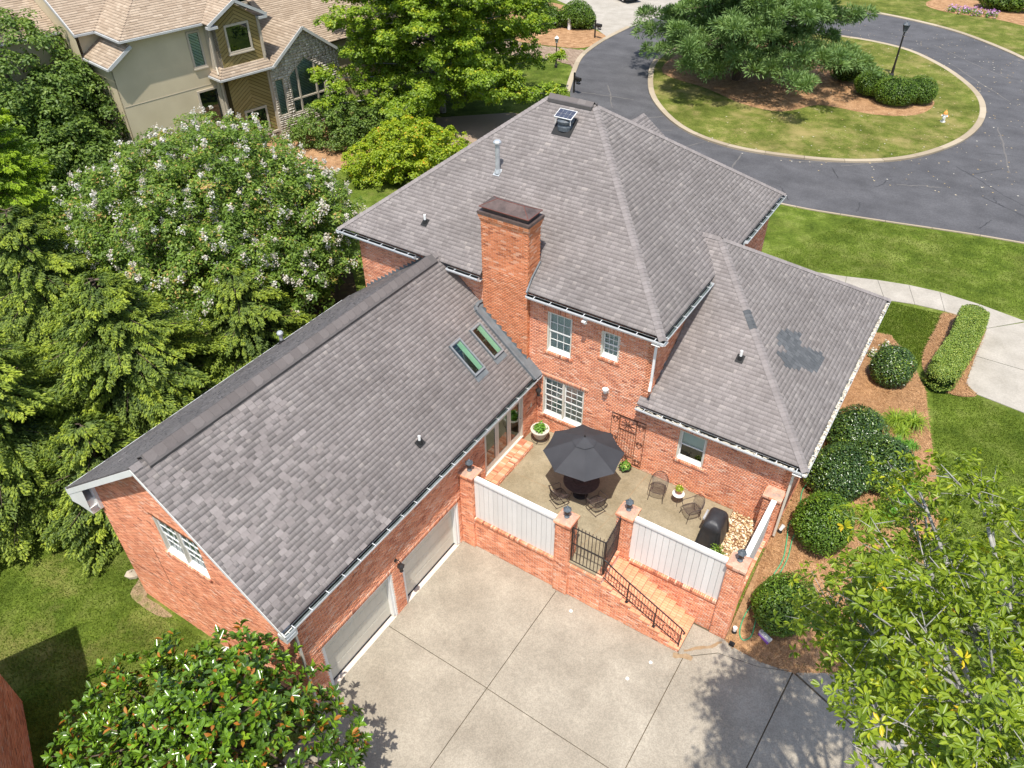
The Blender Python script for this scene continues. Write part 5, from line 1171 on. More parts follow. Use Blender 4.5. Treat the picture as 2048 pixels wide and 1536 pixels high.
def iron_chair(label, x, y, rot, spring=False):
    t = thing('iron_chair', label, 'chair', (x, y, ZP), rot, group='wrought iron patio chairs')
    m = 'bronze_iron'; sz = .42; w = .25
    seat = [(w * 1.0 * math.copysign(abs(math.cos(a)) ** .6, math.cos(a)), .25 * math.copysign(abs(math.sin(a)) ** .6, math.sin(a)), sz) for a in np.linspace(0, 2 * PI, 25)]
    b = MB(); b.tube(seat, .011, 5, cap=False); sf = b.build('seat', m, t)
    b = MB()
    for i in range(-6, 7): b.bar((i * .037, -.235, sz), (i * .037, .235, sz), .009, .004); b.bar((-.235, i * .037, sz + .002), (.235, i * .037, sz + .002), .009, .004)
    b.build('seat_mesh', m, t, kind='stuff')
    # barrel back: arc around the rear, arched top
    def bk(u, v):                      # u -1..1 across, v 0..1 up
        a = PI / 2 - u * 1.15; r = .27 + .05 * v; return V3((r * math.cos(a) * 1.02, r * math.sin(a) * .9 + .02 + .06 * v, sz + v * (.44 * math.cos(u * 1.25) ** .6 + .03)))
    b = MB(); b.tube([bk(u, 1) for u in np.linspace(-1, 1, 17)], .012, 5); b.tube([bk(u, .86) for u in np.linspace(-.95, .95, 15)], .007, 4); b.build('backrest', m, t)
    b = MB()
    for u in np.linspace(-.9, .9, 15): b.tube([bk(u, v) for v in (0, .5, 1)], .0045, 3)
    for v in np.linspace(.12, .8, 9): b.tube([bk(u, v) for u in np.linspace(-.9, .9, 9)], .0045, 3)
    b.build('back_mesh', m, t, kind='stuff')
    for s in (-1, 1):
        b = MB(); e = bk(s, 1); b.tube([e, V3((.30 * s, .02, .64)), V3((.30 * s, -.18, .63)), V3((.28 * s, -.24, .55)), V3((.25 * s, -.20, sz))], .012, 5); b.build('arm', m, t)
        if spring:
            b = MB(); b.tube([(.20 * s, -.02, sz), (.24 * s, -.22, sz - .04), (.25 * s, -.28, .22), (.24 * s, -.22, .05), (.22 * s, -.05, .012), (.22 * s, .26, .012)], .013, 5); b.build('leg', m, t)
        else:
            b = MB(); b.tube([(.24 * s, -.21, sz), (.245 * s, -.24, .2), (.26 * s, -.28, .012)], .012, 5); b.build('leg', m, t); b = MB(); b.tube([(.20 * s, .20, sz), (.21 * s, .23, .2), (.22 * s, .29, .012)], .012, 5); b.build('leg', m, t)
    if spring: b = MB(); b.bar((-.22, .22, .014), (.22, .22, .014), .02); b.bar((-.22, -.14, .014), (.22, -.14, .014), .02); b.build('stretcher', m, t)
    return t
iron_chair('iron chair against the wall left of the small white side table', 5.47, -.86, math.radians(11))
iron_chair('iron chair turned sideways between the side table and covered grill', 6.82, -1.10, math.radians(-41))
iron_chair('iron spring chair at the umbrella table nearest the plank fence', 2.72, -2.95, math.radians(152), True)
iron_chair('iron spring chair at the umbrella table nearest the iron gate', 3.98, -2.55, math.radians(-112), True)

t = thing('side_table', 'small round white topped side table between two iron chairs', 'side table', (6.17, -.72, ZP))
b = MB(); b.lathe([(.20, 0), (.21, .01), (.21, .03), (.20, .035)], (0, 0, .42), 20); b.build('tabletop', 'white_paint', t)
for k in range(3):
    a = k * 2 * PI / 3 - 1.2; b = MB(); b.tube([(.16 * math.cos(a), .16 * math.sin(a), .42), (.12 * math.cos(a), .12 * math.sin(a), .2), (.22 * math.cos(a), .22 * math.sin(a), .01)], .01, 5); b.build('leg', 'bronze_iron', t)

# covered grill
g = thing('covered_grill', 'barbecue grill under a draped black cover by the gravel', 'grill', (7.76, -1.56, ZP), math.radians(2))
b = MB(); vs_ = []; nn = 40
levels = [(0.02, .37, .52, .05), (.25, .36, .51, .045), (.5, .335, .49, .035), (.72, .315, .47, .02), (.86, .31, .47, .006), (.93, .29, .46, .003), (1.02, .25, .41, .0), (1.10, .16, .34, 0), (1.125, .04, .24, 0)]
for z, a_, b_, wv in levels:
    for k in range(nn):
        an = 2 * PI * k / nn; c, s = math.cos(an), math.sin(an); e = .28; w = wv * (math.sin(k * 1.9) + .6 * math.sin(k * 3.1 + 1))
        vs_.append(((a_ + w) * math.copysign(abs(c) ** e, c), (b_ + w) * math.copysign(abs(s) ** e, s), z))
fs = [(i * nn + k, i * nn + (k + 1) % nn, (i + 1) * nn + (k + 1) % nn, (i + 1) * nn + k) for i in range(len(levels) - 1) for k in range(nn)] + [tuple(range((len(levels) - 1) * nn, len(levels) * nn))]
b.add(vs_, fs); b.build('grill_cover', 'grill_cover', g, smooth=True)
b = MB(); b.box(-.395, -.33, -.10, .34, .80, .86); b.build('side_shelf', 'galvanised', g)
for sx in (-.25, .25):
    for sy in (-.38, .38): b = MB(); b.tube([(sx - .015, sy, .03), (sx + .015, sy, .03)], .03, 8); b.build('wheel', 'rubber', g)

def tuft(n, c, r, h, L, W, up_=.5, seed=0):
    """plant leaf positions in a dome"""
    R_ = np.random.default_rng(seed); d = R_.normal(size=(n, 3)); d[:, 2] = np.abs(d[:, 2]); d /= np.linalg.norm(d, axis=1)[:, None]; rad = R_.uniform(.25, 1, n)[:, None]
    P = np.array(c) + d * rad * np.array([r, r, h]); Nn = d * .6 + np.array([0, 0, up_]) + R_.normal(size=(n, 3)) * .3
    return P, Nn
def leaf_mesh(name, P, Nn, L, W, mat, parent, tone=None, T=None, fold=.18, droop=.1, six=False, kind=None):
    n = len(P); Nn = Nn / (np.linalg.norm(Nn, axis=1)[:, None] + 1e-9)
    if T is None: T = RNG.normal(size=(n, 3))
    T = T - (T * Nn).sum(1)[:, None] * Nn; T /= np.linalg.norm(T, axis=1)[:, None] + 1e-9; B = np.cross(Nn, T)
    L = (np.full(n, L) if np.isscalar(L) else L)[:, None]; W = (np.full(n, W) if np.isscalar(W) else W)[:, None]
    if tone is None: tone = np.clip(.5 + .2 * RNG.normal(size=n), 0, 1)
    if six:
        V_ = np.stack([P, P + T * L * .3 + B * W * .42 + Nn * W * fold, P + T * L * .68 + B * W * .46 + Nn * W * fold, P + T * L - Nn * L * droop, P + T * L * .68 - B * W * .46 + Nn * W * fold, P + T * L * .3 - B * W * .42 + Nn * W * fold], 1).reshape(-1, 3)
        F = (np.arange(n)[:, None, None] * 6 + np.array([(0, 1, 2, 3), (0, 3, 4, 5)])).reshape(-1, 4); return np_mesh(name, V_, F, np.repeat(tone, 2), mat, parent, kind=kind)
    V_ = np.stack([P, P + T * L * .5 + B * W * .5 + Nn * W * fold, P + T * L - Nn * L * droop, P + T * L * .5 - B * W * .5 + Nn * W * fold], 1).reshape(-1, 3)
    F = (np.arange(n)[:, None, None] * 4 + np.array([(0, 1, 2), (0, 2, 3)])).reshape(-1, 3)
    return np_mesh(name, V_, F, np.repeat(tone, 2), mat, parent, kind=kind)
def pot(label, name, x, y, z0, r, h, mat, leafm, n=160, pr=None, ph=.25, L=.09, W=.05, stand=0, flowers=None, plab='plant'):
    t = thing(name, label, 'potted plant' if name != 'planter_stand' else 'planter', (x, y, z0)); b = MB(); z = stand
    b.lathe([(r * .55, z), (r * .70, z + h * .25), (r * .85, z + h * .7), (r * .92, z + h * .85), (r * 1.02, z + h * .88), (r * 1.04, z + h), (r * .90, z + h), (r * .86, z + h * .9), (.01, z + h * .9)], (0, 0, 0), 24); b.build('pot', mat, t, smooth=False)
    b = MB(); b.lathe([(r * .87, z + h * .88), (.01, z + h * .93)], (0, 0, 0), 16); b.build('potting_soil', 'soil', t)
    P, Nn = tuft(n, (0, 0, z + h * .9), pr or r, ph, L, W, seed=int(x * 100)); leaf_mesh('foliage', P, Nn, L, W, leafm, t)
    if flowers: P, Nn = tuft(flowers[1], (0, 0, z + h * .95), pr or r, ph * 1.05, .05, .05, seed=3); leaf_mesh('blossom', P, Nn, .05, .05, flowers[0], t)
    if stand:
        b = MB(); b.tube([(r * .95 * math.cos(a), r * .95 * math.sin(a), z + .05) for a in np.linspace(0, 2 * PI, 25)], .012, 5, cap=False)
        for k in range(3):
            a = k * 2 * PI / 3 + .6; b.tube([(r * .95 * math.cos(a), r * .95 * math.sin(a), z + .05), (r * .5 * math.cos(a), r * .5 * math.sin(a), z * .6), (r * .8 * math.cos(a), r * .8 * math.sin(a), .01)], .012, 5)
        b.build('iron_stand', 'black_iron', t)
    return t
pot('large cream planter on an iron stand in the patio corner', 'large_planter', .55, -.64, ZP, .345, .40, 'planter_stone', 'fern_leaf', n=260, pr=.24, ph=.34, L=.13, W=.08, stand=.20)
pot('terracotta pot of yellow green leaves on the white side table', 'flower_pot', 6.17, -.72, ZP + .457, .135, .20, 'terracotta', 'yellow_shrub_leaf', n=220, ph=.20, L=.07, W=.045, flowers=('yellow_petal', 30))
pot('low bowl of yellow flowers on the patio below the wall trellis', 'flower_bowl', 3.95, -.28, ZP, .22, .17, 'rubber', 'fern_leaf', n=180, ph=.24, L=.08, W=.05, flowers=('yellow_petal', 40))
pot('cream pot with a leafy plant behind the fence end by the garage', 'cream_pot', .36, -3.93, ZP, .20, .34, 'planter_stone', 'fern_leaf', n=160, ph=.22, L=.1, W=.06)

# iron trellis on the wall
tr = thing('wall_trellis', 'rusty iron scrollwork trellis hung on the brick wall', 'trellis', (0, -.03, 0))
D('rust_iron', [(0, (.05, .022, .015)), (1, (.12, .05, .03))], sscale=10, rough=.8)
def rod(pts, r=.008, name='scroll'): b = MB(); b.tube([(x, 0, z) for x, z in pts], r, 5); b.build(name, 'rust_iron', tr)
def rbox(a, b_, c, d, name='frame'):
    m = MB()
    for p, q in (((a, 0, c), (b_, 0, c)), ((a, 0, d), (b_, 0, d)), ((a, 0, c), (a, 0, d)), ((b_, 0, c), (b_, 0, d))): m.bar(p, q, .014)
    m.build(name, 'rust_iron', tr)
def spiral(cx, cz, r, s=1, a0=0, turns=1.4): return [(cx + s * r * (1 - .75 * t) * math.cos(a0 + t * turns * 2 * PI), cz + r * (1 - .75 * t) * math.sin(a0 + t * turns * 2 * PI)) for t in np.linspace(0, 1, 18)]
rbox(3.12, 4.42, 3.98, 3.99, 'top_bar'); rbox(3.12, 3.42, 2.62, 3.98); rbox(4.10, 4.42, 1.92, 3.98); rbox(3.45, 4.07, 3.36, 3.94)
for x in np.linspace(3.5, 4.02, 6): rod([(x, 3.36), (x, 2.20)], .007, 'bar')
rod([(3.45, 2.20), (4.07, 2.20)], .008, 'bar')
for cx, cz in ((3.27, 3.78), (4.26, 3.78), (3.27, 2.86), (4.26, 2.96), (4.26, 2.10), (3.76, 2.05)):
    rod([(cx - .13, cz + .05), (cx - .08, cz - .08), (cx, cz - .2), (cx + .08, cz - .08), (cx + .13, cz + .05)]); rod(spiral(cx - .06, cz + .05, .06, 1, PI)); rod(spiral(cx + .06, cz + .05, .06, -1, PI))
for k in range(9):
    a = 2 * PI * k / 9; rod([(3.76 + .05 * math.cos(a), 3.65 + .05 * math.sin(a)), (3.76 + .27 * math.cos(a), 3.65 + .24 * math.sin(a))], .009, 'ray')
rod(spiral(3.76, 3.65, .07)); 

# ------------------------------------------------------------------ in and around the side bed
def HZ(x, y): return float(H(x, y))
hp = smooth_loop([(9.62, 4.0), (9.72, 3.2), (9.66, 2.4), (9.80, 1.7), (9.9, 1.2), (9.72, .7), (9.86, .1), (10.0, -.6), (9.92, -1.2), (9.76, -1.9), (9.62, -2.6), (9.66, -3.2), (9.86, -3.45), (10.04, -3.2), (9.98, -2.7), (9.90, -2.2), (9.98, -1.6)], 6, closed=False)
b = MB(); b.tube([(x, y, HZ(x, y) + .10) for x, y in hp], .022, 6); o = b.build('garden_hose', 'hose', smooth=True); tag(o, 'long green garden hose looped on the mulch beside the house', 'hose')
hp = smooth_loop([(9.95, 1.6), (10.05, .9), (10.02, .2), (10.12, -.5), (10.08, -1.1)], 6, closed=False)
b = MB(); b.tube([(x, y, HZ(x, y) + .10) for x, y in hp], .020, 6); o = b.build('garden_hose', 'hose', smooth=True); tag(o, 'short straight length of green hose between two round shrubs', 'hose')
def spot(label, x, y, tilt):
    t = thing('garden_light', label, 'garden light', (x, y, HZ(x, y) + .02)); b = MB(); b.lathe([(.08, 0), (.09, .08), (.07, .14)], (0, 0, 0), 10); b.build('light_base', 'rubber', t); b = MB(); b.tube([(0, 0, .13), (tilt * .5, tilt, .30)], [.055, .07], 10); b.build('light_head', 'white_paint', t)
spot('white headed garden light beside the short side fence', 9.56, .25, .10); spot('white topped garden light at the foot of the corner pillar', 9.52, -3.32, 0.0)
t = thing('plant_marker', 'small white and purple box lying under the lowest round shrub', 'box', (10.42, -3.02, HZ(10.42, -3.02) + .03), math.radians(-25)); b = MB(); b.box(-.22, .22, -.06, .07, .10, .20); b.build('box_lid', 'white_paint', t); b = MB(); b.box(-.20, .20, -.10, .05, 0, .10); b.build('box_body', 'purple', t)
b = MB(); b.box(-.08, .08, -.06, .06, 0, .14); o = b.build('valve_box', 'rubber'); o.location = (9.62, -3.78, -.03); tag(o, 'small black valve box at the driveway edge by the pillar', 'valve box')
b = MB(); b.sphere((0, 0, .08), (.26, .20, .16), 8, 5); o = b.build('garden_rock', 'rock'); o.location = (-9.1, -12.25, -.47); o.rotation_euler = (0, 0, .5); tag(o, 'tan flat rock on the worn bed at the garage corner', 'rock')
for v in o.data.vertices: v.co *= 1 + random.uniform(-.15, .2)
t = thing('hose_reel', 'bright blue plastic hose reel against the garage gable wall', 'hose reel', (-3.3, -12.85, HZ(-3.3, -12.85))); 
b = MB(); b.box(-.16, .16, -.12, .12, 0, .55); b.box(-.20, .20, -.14, .14, .55, .66); b.build('reel_body', 'blue_plastic', t); b = MB(); b.lathe([(.16, 0), (.16, .2)], (0, 0, .66), 12); b.build('reel_drum', 'white_paint', t)

# ------------------------------------------------------------------ lane: lamps, mailboxes, hydrant, pedestal, car
G0 = 1.4
def street_lamp(label, x, y, h, s, white=False, z=G0):
    t = thing('street_lamp', label, 'street lamp', (x, y, z)); b = MB(); b.lathe([(.16 * s, 0), (.16 * s, .25 * s), (.10 * s, .35 * s), (.085 * s, .8 * s)], (0, 0, 0), 10); b.build('lamp_base', 'black_iron', t)
    b = MB(); b.lathe([(.07 * s, .75 * s), (.055 * s, h - 1.0 * s), (.09 * s, h - .98 * s), (.05 * s, h - .93 * s), (.05 * s, h - .75 * s)], (0, 0, 0), 10); b.build('lamp_post', 'black_iron', t)
    b = MB(); b.lathe([(.09 * s, h - .76 * s), (.13 * s, h - .70 * s), (.11 * s, h - .68 * s), (.21 * s, h - .30 * s)], (0, 0, 0), 6); b.build('lamp_glass', 'lamp_metal' if not white else 'galvanised', t)
    b = MB(); b.lathe([(.24 * s, h - .30 * s), (.25 * s, h - .27 * s), (.12 * s, h - .13 * s), (.04 * s, h - .08 * s), (.04 * s, h - .04 * s), (.005, h)], (0, 0, 0), 6); b.build('lamp_roof', 'white_paint' if white else 'lamp_metal', t)
    b = MB()
    for k in range(6): a = k * PI / 3; b.bar((.115 * s * math.cos(a), .115 * s * math.sin(a), h - .68 * s), (.22 * s * math.cos(a), .22 * s * math.sin(a), h - .30 * s), .018)
    b.build('lantern_bar', 'black_iron', t)
street_lamp('tall black lamp post rising from the clipped shrubs on the island', 2.3, 51.0, 4.35, 1.15)
street_lamp('short white topped lamp post on the lawn across the lane', -21.9, 38.9, 2.55, .8, white=True)
def mailbox(label, x, y, rot):
    t = thing('mailbox', label, 'mailbox', (x, y, G0), rot); b = MB(); b.box(-.05, .05, -.05, .05, 0, 1.55); b.build('post', 'black_iron', t); b = MB(); b.bar((0, 0, 1.0), (.62, 0, 1.0), .07, .05); b.bar((0, 0, .85), (.40, 0, .98), .05); b.build('bracket', 'black_iron', t)
    b = MB(); pr_ = [(-.12, 0), (.12, 0), (.12, .14)] + [(.12 * math.cos(a), .14 + .12 * math.sin(a)) for a in np.linspace(0, PI, 7)][1:-1] + [(-.12, .14)]
    n_ = len(pr_); b.add([(.14, y_, 1.05 + z_) for y_, z_ in pr_] + [(.66, y_, 1.05 + z_) for y_, z_ in pr_], [tuple(range(n_))[::-1], tuple(range(n_, 2 * n_))] + [(i, (i + 1) % n_, (i + 1) % n_ + n_, i + n_) for i in range(n_)]); b.build('letter_box', 'black_iron', t)
    b = MB(); b.box(.3, .6, -.10, .10, .80, .90); b.build('paper_slot', 'black_iron', t)
mailbox('black mailbox on a post in the mulch by the far drive', -23.2, 48.2, -.1); mailbox('black mailbox just showing above the main roof peak', -17.6, 34.3, -.3)
t = thing('fire_hydrant', 'white fire hydrant with orange bonnet on the island lawn', 'hydrant', (7.55, 42.7, 1.53)); b = MB(); b.lathe([(.17, 0), (.17, .05), (.11, .06), (.11, .50), (.15, .51), (.15, .56)], (0, 0, 0), 12); b.tube([(-.22, 0, .42), (.22, 0, .42)], .065, 8); b.tube([(0, -.24, .38), (0, 0, .38)], .085, 8); b.build('hydrant_body', 'hydrant_white', t); b = MB(); b.lathe([(.155, .56), (.14, .66), (.08, .76), (.03, .80), (.03, .86)], (0, 0, 0), 12); b.tube([(-.26, 0, .42), (-.21, 0, .42)], .08, 8); b.tube([(.21, 0, .42), (.26, 0, .42)], .08, 8); b.build('bonnet', 'hydrant_orange', t)
b = MB(); b.box(-.13, .13, -.13, .13, 0, .95); b.box(-.145, .145, -.145, .145, .95, 1.05); o = b.build('utility_pedestal', 'white_pipe'); o.location = (-26.5, 49.3, G0 + .01); tag(o, 'pale utility pedestal in front of a round shrub across the lane', 'utility box')
# parked car at the very top of the view
t = thing('parked_car', 'dark car nose on the drive at the top edge behind the pine', 'car', (-27.6, 62.6, G0 + .03), math.radians(150))
prof = [(-2.3, .35), (-2.25, .75), (-1.9, .9), (-1.1, .95), (-.5, 1.4), (.9, 1.42), (1.6, 1.0), (2.2, .92), (2.3, .6), (2.28, .3)]
b = MB(); n_ = len(prof); b.add([(x, -.85, z) for x, z in prof] + [(x, -.60 if z > 1.2 else -.88, z) for x, z in prof] , []); b = MB(); b.add([(x, -.88 if z < 1.2 else -.66, z) for x, z in prof] + [(x, .88 if z < 1.2 else .66, z) for x, z in prof], [tuple(range(n_)), tuple(range(n_, 2 * n_))[::-1]] + [(i, i + n_, (i + 1) % n_ + n_, (i + 1) % n_) for i in range(n_)]); b.build('body', 'car_paint', t)
for sx in (-1.45, 1.4):
    for sy in (-.8, .8): b = MB(); b.tube([(sx, sy - .1, .33), (sx, sy + .1, .33)], .33, 14); w_ = b.build('wheel', 'rubber', t); b = MB(); b.tube([(sx, sy - .11, .33), (sx, sy + .11, .33)], .19, 10); b.build('rim', 'chrome', w_)
b = MB(); b.box(2.24, 2.34, -.8, .8, .38, .5); b.build('bumper', 'chrome', t)
for sy in (-.62, .62): b = MB(); b.box(2.2, 2.31, sy - .18, sy + .18, .68, .82); b.build('headlight', 'galvanised', t)

# ------------------------------------------------------------------ brick neighbour in the bottom left corner
t = thing('neighbour_house', 'shaded brick wall of a neighbouring house at the lower left corner', 'house', (0, 0, 0))
c0 = np.array([-7.94, -17.04]); ua = np.array([.92, -.39]); ua /= np.linalg.norm(ua); ub = np.array([-.39, -.92]); ub /= np.linalg.norm(ub)
brick_wall('wall', [(0, -.6), (9, -.6), (9, 4.9), (0, 4.9)], [], (c0[0], c0[1], 0), (ua[0], ua[1], 0), ZU, (-ub[0], -ub[1], 0), t)
brick_wall('wall', [(0, -.6), (9, -.6), (9, 4.9), (0, 4.9)], [], (c0[0], c0[1], 0), (ub[0], ub[1], 0), ZU, (-ua[0], -ua[1], 0), t)
q = [c0 - ua * .4 - ub * .4, c0 + ua * 9 - ub * .4, c0 + ua * 9 + ub * 9, c0 - ua * .4 + ub * 9]; mid = c0 + ua * 4.5 + ub * 4.5
b = MB(); b.add([(p[0], p[1], 4.9) for p in q] + [(mid[0], mid[1], 8)], [(0, 1, 4), (1, 2, 4), (2, 3, 4), (3, 0, 4), (3, 2, 1, 0)]); b.build('roof', 'shingle', t)

# ------------------------------------------------------------------ tan stucco house across the lawn
th = thing('stucco_house', 'tan stucco neighbour house with brown shingle roofs and chevron siding', 'house', (0, 0, 0))
_a = math.radians(80); HU = V3((math.cos(_a), math.sin(_a), 0)); HN = V3((math.sin(_a), -math.cos(_a), 0)); HP = V3((-30.82, 13.58, 0))
def W(s, d, z): return HP + HU * s + HN * d + V3((0, 0, z))
def hpanel(name, poly, holes, d, mat, thick=.2, parent=th): return panel(name, poly, holes, W(0, d, 0), HU, ZU, HN, thick, mat, parent)
def hside(name, s, d0, d1, z0, z1, mat='stucco', sgn=-1): 
    return MB().add([W(s, d0, z0), W(s, d1, z0), W(s, d1, z1), W(s, d0, z1)], [(0, 1, 2, 3)]).build(name, mat, th)
def hbox(mb, s0, s1, d0, d1, z0, z1): c = W((s0 + s1) / 2, (d0 + d1) / 2, (z0 + z1) / 2); mb.obox(c, HU, HN, (0, 0, 1), (s1 - s0) / 2, (d1 - d0) / 2, (z1 - z0) / 2)
def hwin(label, s0, s1, z0, z1, d, blinds=False):
    b = MB(); f = .12
    for q in ((s0 - f, s0, z0 - f, z1 + f), (s1, s1 + f, z0 - f, z1 + f), (s0, s1, z1, z1 + f), (s0, s1, z0 - f, z0)): hbox(b, q[0], q[1], d - .02, d + .07, q[2], q[3])
    hbox(b, s0 - .16, s1 + .16, d - .02, d + .12, z0 - .20, z0 - .121)
    w = b.build('window', 'stucco_trim', th, label=label); MB().add([W(s0, d + .02, z0), W(s1, d + .02, z0), W(s1, d + .02, z1), W(s0, d + .02, z1)], [(0, 1, 2, 3)]).build('pane', 'glass', w)
    MB().add([W(s0, d + .008, z0), W(s1, d + .008, z0), W(s1, d + .008, z1), W(s0, d + .008, z1)], [(0, 1, 2, 3)]).build('room_backing', 'dark_room', w)
    if blinds:
        b = MB(); z = z0 + .02
        while z < z1 - .03: b.add([W(s0 + .02, d + .01, z), W(s1 - .02, d + .01, z), W(s1 - .02, d + .014, z + .045), W(s0 + .02, d + .014, z + .045)], [(0, 1, 2, 3)]); z += .085
        b.build('blind', 'blind', w, kind='stuff')
    return w
hpanel('wall', [(-7.05, .8), (-.6, .8), (-.6, 9.25), (-5.75, 9.25), (-5.75, 8.6), (-7.05, 7.85)], [], -.8, 'stucco'); hside('wall', -5.75, -.8, -3.9, 7, 9.25)
hside('wall', -7.05, -.8, -4.6, .8, 8.2)
hpanel('wall', rect(-7.2, -5.7, 5, 9.3), [], -3.9, 'stucco'); hside('wall', -7.2, -3.9, -5.9, .8, 9.6); hpanel('wall', rect(-14, -7.2, .8, 9.2), [], -5.9, 'stucco')
b = MB(); hbox(b, -7, -.6, -.8, -.785, 5.66, 5.69); b.build('wall_groove', 'stucco_trim', th)
b = MB(); hbox(b, -.98, -.62, -.8, -.45, .8, 9.1); hbox(b, -.66, -.60, -.8, .03, 6.6, 9.2); b.build('corner_board', 'stucco_trim', th)
hwin('tall narrow blue grey window high on the stucco wall', -2.06, -1.42, 6.9, 8.8, -.8, True); hwin('dark window behind the flowering tree', -2.3, -1.05, 3.3, 5.35, -.8)
# chevron siding
def clip(poly, conv):
    out = poly
    for i in range(len(conv)):
        a, b = conv[i], conv[(i + 1) % len(conv)]; inp = out; out = []
        side = lambda p: (b[0] - a[0]) * (p[1] - a[1]) - (b[1] - a[1]) * (p[0] - a[0])
        for j in range(len(inp)):
            p, q = inp[j], inp[(j + 1) % len(inp)]; sp_, sq = side(p), side(q)
            if sp_ >= 0: out.append(p)
            if sp_ * sq < 0: t = sp_ / (sp_ - sq); out.append((p[0] + (q[0] - p[0]) * t, p[1] + (q[1] - p[1]) * t))
        if not out: return []
    return out
def chevron(name, conv, d, sc, label):
    base = hpanel(name, conv, [], d, 'siding_back', .25); base['label'] = label
    zs = [p[1] for p in conv]; k = .62; step = .235; z = min(zs) - 2.2
    while z < max(zs) + 2.2:
        for sg in (-1, 1):
            e = 2.2; pl_ = [(sc, z), (sc + sg * e, z - k * e), (sc + sg * e, z - k * e + step - .035), (sc, z + step - .035)]
            if sg < 0: pl_ = pl_[::-1]
            c = clip(pl_, conv)
            if len(c) > 2:
                b = MB(); n_ = len(c); b.add([W(s, d + .045, t) for s, t in c] + [W(s, d, t) for s, t in c], [tuple(range(n_))] + [(i, (i + 1) % n_, (i + 1) % n_ + n_, i + n_) for i in range(n_)]); b.build('plank', 'siding', base)
        z += step
chevron('siding_panel', rect(-.62, 2.22, 2.0, 6.0), 0, .80, 'lower panel of brown chevron siding'); chevron('siding_panel', [(-.66, 6.6), (2.20, 6.6), (2.20, 9.2), (.78, 10.2), (-.66, 9.2)], 0, .78, 'upper gabled panel of olive chevron siding')
hwin('square window in the upper chevron panel', .02, 1.48, 7.48, 8.92, .05); hwin('square window in the lower chevron panel', .16, 1.56, 2.28, 3.64, .05)
hside('wall', -.66, 0, -.8, .8, 9.2, 'siding_back')
b = MB(); hbox(b, -.85, 2.3, -.1, .16, 1.84, 1.98); hbox(b, -.85, 2.3, -.1, .10, 1.60, 1.72); b.build('base_moulding', 'stucco_trim', th); hpanel('base_wall', rect(-.8, 2.3, .6, 1.85), [], -.02, 'stucco')
b = MB(); hbox(b, 2.22, 2.36, -.1, .12, 1.0, 9.2); b.build('corner_board', 'stucco_trim', th)
def hroof(pts, eave, sdir, label=None, parent=th):
    r_, R_, f_ = roof_slope('roof', [W(*p) for p in pts], W(*eave), sdir, None, parent, felt='tan_felt', expo=.19, widths=(.3, .4, .5), thick=.12, hs=(.018, .024), label=label); shingle_mesh(R_, f_, 'tan_shingle', r_); return r_, f_
k_ = .55
hroof([(-6.3, -.35, 9.35), (-1.2, -.35, 9.35), (.75, -2.26, 10.4), (4.5, -2.26, 10.4), (4.5, -5, 11.9), (-1.5, -5.15, 11.99)], (-6.3, -.35, 9.35), HU)
hroof([(-6.3, -.35, 9.35), (-6.3, -3.5, 9.35), (-1.5, -8.2, 11.94), (-1.5, -5.15, 11.99)], (-6.3, -.35, 9.35), HN)
hroof([(-6.3, -3.5, 9.35), (-7.5, -3.5, 9.35), (-7.5, -11, 13.5), (-1.5, -11, 13.5), (-1.5, -8.2, 11.94)], (-7.5, -3.5, 9.35), HU)
MB().add([W(-7.5, -3.5, 9.3), W(-7.5, -13.5, 14.8), W(-7.5, -13.5, 7.5), W(-7.5, -3.5, 7.5)], [(0, 1, 2, 3)]).build('wall', 'stucco', th)
hroof([(-7.52, -5.5, 9.2), (-14, -5.5, 9.2), (-14, -13, 12.9), (-7.52, -13, 12.9)], (-14, -5.5, 9.2), HU)
hroof([(-7.35, -.4, 8.05), (-7.35, -4.6, 8.05), (-5.76, -4.6, 9.0), (-5.76, -.4, 9.0)], (-7.35, -4.6, 8.05), HN)
g1 = hroof([(.75, .42, 10.42), (2.75, .42, 9.34), (2.75, -1.2, 9.34), (.75, -2.6, 10.42)], (2.75, .42, 9.34), HN); hroof([(.75, .42, 10.42), (-1.25, .42, 9.34), (-1.25, -.3, 9.34), (.75, -2.3, 10.42)], (-1.25, .42, 9.34), HN)
hroof([(-1.35, .62, 6.22), (2.45, .62, 6.22), (2.45, 0, 6.68), (-.75, 0, 6.68)], (-1.35, .62, 6.22), HU); hroof([(-1.35, .62, 6.22), (-1.35, -.8, 6.22), (-.75, -.8, 6.68), (-.75, 0, 6.68)], (-1.35, -.8, 6.22), HN)
hroof([(5.05, .62, 8.12), (2.3, .62, 6.12), (2.3, -8, 6.12), (5.05, -8, 8.12)], (2.3, .62, 6.12), HN); hroof([(5.05, .62, 8.12), (7.8, .62, 6.12), (7.8, -8, 6.12), (5.05, -8, 8.12)], (7.8, .62, 6.12), HN)
hroof([(7.8, -1.0, 6.2), (15, -1.0, 6.2), (15, -9, 10.2), (5.2, -9, 10.2), (5.2, -4.8, 8.1)], (7.8, -1, 6.2), HU)
hpanel('wall', rect(3.2, 6.4, 7.0, 11.5), [], -6.0, 'stucco'); hside('wall', 6.4, -6.0, -10, 7.0, 11.5); hpanel('wall', rect(7.8, 15, .8, 6.1), [], -1.4, 'stucco')
hwin('dark upper window at the top edge', 4.2, 5.4, 8.6, 10.2, -6.0)
b = MB()                                             # gutters and fascias
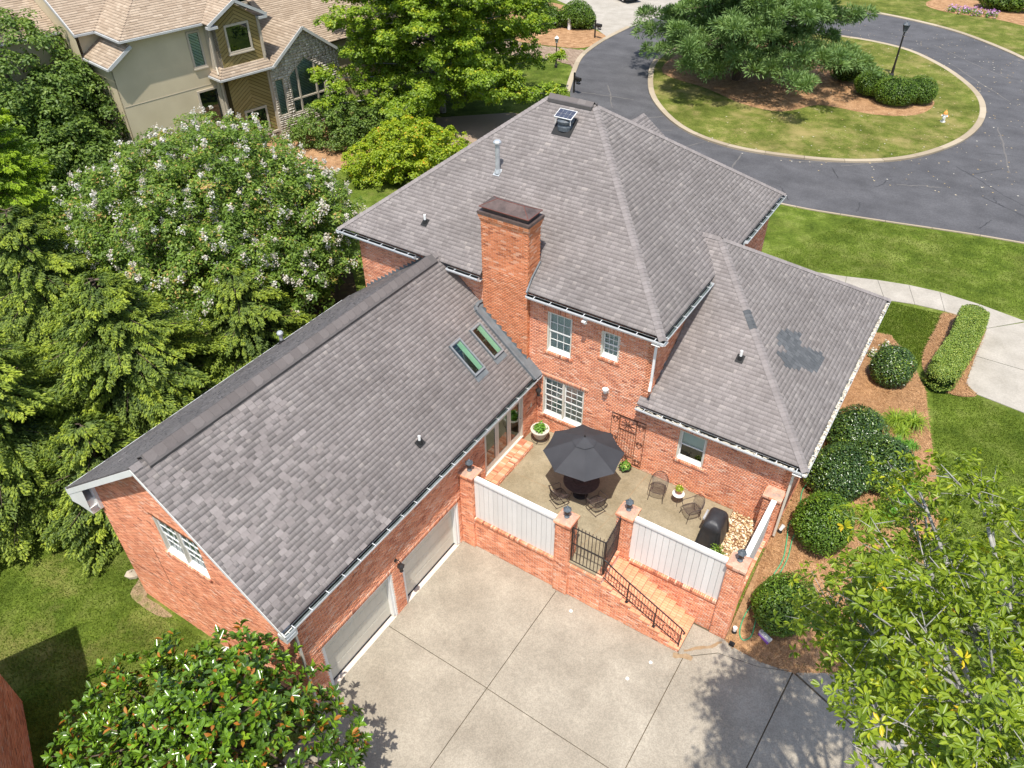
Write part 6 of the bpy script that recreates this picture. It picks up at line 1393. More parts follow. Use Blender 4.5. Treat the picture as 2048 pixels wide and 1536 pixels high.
for p, q in (((-6.36, -.29, 9.28), (-1.2, -.29, 9.28)), ((-6.36, -.29, 9.28), (-6.36, -3.5, 9.28)), ((-6.3, -3.44, 9.28), (-7.56, -3.44, 9.28)), ((-7.56, -5.44, 9.13), (-14, -5.44, 9.13)), ((-7.41, -.36, 7.98), (-7.41, -4.6, 7.98)), ((-1.4, .68, 6.15), (2.5, .68, 6.15)), ((-1.4, .68, 6.15), (-1.4, -.75, 6.15))): b.bar(W(*p), W(*q), .11, .11)
for p, q in (((.75, .46, 10.36), (2.78, .46, 9.26)), ((.75, .46, 10.36), (-1.28, .46, 9.26)), ((5.05, .66, 8.05), (2.26, .66, 6.02)), ((5.05, .66, 8.05), (7.84, .66, 6.02)), ((-7.52, -3.5, 9.3), (-7.52, -11, 13.42)), ((-7.35, -.36, 8.0), (-5.76, -.36, 8.95))): b.bar(W(*p), W(*q), .06, .18, up=(0, 0, 1))
hbox(b, -1.28, -.66, .1, .5, 9.06, 9.2); hbox(b, 2.2, 2.78, .1, .5, 9.06, 9.2)
b.build('gutter', 'house_gutter', th)
b = MB(); 
for p, q in (((-1.05, -.2, 9.2), (-.9, -.3, 9.0)), ((-.9, -.3, 9.0), (-.95, -.35, 6.7)), ((-.95, -.35, 6.7), (-1.2, .2, 6.4)), ((2.3, .1, 9.1), (2.35, .1, 6.8)), ((-1.1, .3, 6.1), (-.9, -.3, 5.7)), ((-.9, -.3, 5.7), (-.9, -.3, 1.0))): b.bar(W(*p), W(*q), .09)
b.build('downspout', 'stucco_trim', th)
# field stone gable
ST = [(2.34, .7), (7.8, .7), (7.8, 6.05), (5.05, 8.0), (2.34, 6.1)]; SW1 = rect(2.52, 3.22, 2.8, 5.2); SW2 = [(3.66, 2.7), (6.45, 2.7), (6.45, 5.2), (5.05, 6.15), (3.66, 5.2)]
sw = hpanel('stone_wall', ST, [SW1, SW2], .25, 'field_mortar', .3)
A = []; t = .72
while t < 8:
    h = random.uniform(.11, .2)
    for a, b_ in scan(ST, [SW1, SW2], t + h / 2):
        s = a
        while s < b_: 
            w = random.uniform(.12, .42); s1 = min(s + w, b_)
            if s1 - s > .06: A.append((s + .012, s1 - .012, t + random.uniform(0, .03), t + h - random.uniform(.01, .04)))
            s += w
    t += h
A = np.array(A); bricks('field_stone', A, W(0, .25, 0), HU, ZU, HN, 'field_stone', sw, proud=.025)
for lab, poly in (('narrow window with white blinds in the stone gable', SW1), ('pointed window with white blinds in the stone gable', SW2)):
    b = MB(); n_ = len(poly)
    for i in range(n_): b.bar(W(poly[i][0], .2, poly[i][1]), W(poly[(i + 1) % n_][0], .2, poly[(i + 1) % n_][1]), .12, .1)
    if n_ == 5:
        for s in (4.35, 5.75): b.bar(W(s, .2, 2.7), W(s, .2, 5.6), .12, .1)
        b.bar(W(3.66, .2, 3.6), W(6.45, .2, 3.6), .1, .1)
    w_ = b.build('window', 'stucco_trim', th, label=lab); MB().add([W(s, .17, t) for s, t in poly], [tuple(range(n_))]).build('pane', 'glass', w_); MB().add([W(s, .0, t) for s, t in poly], [tuple(range(n_))]).build('room_backing', 'dark_room', w_)
    b = MB(); t = 2.75
    while t < 6.1:
        for a, b_ in scan(poly, (), t): b.add([W(a + .03, .08, t), W(b_ - .03, .08, t), W(b_ - .03, .125, t + .085), W(a + .03, .125, t + .085)], [(0, 1, 2, 3)])
        t += .1
    b.build('blind', 'blind', w_, kind='stuff')
b = MB(); b.tube([W(-9.8, -7.6, 10.2), W(-9.8, -7.6, 10.75)], .08, 8); b.build('vent_pipe', 'lamp_metal', th)
b = MB(); b.tube([W(-5.5, -10.5, 12.8), W(-5.5, -10.5, 13.6)], .12, 8); b.build('vent_pipe', 'lamp_metal', th)

# ------------------------------------------------------------------ planting
def unit(a): return a / (np.linalg.norm(a, axis=-1, keepdims=True) + 1e-9)
def crown_points(blobs, nclump, per, rc, seed, low=-.55, inner=.22, flat=.75, jit=.10):
    R_ = np.random.default_rng(seed); B = np.array(blobs, float); area = B[:, 3] * B[:, 4] + B[:, 3] * B[:, 5]; idx = R_.choice(len(B), nclump * 3, p=area / area.sum())
    d = unit(R_.normal(size=(len(idx), 3))); keep = d[:, 2] > low; idx, d = idx[keep][:nclump], d[keep][:nclump]
    sc = np.where(R_.random(len(d)) < inner, R_.uniform(.35, .75, len(d)), R_.uniform(.84, 1.0 + jit, len(d)))
    C_ = B[idx, :3] + d * B[idx, 3:6] * sc[:, None]; out = unit(d / B[idx, 3:6]); n = len(C_)
    dd = unit(R_.normal(size=(n, per, 3)) + out[:, None] * .9 + np.array([0, 0, .45])); rr = rc * R_.uniform(.6, 1.35, n)[:, None, None] * R_.uniform(.45, 1, (n, per, 1)) ** .6
    P = C_[:, None] + dd * rr * np.array([1, 1, flat]); Nn = unit(dd * .8 + np.array([0, 0, .75]) + R_.normal(size=(n, per, 3)) * .38)
    ct = R_.normal(size=(n, 1)) * .10; tone = np.clip(.5 + ct + R_.normal(size=(n, per)) * .17, .135, 1)
    return P.reshape(-1, 3), Nn.reshape(-1, 3), tone.ravel(), C_
def trunk_mesh(base, top, r, targets, mat, parent, seed=0, nl=12, name='trunk'):
    R_ = random.Random(seed); b = MB(); base = V3(base); top = V3(top)
    pts = [base + (top - base) * t + V3((R_.uniform(-.1, .1), R_.uniform(-.1, .1), 0)) * (t * 2) for t in np.linspace(0, 1, 6)]; b.tube(pts, [r * (1.25 - .95 * t) for t in np.linspace(0, 1, 6)], 8)
    tg = list(targets); R_.shuffle(tg)
    for q in tg[:nl]:
        q = V3(q); t0 = R_.uniform(.25, .85); s = base + (top - base) * t0; m = s.lerp(q, .5) + V3((R_.uniform(-.2, .2), R_.uniform(-.2, .2), .25)); b.tube([s, m, q], [r * .42, r * .24, r * .07], 5)
    return b.build(name, mat, parent, smooth=True)
def tree(name, label, cat, base, blobs, nclump, per, rc, L, Wd, mat, seed, trunk=(.2, 'bark'), group=None, nl=14, low=-.55, inner=.22, kind6=False, tmul=1, flat=.75, fold=.18, jit=.10):
    t = thing(name, label, cat, base, 0, group); bl = [(b[0] - base[0], b[1] - base[1], b[2] - base[2], *b[3:]) for b in blobs]
    P, Nn, tone, C_ = crown_points(bl, nclump, per, rc, seed, low, inner, flat=flat, jit=jit); n = len(P); Ls = L * RNG.uniform(.7, 1.25, n)
    leaf_mesh('crown', P, Nn, Ls, Ls * (Wd / L), mat, t, tone * tmul, six=kind6, fold=fold)
    if trunk: zt = max(b[2] for b in bl); cx = np.mean([b[0] for b in bl]); cy = np.mean([b[1] for b in bl]); trunk_mesh((0, 0, -.1), (cx, cy, zt), trunk[0], C_[::max(1, len(C_) // 40)], trunk[1], t, seed, nl)
    return t, C_
# 1 white flowering crape myrtle
CB = (-17.6, .6, float(H(-17.6, .6)))
blobs = [(-17.9, .5, 4.9, 5.0, 5.0, 3.9), (-15.6, 2.8, 4.0, 3.4, 3.2, 3.0), (-19.9, 3.2, 4.6, 3.6, 3.6, 3.6), (-15.6, -1.6, 3.9, 3.4, 3.0, 3.0), (-20.4, -1.6, 4.4, 3.2, 3.4, 3.2), (-17.6, 1.4, 6.4, 3.2, 3.0, 2.4), (-13.9, .6, 3.4, 2.2, 2.4, 2.0), (-19.2, -2.6, 5.6, 1.9, 1.9, 1.6), (-15.8, 3.8, 5.4, 1.9, 1.9, 1.6), (-20.6, 1.6, 6.6, 2.0, 2.0, 1.7)]
t, C_ = tree('crape_myrtle', 'big round crape myrtle covered with white blossom behind the garage wing', 'tree', CB, blobs, 2700, 56, .42, .165, .08, 'myrtle_leaf', 21, trunk=(.16, 'pale_bark'), low=-.7, inner=.14, jit=.16)
R_ = np.random.default_rng(4); top = C_[(C_[:, 2] > 1.6)]; pick = top[R_.choice(len(top), 1100, replace=False)]
cen = pick - np.array([0, 0, 3.2]); pick = pick + unit(cen) * .46; size = R_.uniform(.10, .26, len(pick)) * np.where(R_.random(len(pick)) < .3, 1.35, .8)
per = 34; dd = unit(R_.normal(size=(len(pick), per, 3))) * size[:, None, None] * R_.uniform(.3, 1, (len(pick), per, 1)) * np.array([.8, .8, 1.1])
leaf_mesh('blossom', (pick[:, None] + dd).reshape(-1, 3), R_.normal(size=(len(pick) * per, 3)) * .7 + [0, 0, 1.0], .09, .075, 'petal', t, tone=R_.random(len(pick) * per))

# 2 conifers with drooping sprays
def conifer(label, base, h, r, mat, seed, nb=120, per=420, cat='tree', group=None, name='hemlock_tree', z0=.06, lean=(0, 0), leaf=(.125, .055), power=.75, droop=.16, ragged=.38):
    t = thing(name, label, cat, base, 0, group); R_ = np.random.default_rng(seed)
    zf = R_.uniform(z0, 1, nb) ** .92; az = np.arange(nb) * 2.4 + R_.uniform(-.3, .3, nb); Lb = r * (1 - zf) ** power * R_.uniform(1 - ragged, 1.08, nb) + .25
    n = nb * per; bi = np.repeat(np.arange(nb), per); u = R_.uniform(.12, 1, n) ** .75; side = np.where(R_.random(n) < .5, -1, 1)
    tw = (1 - u * .8) * .34 * Lb[bi] * R_.uniform(.05, 1, n) + .03
    a = az[bi]; dirv = np.stack([np.cos(a), np.sin(a), np.zeros(n)], -1); sv = np.stack([-np.sin(a), np.cos(a), np.zeros(n)], -1)
    s = u * Lb[bi]; ang = .95; td = unit(dirv * math.cos(ang) + sv * side[:, None] * math.sin(ang))
    P = dirv * s[:, None] + td * tw[:, None]; z = zf[bi] * h + .25 * s * (.35) - droop * s * u ** 1.5 - tw * .22 + R_.normal(size=n) * .045
    P[:, 2] = z; P[:, 0] += lean[0] * zf[bi]; P[:, 1] += lean[1] * zf[bi]
    Nn = unit(np.array([0, 0, 1.]) + dirv * .35 + R_.normal(size=(n, 3)) * .33); T = unit(td + dirv * .5 + R_.normal(size=(n, 3)) * .35 - np.array([0, 0, .25]))
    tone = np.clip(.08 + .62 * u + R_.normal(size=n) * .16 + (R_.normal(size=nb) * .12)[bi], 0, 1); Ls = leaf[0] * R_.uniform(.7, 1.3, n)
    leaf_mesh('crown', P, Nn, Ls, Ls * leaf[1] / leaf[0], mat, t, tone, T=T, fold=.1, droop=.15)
    b = MB(); b.tube([(0, 0, -.1), (lean[0] * .5, lean[1] * .5, h * .5), (lean[0], lean[1], h * .98)], [h * .026 + .06, h * .016, .02], 7)
    for k in range(nb):
        if k % 2 == 0: d = V3((math.cos(az[k]), math.sin(az[k]), 0)); o_ = V3((lean[0] * zf[k], lean[1] * zf[k], zf[k] * h)); b.tube([o_, o_ + d * Lb[k] * .5 + V3((0, 0, .02)), o_ + d * Lb[k] * .92 + V3((0, 0, .09 * Lb[k] - droop * .7 * Lb[k]))], [.035, .022, .006], 4)
    b.build('trunk', 'bark', t, smooth=True); return t
conifer('tall feathery hemlock close behind the left end of the garage wing', (-13.9, -7.4, HZ(-13.9, -7.4)), 8.0, 4.9, 'hemlock_leaf', 31, nb=300, per=560, power=.6)
conifer('hemlock at the left edge with dark green drooping boughs above the back lawn', (-16.0, -12.0, HZ(-16, -12)), 8.6, 4.9, 'hemlock_leaf', 32, nb=280, per=560, power=.6)
conifer('hemlock tucked between the garage gutter and the flowering myrtle', (-12.9, -2.6, HZ(-12.9, -2.6)), 5.2, 3.6, 'hemlock_leaf', 33, nb=180, per=500, power=.6)
conifer('hemlock behind the leftmost one below the yellow green conifer', (-20.4, -6.6, HZ(-20.4, -6.6)), 8.4, 4.6, 'hemlock_leaf', 36, nb=250, per=500, power=.6)
conifer('bright yellow green conifer at the left edge below the oak', (-26.2, -4.2, HZ(-26.2, -4.2)), 11.0, 4.0, 'yellow_conifer_leaf', 34, nb=280, per=480, name='cypress_tree', power=.55, droop=.05)
conifer('small hemlock with low branches over the shaded lawn corner', (-12.0, -10.6, HZ(-12.0, -10.6)), 4.6, 2.9, 'hemlock_leaf', 35, nb=150, per=480, power=.6)
# 3 oak upper left
tree('oak_tree', 'grey green broadleaf tree hiding the left end of the tan house', 'tree', (-38.5, 2.5, 1.2), [(-38.0, 3.0, 6.6, 4.4, 4.4, 4.0), (-36.5, 6.5, 4.6, 3.0, 3.4, 2.8), (-35.0, 2.0, 4.0, 3.6, 3.2, 2.8), (-41, .5, 7.2, 3.8, 3.8, 3.4), (-33.2, 3.6, 3.0, 2.2, 2.4, 1.8)], 1900, 46, .55, .22, .13, 'oak_leaf', 41, trunk=(.3, 'bark'))
# 4 ginkgo like tree
def branchy(name, label, base, h, r, seed, mat, bark, nb=150, z0=.10, power=.62, puffs=3.1, prad=(.30, .52), per=74, leaf=(.26, .042), rise=.02, needle=True, trunk=.34, spread=.20, rag=(.62, 1.1), tbase=.42, flat=.8):
    t = thing(name, label, 'tree', base); R_ = np.random.default_rng(seed); zf = np.linspace(z0, .97, nb); az = np.arange(nb) * 2.4 + R_.uniform(-.4, .4, nb); Lb = r * (1 - zf) ** power * R_.uniform(*rag, nb)
    b = MB(); b.tube([(0, 0, -.1), (0, 0, h * .5), (0, 0, h)], [trunk, trunk * .6, .04], 8); C_ = []; O_ = []
    for k in range(nb):
        d = np.array([math.cos(az[k]), math.sin(az[k]), 0]); o_ = np.array([0, 0, zf[k] * h]); e = o_ + d * Lb[k] + np.array([0, 0, rise * Lb[k] + .4 * zf[k]]); b.tube([tuple(o_), tuple(o_ + (e - o_) * .5 + [0, 0, -.1]), tuple(e)], [.07, .045, .015], 5)
        m = int(5 + Lb[k] * puffs)
        for j in range(m):
            u = R_.uniform(.30, 1.02); s = R_.normal() * spread * Lb[k] * (1.15 - u) + R_.normal() * .28; sv = np.array([-d[1], d[0], 0]); p = o_ + (e - o_) * u + sv * s + [0, 0, R_.normal() * .16 + .12]; C_.append(p); O_.append(unit(d + sv * s * .3))
    b.build('trunk', bark, t, smooth=True); C_ = np.array(C_); O_ = np.array(O_); n = len(C_)
    dd = unit(R_.normal(size=(n, per, 3)) + O_[:, None] * .7 + np.array([0, 0, .65])); rr = R_.uniform(*prad, n)[:, None, None]; P = C_[:, None] + dd * rr * R_.uniform(.3, .85, (n, per, 1)) * np.array([1.25, 1.25, flat])
    tone = np.clip(tbase + R_.normal(size=(n, 1)) * .12 + dd[..., 2] * .2 + R_.normal(size=(n, per)) * .13, 0, 1)
    if needle: T = dd + R_.normal(size=(n, per, 3)) * .2; Nn = np.cross(T, R_.normal(size=(n, per, 3))); Nn = np.where(Nn[..., 2:3] < 0, -Nn, Nn)
    else: T = R_.normal(size=(n, per, 3)); Nn = unit(dd * .7 + np.array([0, 0, .8]) + R_.normal(size=(n, per, 3)) * .4)
    leaf_mesh('crown', P.reshape(-1, 3), Nn.reshape(-1, 3), leaf[0], leaf[1], mat, t, tone.ravel(), T=T.reshape(-1, 3), fold=0 if needle else .15, droop=.1)
branchy('ginkgo_tree', 'large bright green ginkgo tree beyond the main roof on the left', (-23.8, 25.6, 1.4), 15.5, 9.6, 42, 'ginkgo_leaf', 'pale_bark', nb=170, z0=.08, power=.42, puffs=5.4, prad=(.24, .46), per=46, leaf=(.17, .14), rise=.10, needle=False, spread=.13, trunk=.3, tbase=.48)
tree('maple_shrub', 'yellow green leafy shrub tree against the left edge of the main roof', 'shrub', (-18.9, 15.6, 1.4), [(-18.9, 15.8, 2.9, 2.4, 2.4, 1.7), (-17.4, 16.9, 2.7, 1.8, 1.8, 1.4), (-20.2, 14.4, 2.4, 1.8, 1.8, 1.3)], 620, 46, .34, .16, .10, 'yellow_shrub_leaf', 43, trunk=(.08, 'bark'))
tree('laurel_shrub', 'dark green shrub growing against the stone gable of the tan house', 'shrub', (-26.8, 17.6, 1.3), [(-26.6, 17.4, 2.5, 2.4, 2.4, 1.6), (-25.4, 19.2, 2.3, 2.0, 2.0, 1.4), (-24.0, 21.2, 2.2, 2.0, 2.0, 1.3), (-28.2, 16.0, 1.9, 1.2, 1.2, .9)], 620, 40, .34, .16, .10, 'oak_leaf', 44, trunk=(.08, 'bark'))
for i, (x, y, r, h) in enumerate(((-27.2, 13.1, .35, .5), (-26.0, 12.4, .25, .35), (-27.8, 14.3, .3, .4), (-25.2, 13.0, .22, .3))):
    t = thing('seedling', ('taller', 'leftmost', 'middle', 'smallest')[i] + ' little green plant on the mulch bed of the tan house', 'plant', (x, y, HZ(x, y))); P, Nn = tuft(90, (0, 0, 0), r, h, .1, .04, seed=i); leaf_mesh('foliage', P, Nn, .12, .05, 'fern_leaf', t)
# 5 white pine on the island
branchy('pine_tree', 'big soft needled white pine filling the left half of the island', (-8.0, 43.6, 1.5), 16, 10.0, 51, 'pine_leaf', 'bark', nb=130, z0=.10, power=.55, puffs=2.1, prad=(.42, .78), per=110, leaf=(.34, .075), rise=.0, flat=.7, rag=(.55, 1.15))
# clipped shrubs: dense skin of small leaves over a dark body
def shrub_skin(t, shape, n, L, Wd, mat, seed, bump=.06, up_=.35):
    """shape(dirs)-> points and normals"""
    R_ = np.random.default_rng(seed); P, Nn = shape(R_, n); k = np.sin(P[:, 0] * 5 + seed) * np.sin(P[:, 1] * 4.3 + 1) * np.sin(P[:, 2] * 5.1 + 2); lo = np.sin(P[:, 0] * 2.1 + seed * 1.7) * np.sin(P[:, 1] * 2.4 + seed) + .6 * np.sin(P[:, 2] * 3 + P[:, 0] * 1.5 + seed); P = P + Nn * (k * bump + lo * .055 + R_.uniform(-.07, .035, n) + np.where(R_.random(n) < .03, R_.uniform(.02, .13, n), 0))[:, None]; k = k * .7 + lo * .35
    N2 = unit(Nn + R_.normal(size=(n, 3)) * .55 + np.array([0, 0, up_])); tone = np.clip(.45 + k * .22 + R_.normal(size=n) * .2, 0, 1); Ls = L * R_.uniform(.7, 1.3, n); leaf_mesh('foliage', P, N2, Ls, Ls * Wd / L, mat, t, tone)
def ellip(c, r, zmin=-1):
    c = np.array(c, float); r = np.array(r, float)
    def f(R_, n):
        d = unit(R_.normal(size=(int(n * 1.8), 3))); d = d[d[:, 2] > zmin][:n]; 
        while len(d) < n: d = np.concatenate([d, d])[:n]
        return c + d * r, unit(d / r)
    return f
def round_shrub(label, x, y, r, h, mat='box_leaf', n=5200, L=.06, Wd=.035, seed=0, z=None, ry=None, group=None, cat='shrub', extra=()):
    z = HZ(x, y) if z is None else z; t = thing('round_shrub', label, cat, (x, y, z), 0, group); ry = ry or r
    shrub_skin(t, ellip((0, 0, h * .48), (r, ry, h * .54), -.75), n, L, Wd, mat, seed)
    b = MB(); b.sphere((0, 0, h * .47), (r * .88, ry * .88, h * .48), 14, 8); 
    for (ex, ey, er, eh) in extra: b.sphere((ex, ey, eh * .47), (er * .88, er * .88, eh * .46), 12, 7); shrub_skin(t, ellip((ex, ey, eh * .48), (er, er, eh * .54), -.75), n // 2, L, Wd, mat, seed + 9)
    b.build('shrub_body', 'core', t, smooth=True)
    s = MB(); s.tube([(0, 0, -.05), (0, 0, h * .3)], .05, 6); s.build('stem', 'bark', t); return t
sp_ = [('dark egg shaped holly shrub farthest up the side bed by the lawn', 10.78, 10.7, .82, 1.55, 'holly_leaf', 1.0), ('dark round holly shrub directly under the right end of the roof gutter', 10.55, 5.6, 1.03, 1.75, 'holly_leaf', 1), ('dark holly shrub on the outer side of the shrub trio', 11.75, 4.55, 1.02, 1.7, 'holly_leaf', 1), ('dark holly shrub of the trio nearest the house corner', 10.55, 3.25, 1.05, 1.7, 'holly_leaf', 1), ('round green boxwood next below the dark holly trio', 10.75, .65, .95, 1.75, 'box_leaf', 1), ('lowest round boxwood of the side bed near the driveway', 10.60, -2.25, .92, 1.75, 'box_leaf', 1)]
for i, (lab, x, y, r, h, m_, _) in enumerate(sp_): round_shrub(lab, x, y, r, h, m_, 7500, .075 if m_ == 'holly_leaf' else .062, .045, seed=60 + i, ry=r * 1.12, group='round clipped shrubs in the side bed')
# long clipped hedge by the front drive
hp_ = [(12.62, 11.35), (12.78, 12.6), (12.95, 14.0), (13.02, 15.4), (13.0, 16.4)]
t = thing('clipped_hedge', 'long flat topped clipped hedge between walk and front drive', 'hedge', (0, 0, 0)); b = MB(); R_ = np.random.default_rng(77); HH = 1.15; WW = .58
pp = smooth_loop(hp_, 6, closed=False); P = []; Nn = []
for k in range(19000):
    f = R_.uniform(0, len(pp) - 1.001); i = int(f); a = np.array(pp[i]) + (np.array(pp[i + 1]) - np.array(pp[i])) * (f - i); d = unit(np.array(pp[i + 1]) - np.array(pp[i])); nr = np.array([-d[1], d[0]]); th_ = R_.uniform(-.35, PI + .35) if k % 5 < 3 else R_.uniform(.6, PI - .6); cx_ = math.cos(th_); sz_ = math.sin(th_); e = .45
    w = WW * (math.copysign(abs(cx_) ** e, cx_) if k % 2 else R_.uniform(-1, 1)); sz_ = 1 if k % 2 == 0 else sz_; cx_ = cx_ if k % 2 else 0; z = 1.4 + .55 + .62 * math.copysign(abs(sz_) ** e, sz_); P.append((*(a + nr * w), z)); Nn.append((*(nr * cx_), max(sz_, -.2) + .2))
for (ex, ey, dy) in ((pp[0][0], pp[0][1], -1), (pp[-1][0], pp[-1][1], 1)):
    for k in range(1800):
        a = R_.uniform(0, PI); ph = R_.uniform(-.3, PI / 2); q = math.cos(ph) ** .5 if math.cos(ph) > 0 else 0; P.append((ex + WW * math.cos(a) * q, ey + dy * WW * math.sin(a) * q, 1.4 + .55 + .60 * math.copysign(abs(math.sin(ph)) ** .5, math.sin(ph)))); Nn.append((math.cos(a) * q, dy * math.sin(a) * q, max(math.sin(ph), .0)))
P = np.array(P); Nn = unit(np.array(Nn)); n = len(P); leaf_mesh('foliage', P + Nn * R_.uniform(-.05, .03, n)[:, None], unit(Nn + R_.normal(size=(n, 3)) * .5 + [0, 0, .3]), .062 * R_.uniform(.7, 1.3, n), .04 * R_.uniform(.7, 1.3, n), 'hedge_leaf', t, tone=np.clip(.5 + R_.normal(size=n) * .24, 0, 1))
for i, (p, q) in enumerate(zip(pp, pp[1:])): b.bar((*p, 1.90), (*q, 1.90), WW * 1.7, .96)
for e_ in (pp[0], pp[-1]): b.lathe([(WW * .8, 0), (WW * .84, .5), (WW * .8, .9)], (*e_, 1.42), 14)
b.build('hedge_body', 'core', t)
# island and far shrubs
for i, (lab, x, y, r, ry, h) in enumerate((('clipped shrub under the island lamp post on its left', 2.0, 45.6, 1.5, 1.3, 1.75), ('front clipped shrub of the trio round the island lamp post', 3.75, 44.6, 1.55, 1.35, 1.9), ('clipped shrub under the island lamp post on its right', 5.15, 45.9, 1.25, 1.25, 1.8), ('taller clipped shrub half hidden beside the island pine', -.6, 48.2, 1.4, 1.3, 2.2))):
    round_shrub(lab, x, y, r, h, 'box_leaf', 5200, .085, .05, seed=80 + i, z=1.53, ry=ry, group='clipped shrubs on the island')
round_shrub('green shrub left of the utility pedestal across the lane', -29.6, 48.6, 1.45, 2.7, 'box_leaf', 4200, .14, .06, seed=90, z=1.4, extra=((1.2, .6, 1.0, 1.8),)); round_shrub('green shrub right of the utility pedestal by the far drive', -26.3, 50.4, 1.4, 2.3, 'box_leaf', 4200, .14, .06, seed=91, z=1.4, extra=((.9, .2, .9, 1.7), (-.9, -.3, .9, 1.8)))
round_shrub('dark clipped shrub behind the purple flowers at the top edge', 7.2, 79.0, 2.6, 2.2, 'box_leaf', 4200, .16, .09, seed=92, z=1.4, ry=1.5)
t = thing('flower_bed', 'small purple and white flowers on the mulch across the road', 'flowers', (4.4, 75.6, 1.42)); R_ = np.random.default_rng(6); c = np.stack([R_.uniform(-1.9, 2.6, 46), R_.uniform(-.9, .9, 46), np.full(46, .15)], -1); d = unit(R_.normal(size=(46, 24, 3)) + [0, 0, .6]) * .2; leaf_mesh('foliage', (c[:, None] + d).reshape(-1, 3), unit(d.reshape(-1, 3)) + [0, 0, .5], .16, .09, 'fern_leaf', t); leaf_mesh('blossom', (c[::1, None] + d[:, :9] * 1.3 + [0, 0, .1]).reshape(-1, 3), np.tile([0, 0, 1.], (46 * 9, 1)) + R_.normal(size=(46 * 9, 3)) * .3, .14, .13, 'pink_petal', t, tone=R_.random(46 * 9))
# flowering pots by the far corner
for lab, x, y in (('white flowering plant tucked under the gutter of the low roof', 9.85, 12.0), ('pot of white flowers beside the egg shaped holly', 10.2, 12.9)):
    t = thing('flowering_plant', lab, 'plant', (x, y, 1.41)); P, Nn = tuft(200, (0, 0, .05), .26, .4, .1, .05, seed=int(y)); leaf_mesh('foliage', P, Nn, .10, .05, 'box_leaf', t); P, Nn = tuft(46, (0, 0, .1), .26, .42, .1, .05, seed=int(y) + 5); leaf_mesh('blossom', P, Nn, .09, .08, 'petal', t)
# strap leaved plants in the side bed
def strap(label, x, y, r, mat, n, seed, h=.45):
    z = HZ(x, y); t = thing('daylily', label, 'plant', (x, y, z), 0, 'arching grassy plants in the side bed'); R_ = np.random.default_rng(seed); a = R_.uniform(0, 6.283, n); L = r * R_.uniform(.6, 1.2, n); V_ = []; w = .020
    c0_ = np.stack([np.cos(a), np.sin(a), np.zeros(n)], -1); s_ = np.stack([-np.sin(a), np.cos(a), np.zeros(n)], -1) * w; b0 = R_.normal(size=(n, 3)) * [.07, .07, 0]; hh = h * R_.uniform(.6, 1.2, n)
    rows = [(0, 0), (.35, .8), (.7, 1.0), (1.05, .55)]
    for f, g in rows: ctr = b0 + c0_ * (L * f)[:, None]; ctr[:, 2] += hh * g; k = 1 - f * .8; V_ += [ctr - s_ * k, ctr + s_ * k]
    V_ = np.stack(V_, 1).reshape(-1, 3); F = (np.arange(n)[:, None, None] * 8 + np.array([(0, 1, 3, 2), (2, 3, 5, 4), (4, 5, 7, 6)])).reshape(-1, 4); np_mesh('foliage', V_, F, np.repeat(R_.random(n), 3), mat, t); return t
DL = [('leftmost of the two big yellow green daylilies in the side bed', 11.65, 7.95, .55, 'daylily_leaf'), ('rightmost of the two big yellow green daylilies in the side bed', 12.22, 8.15, .62, 'daylily_leaf'), ('small daylily just below the two big ones', 12.0, 7.5, .38, 'daylily_leaf'), ('dark green tuft beside the outer holly of the bed', 11.95, 6.75, .34, 'fern_leaf'), ('small dark tuft farther out beside the lawn edge', 12.45, 6.95, .28, 'fern_leaf'), ('green tuft at the top of the shrub under the gutter', 10.9, 7.55, .50, 'fern_leaf'), ('green tuft right of the dark holly trio', 12.9, 4.6, .5, 'fern_leaf'), ('green tuft half under the tall right hand tree', 12.75, 3.85, .5, 'fern_leaf'), ('middle green tuft below the holly trio', 12.5, 3.1, .42, 'fern_leaf'), ('yellowish arching tuft right of the upper boxwood', 12.0, 2.2, .6, 'daylily_leaf'), ('little fern between mulch patches below the trio', 12.4, 2.6, .35, 'fern_leaf')]
for i, (lab, x, y, r, m_) in enumerate(DL): strap(lab, x, y, r, m_, 150, 100 + i, h=r * .8)
# shrub in the gravel corner
t = thing('patio_shrub', 'glossy green shrub behind the fence at the gravel corner', 'shrub', (8.18, -2.45, ZP - .03)); P, Nn = tuft(520, (0, 0, .25), .30, .62, .08, .05, seed=5); leaf_mesh('foliage', P, Nn, .09, .05, 'box_leaf', t); b = MB(); b.tube([(0, 0, -.02), (0, 0, .6)], .02, 5); b.build('stem', 'bark', t)

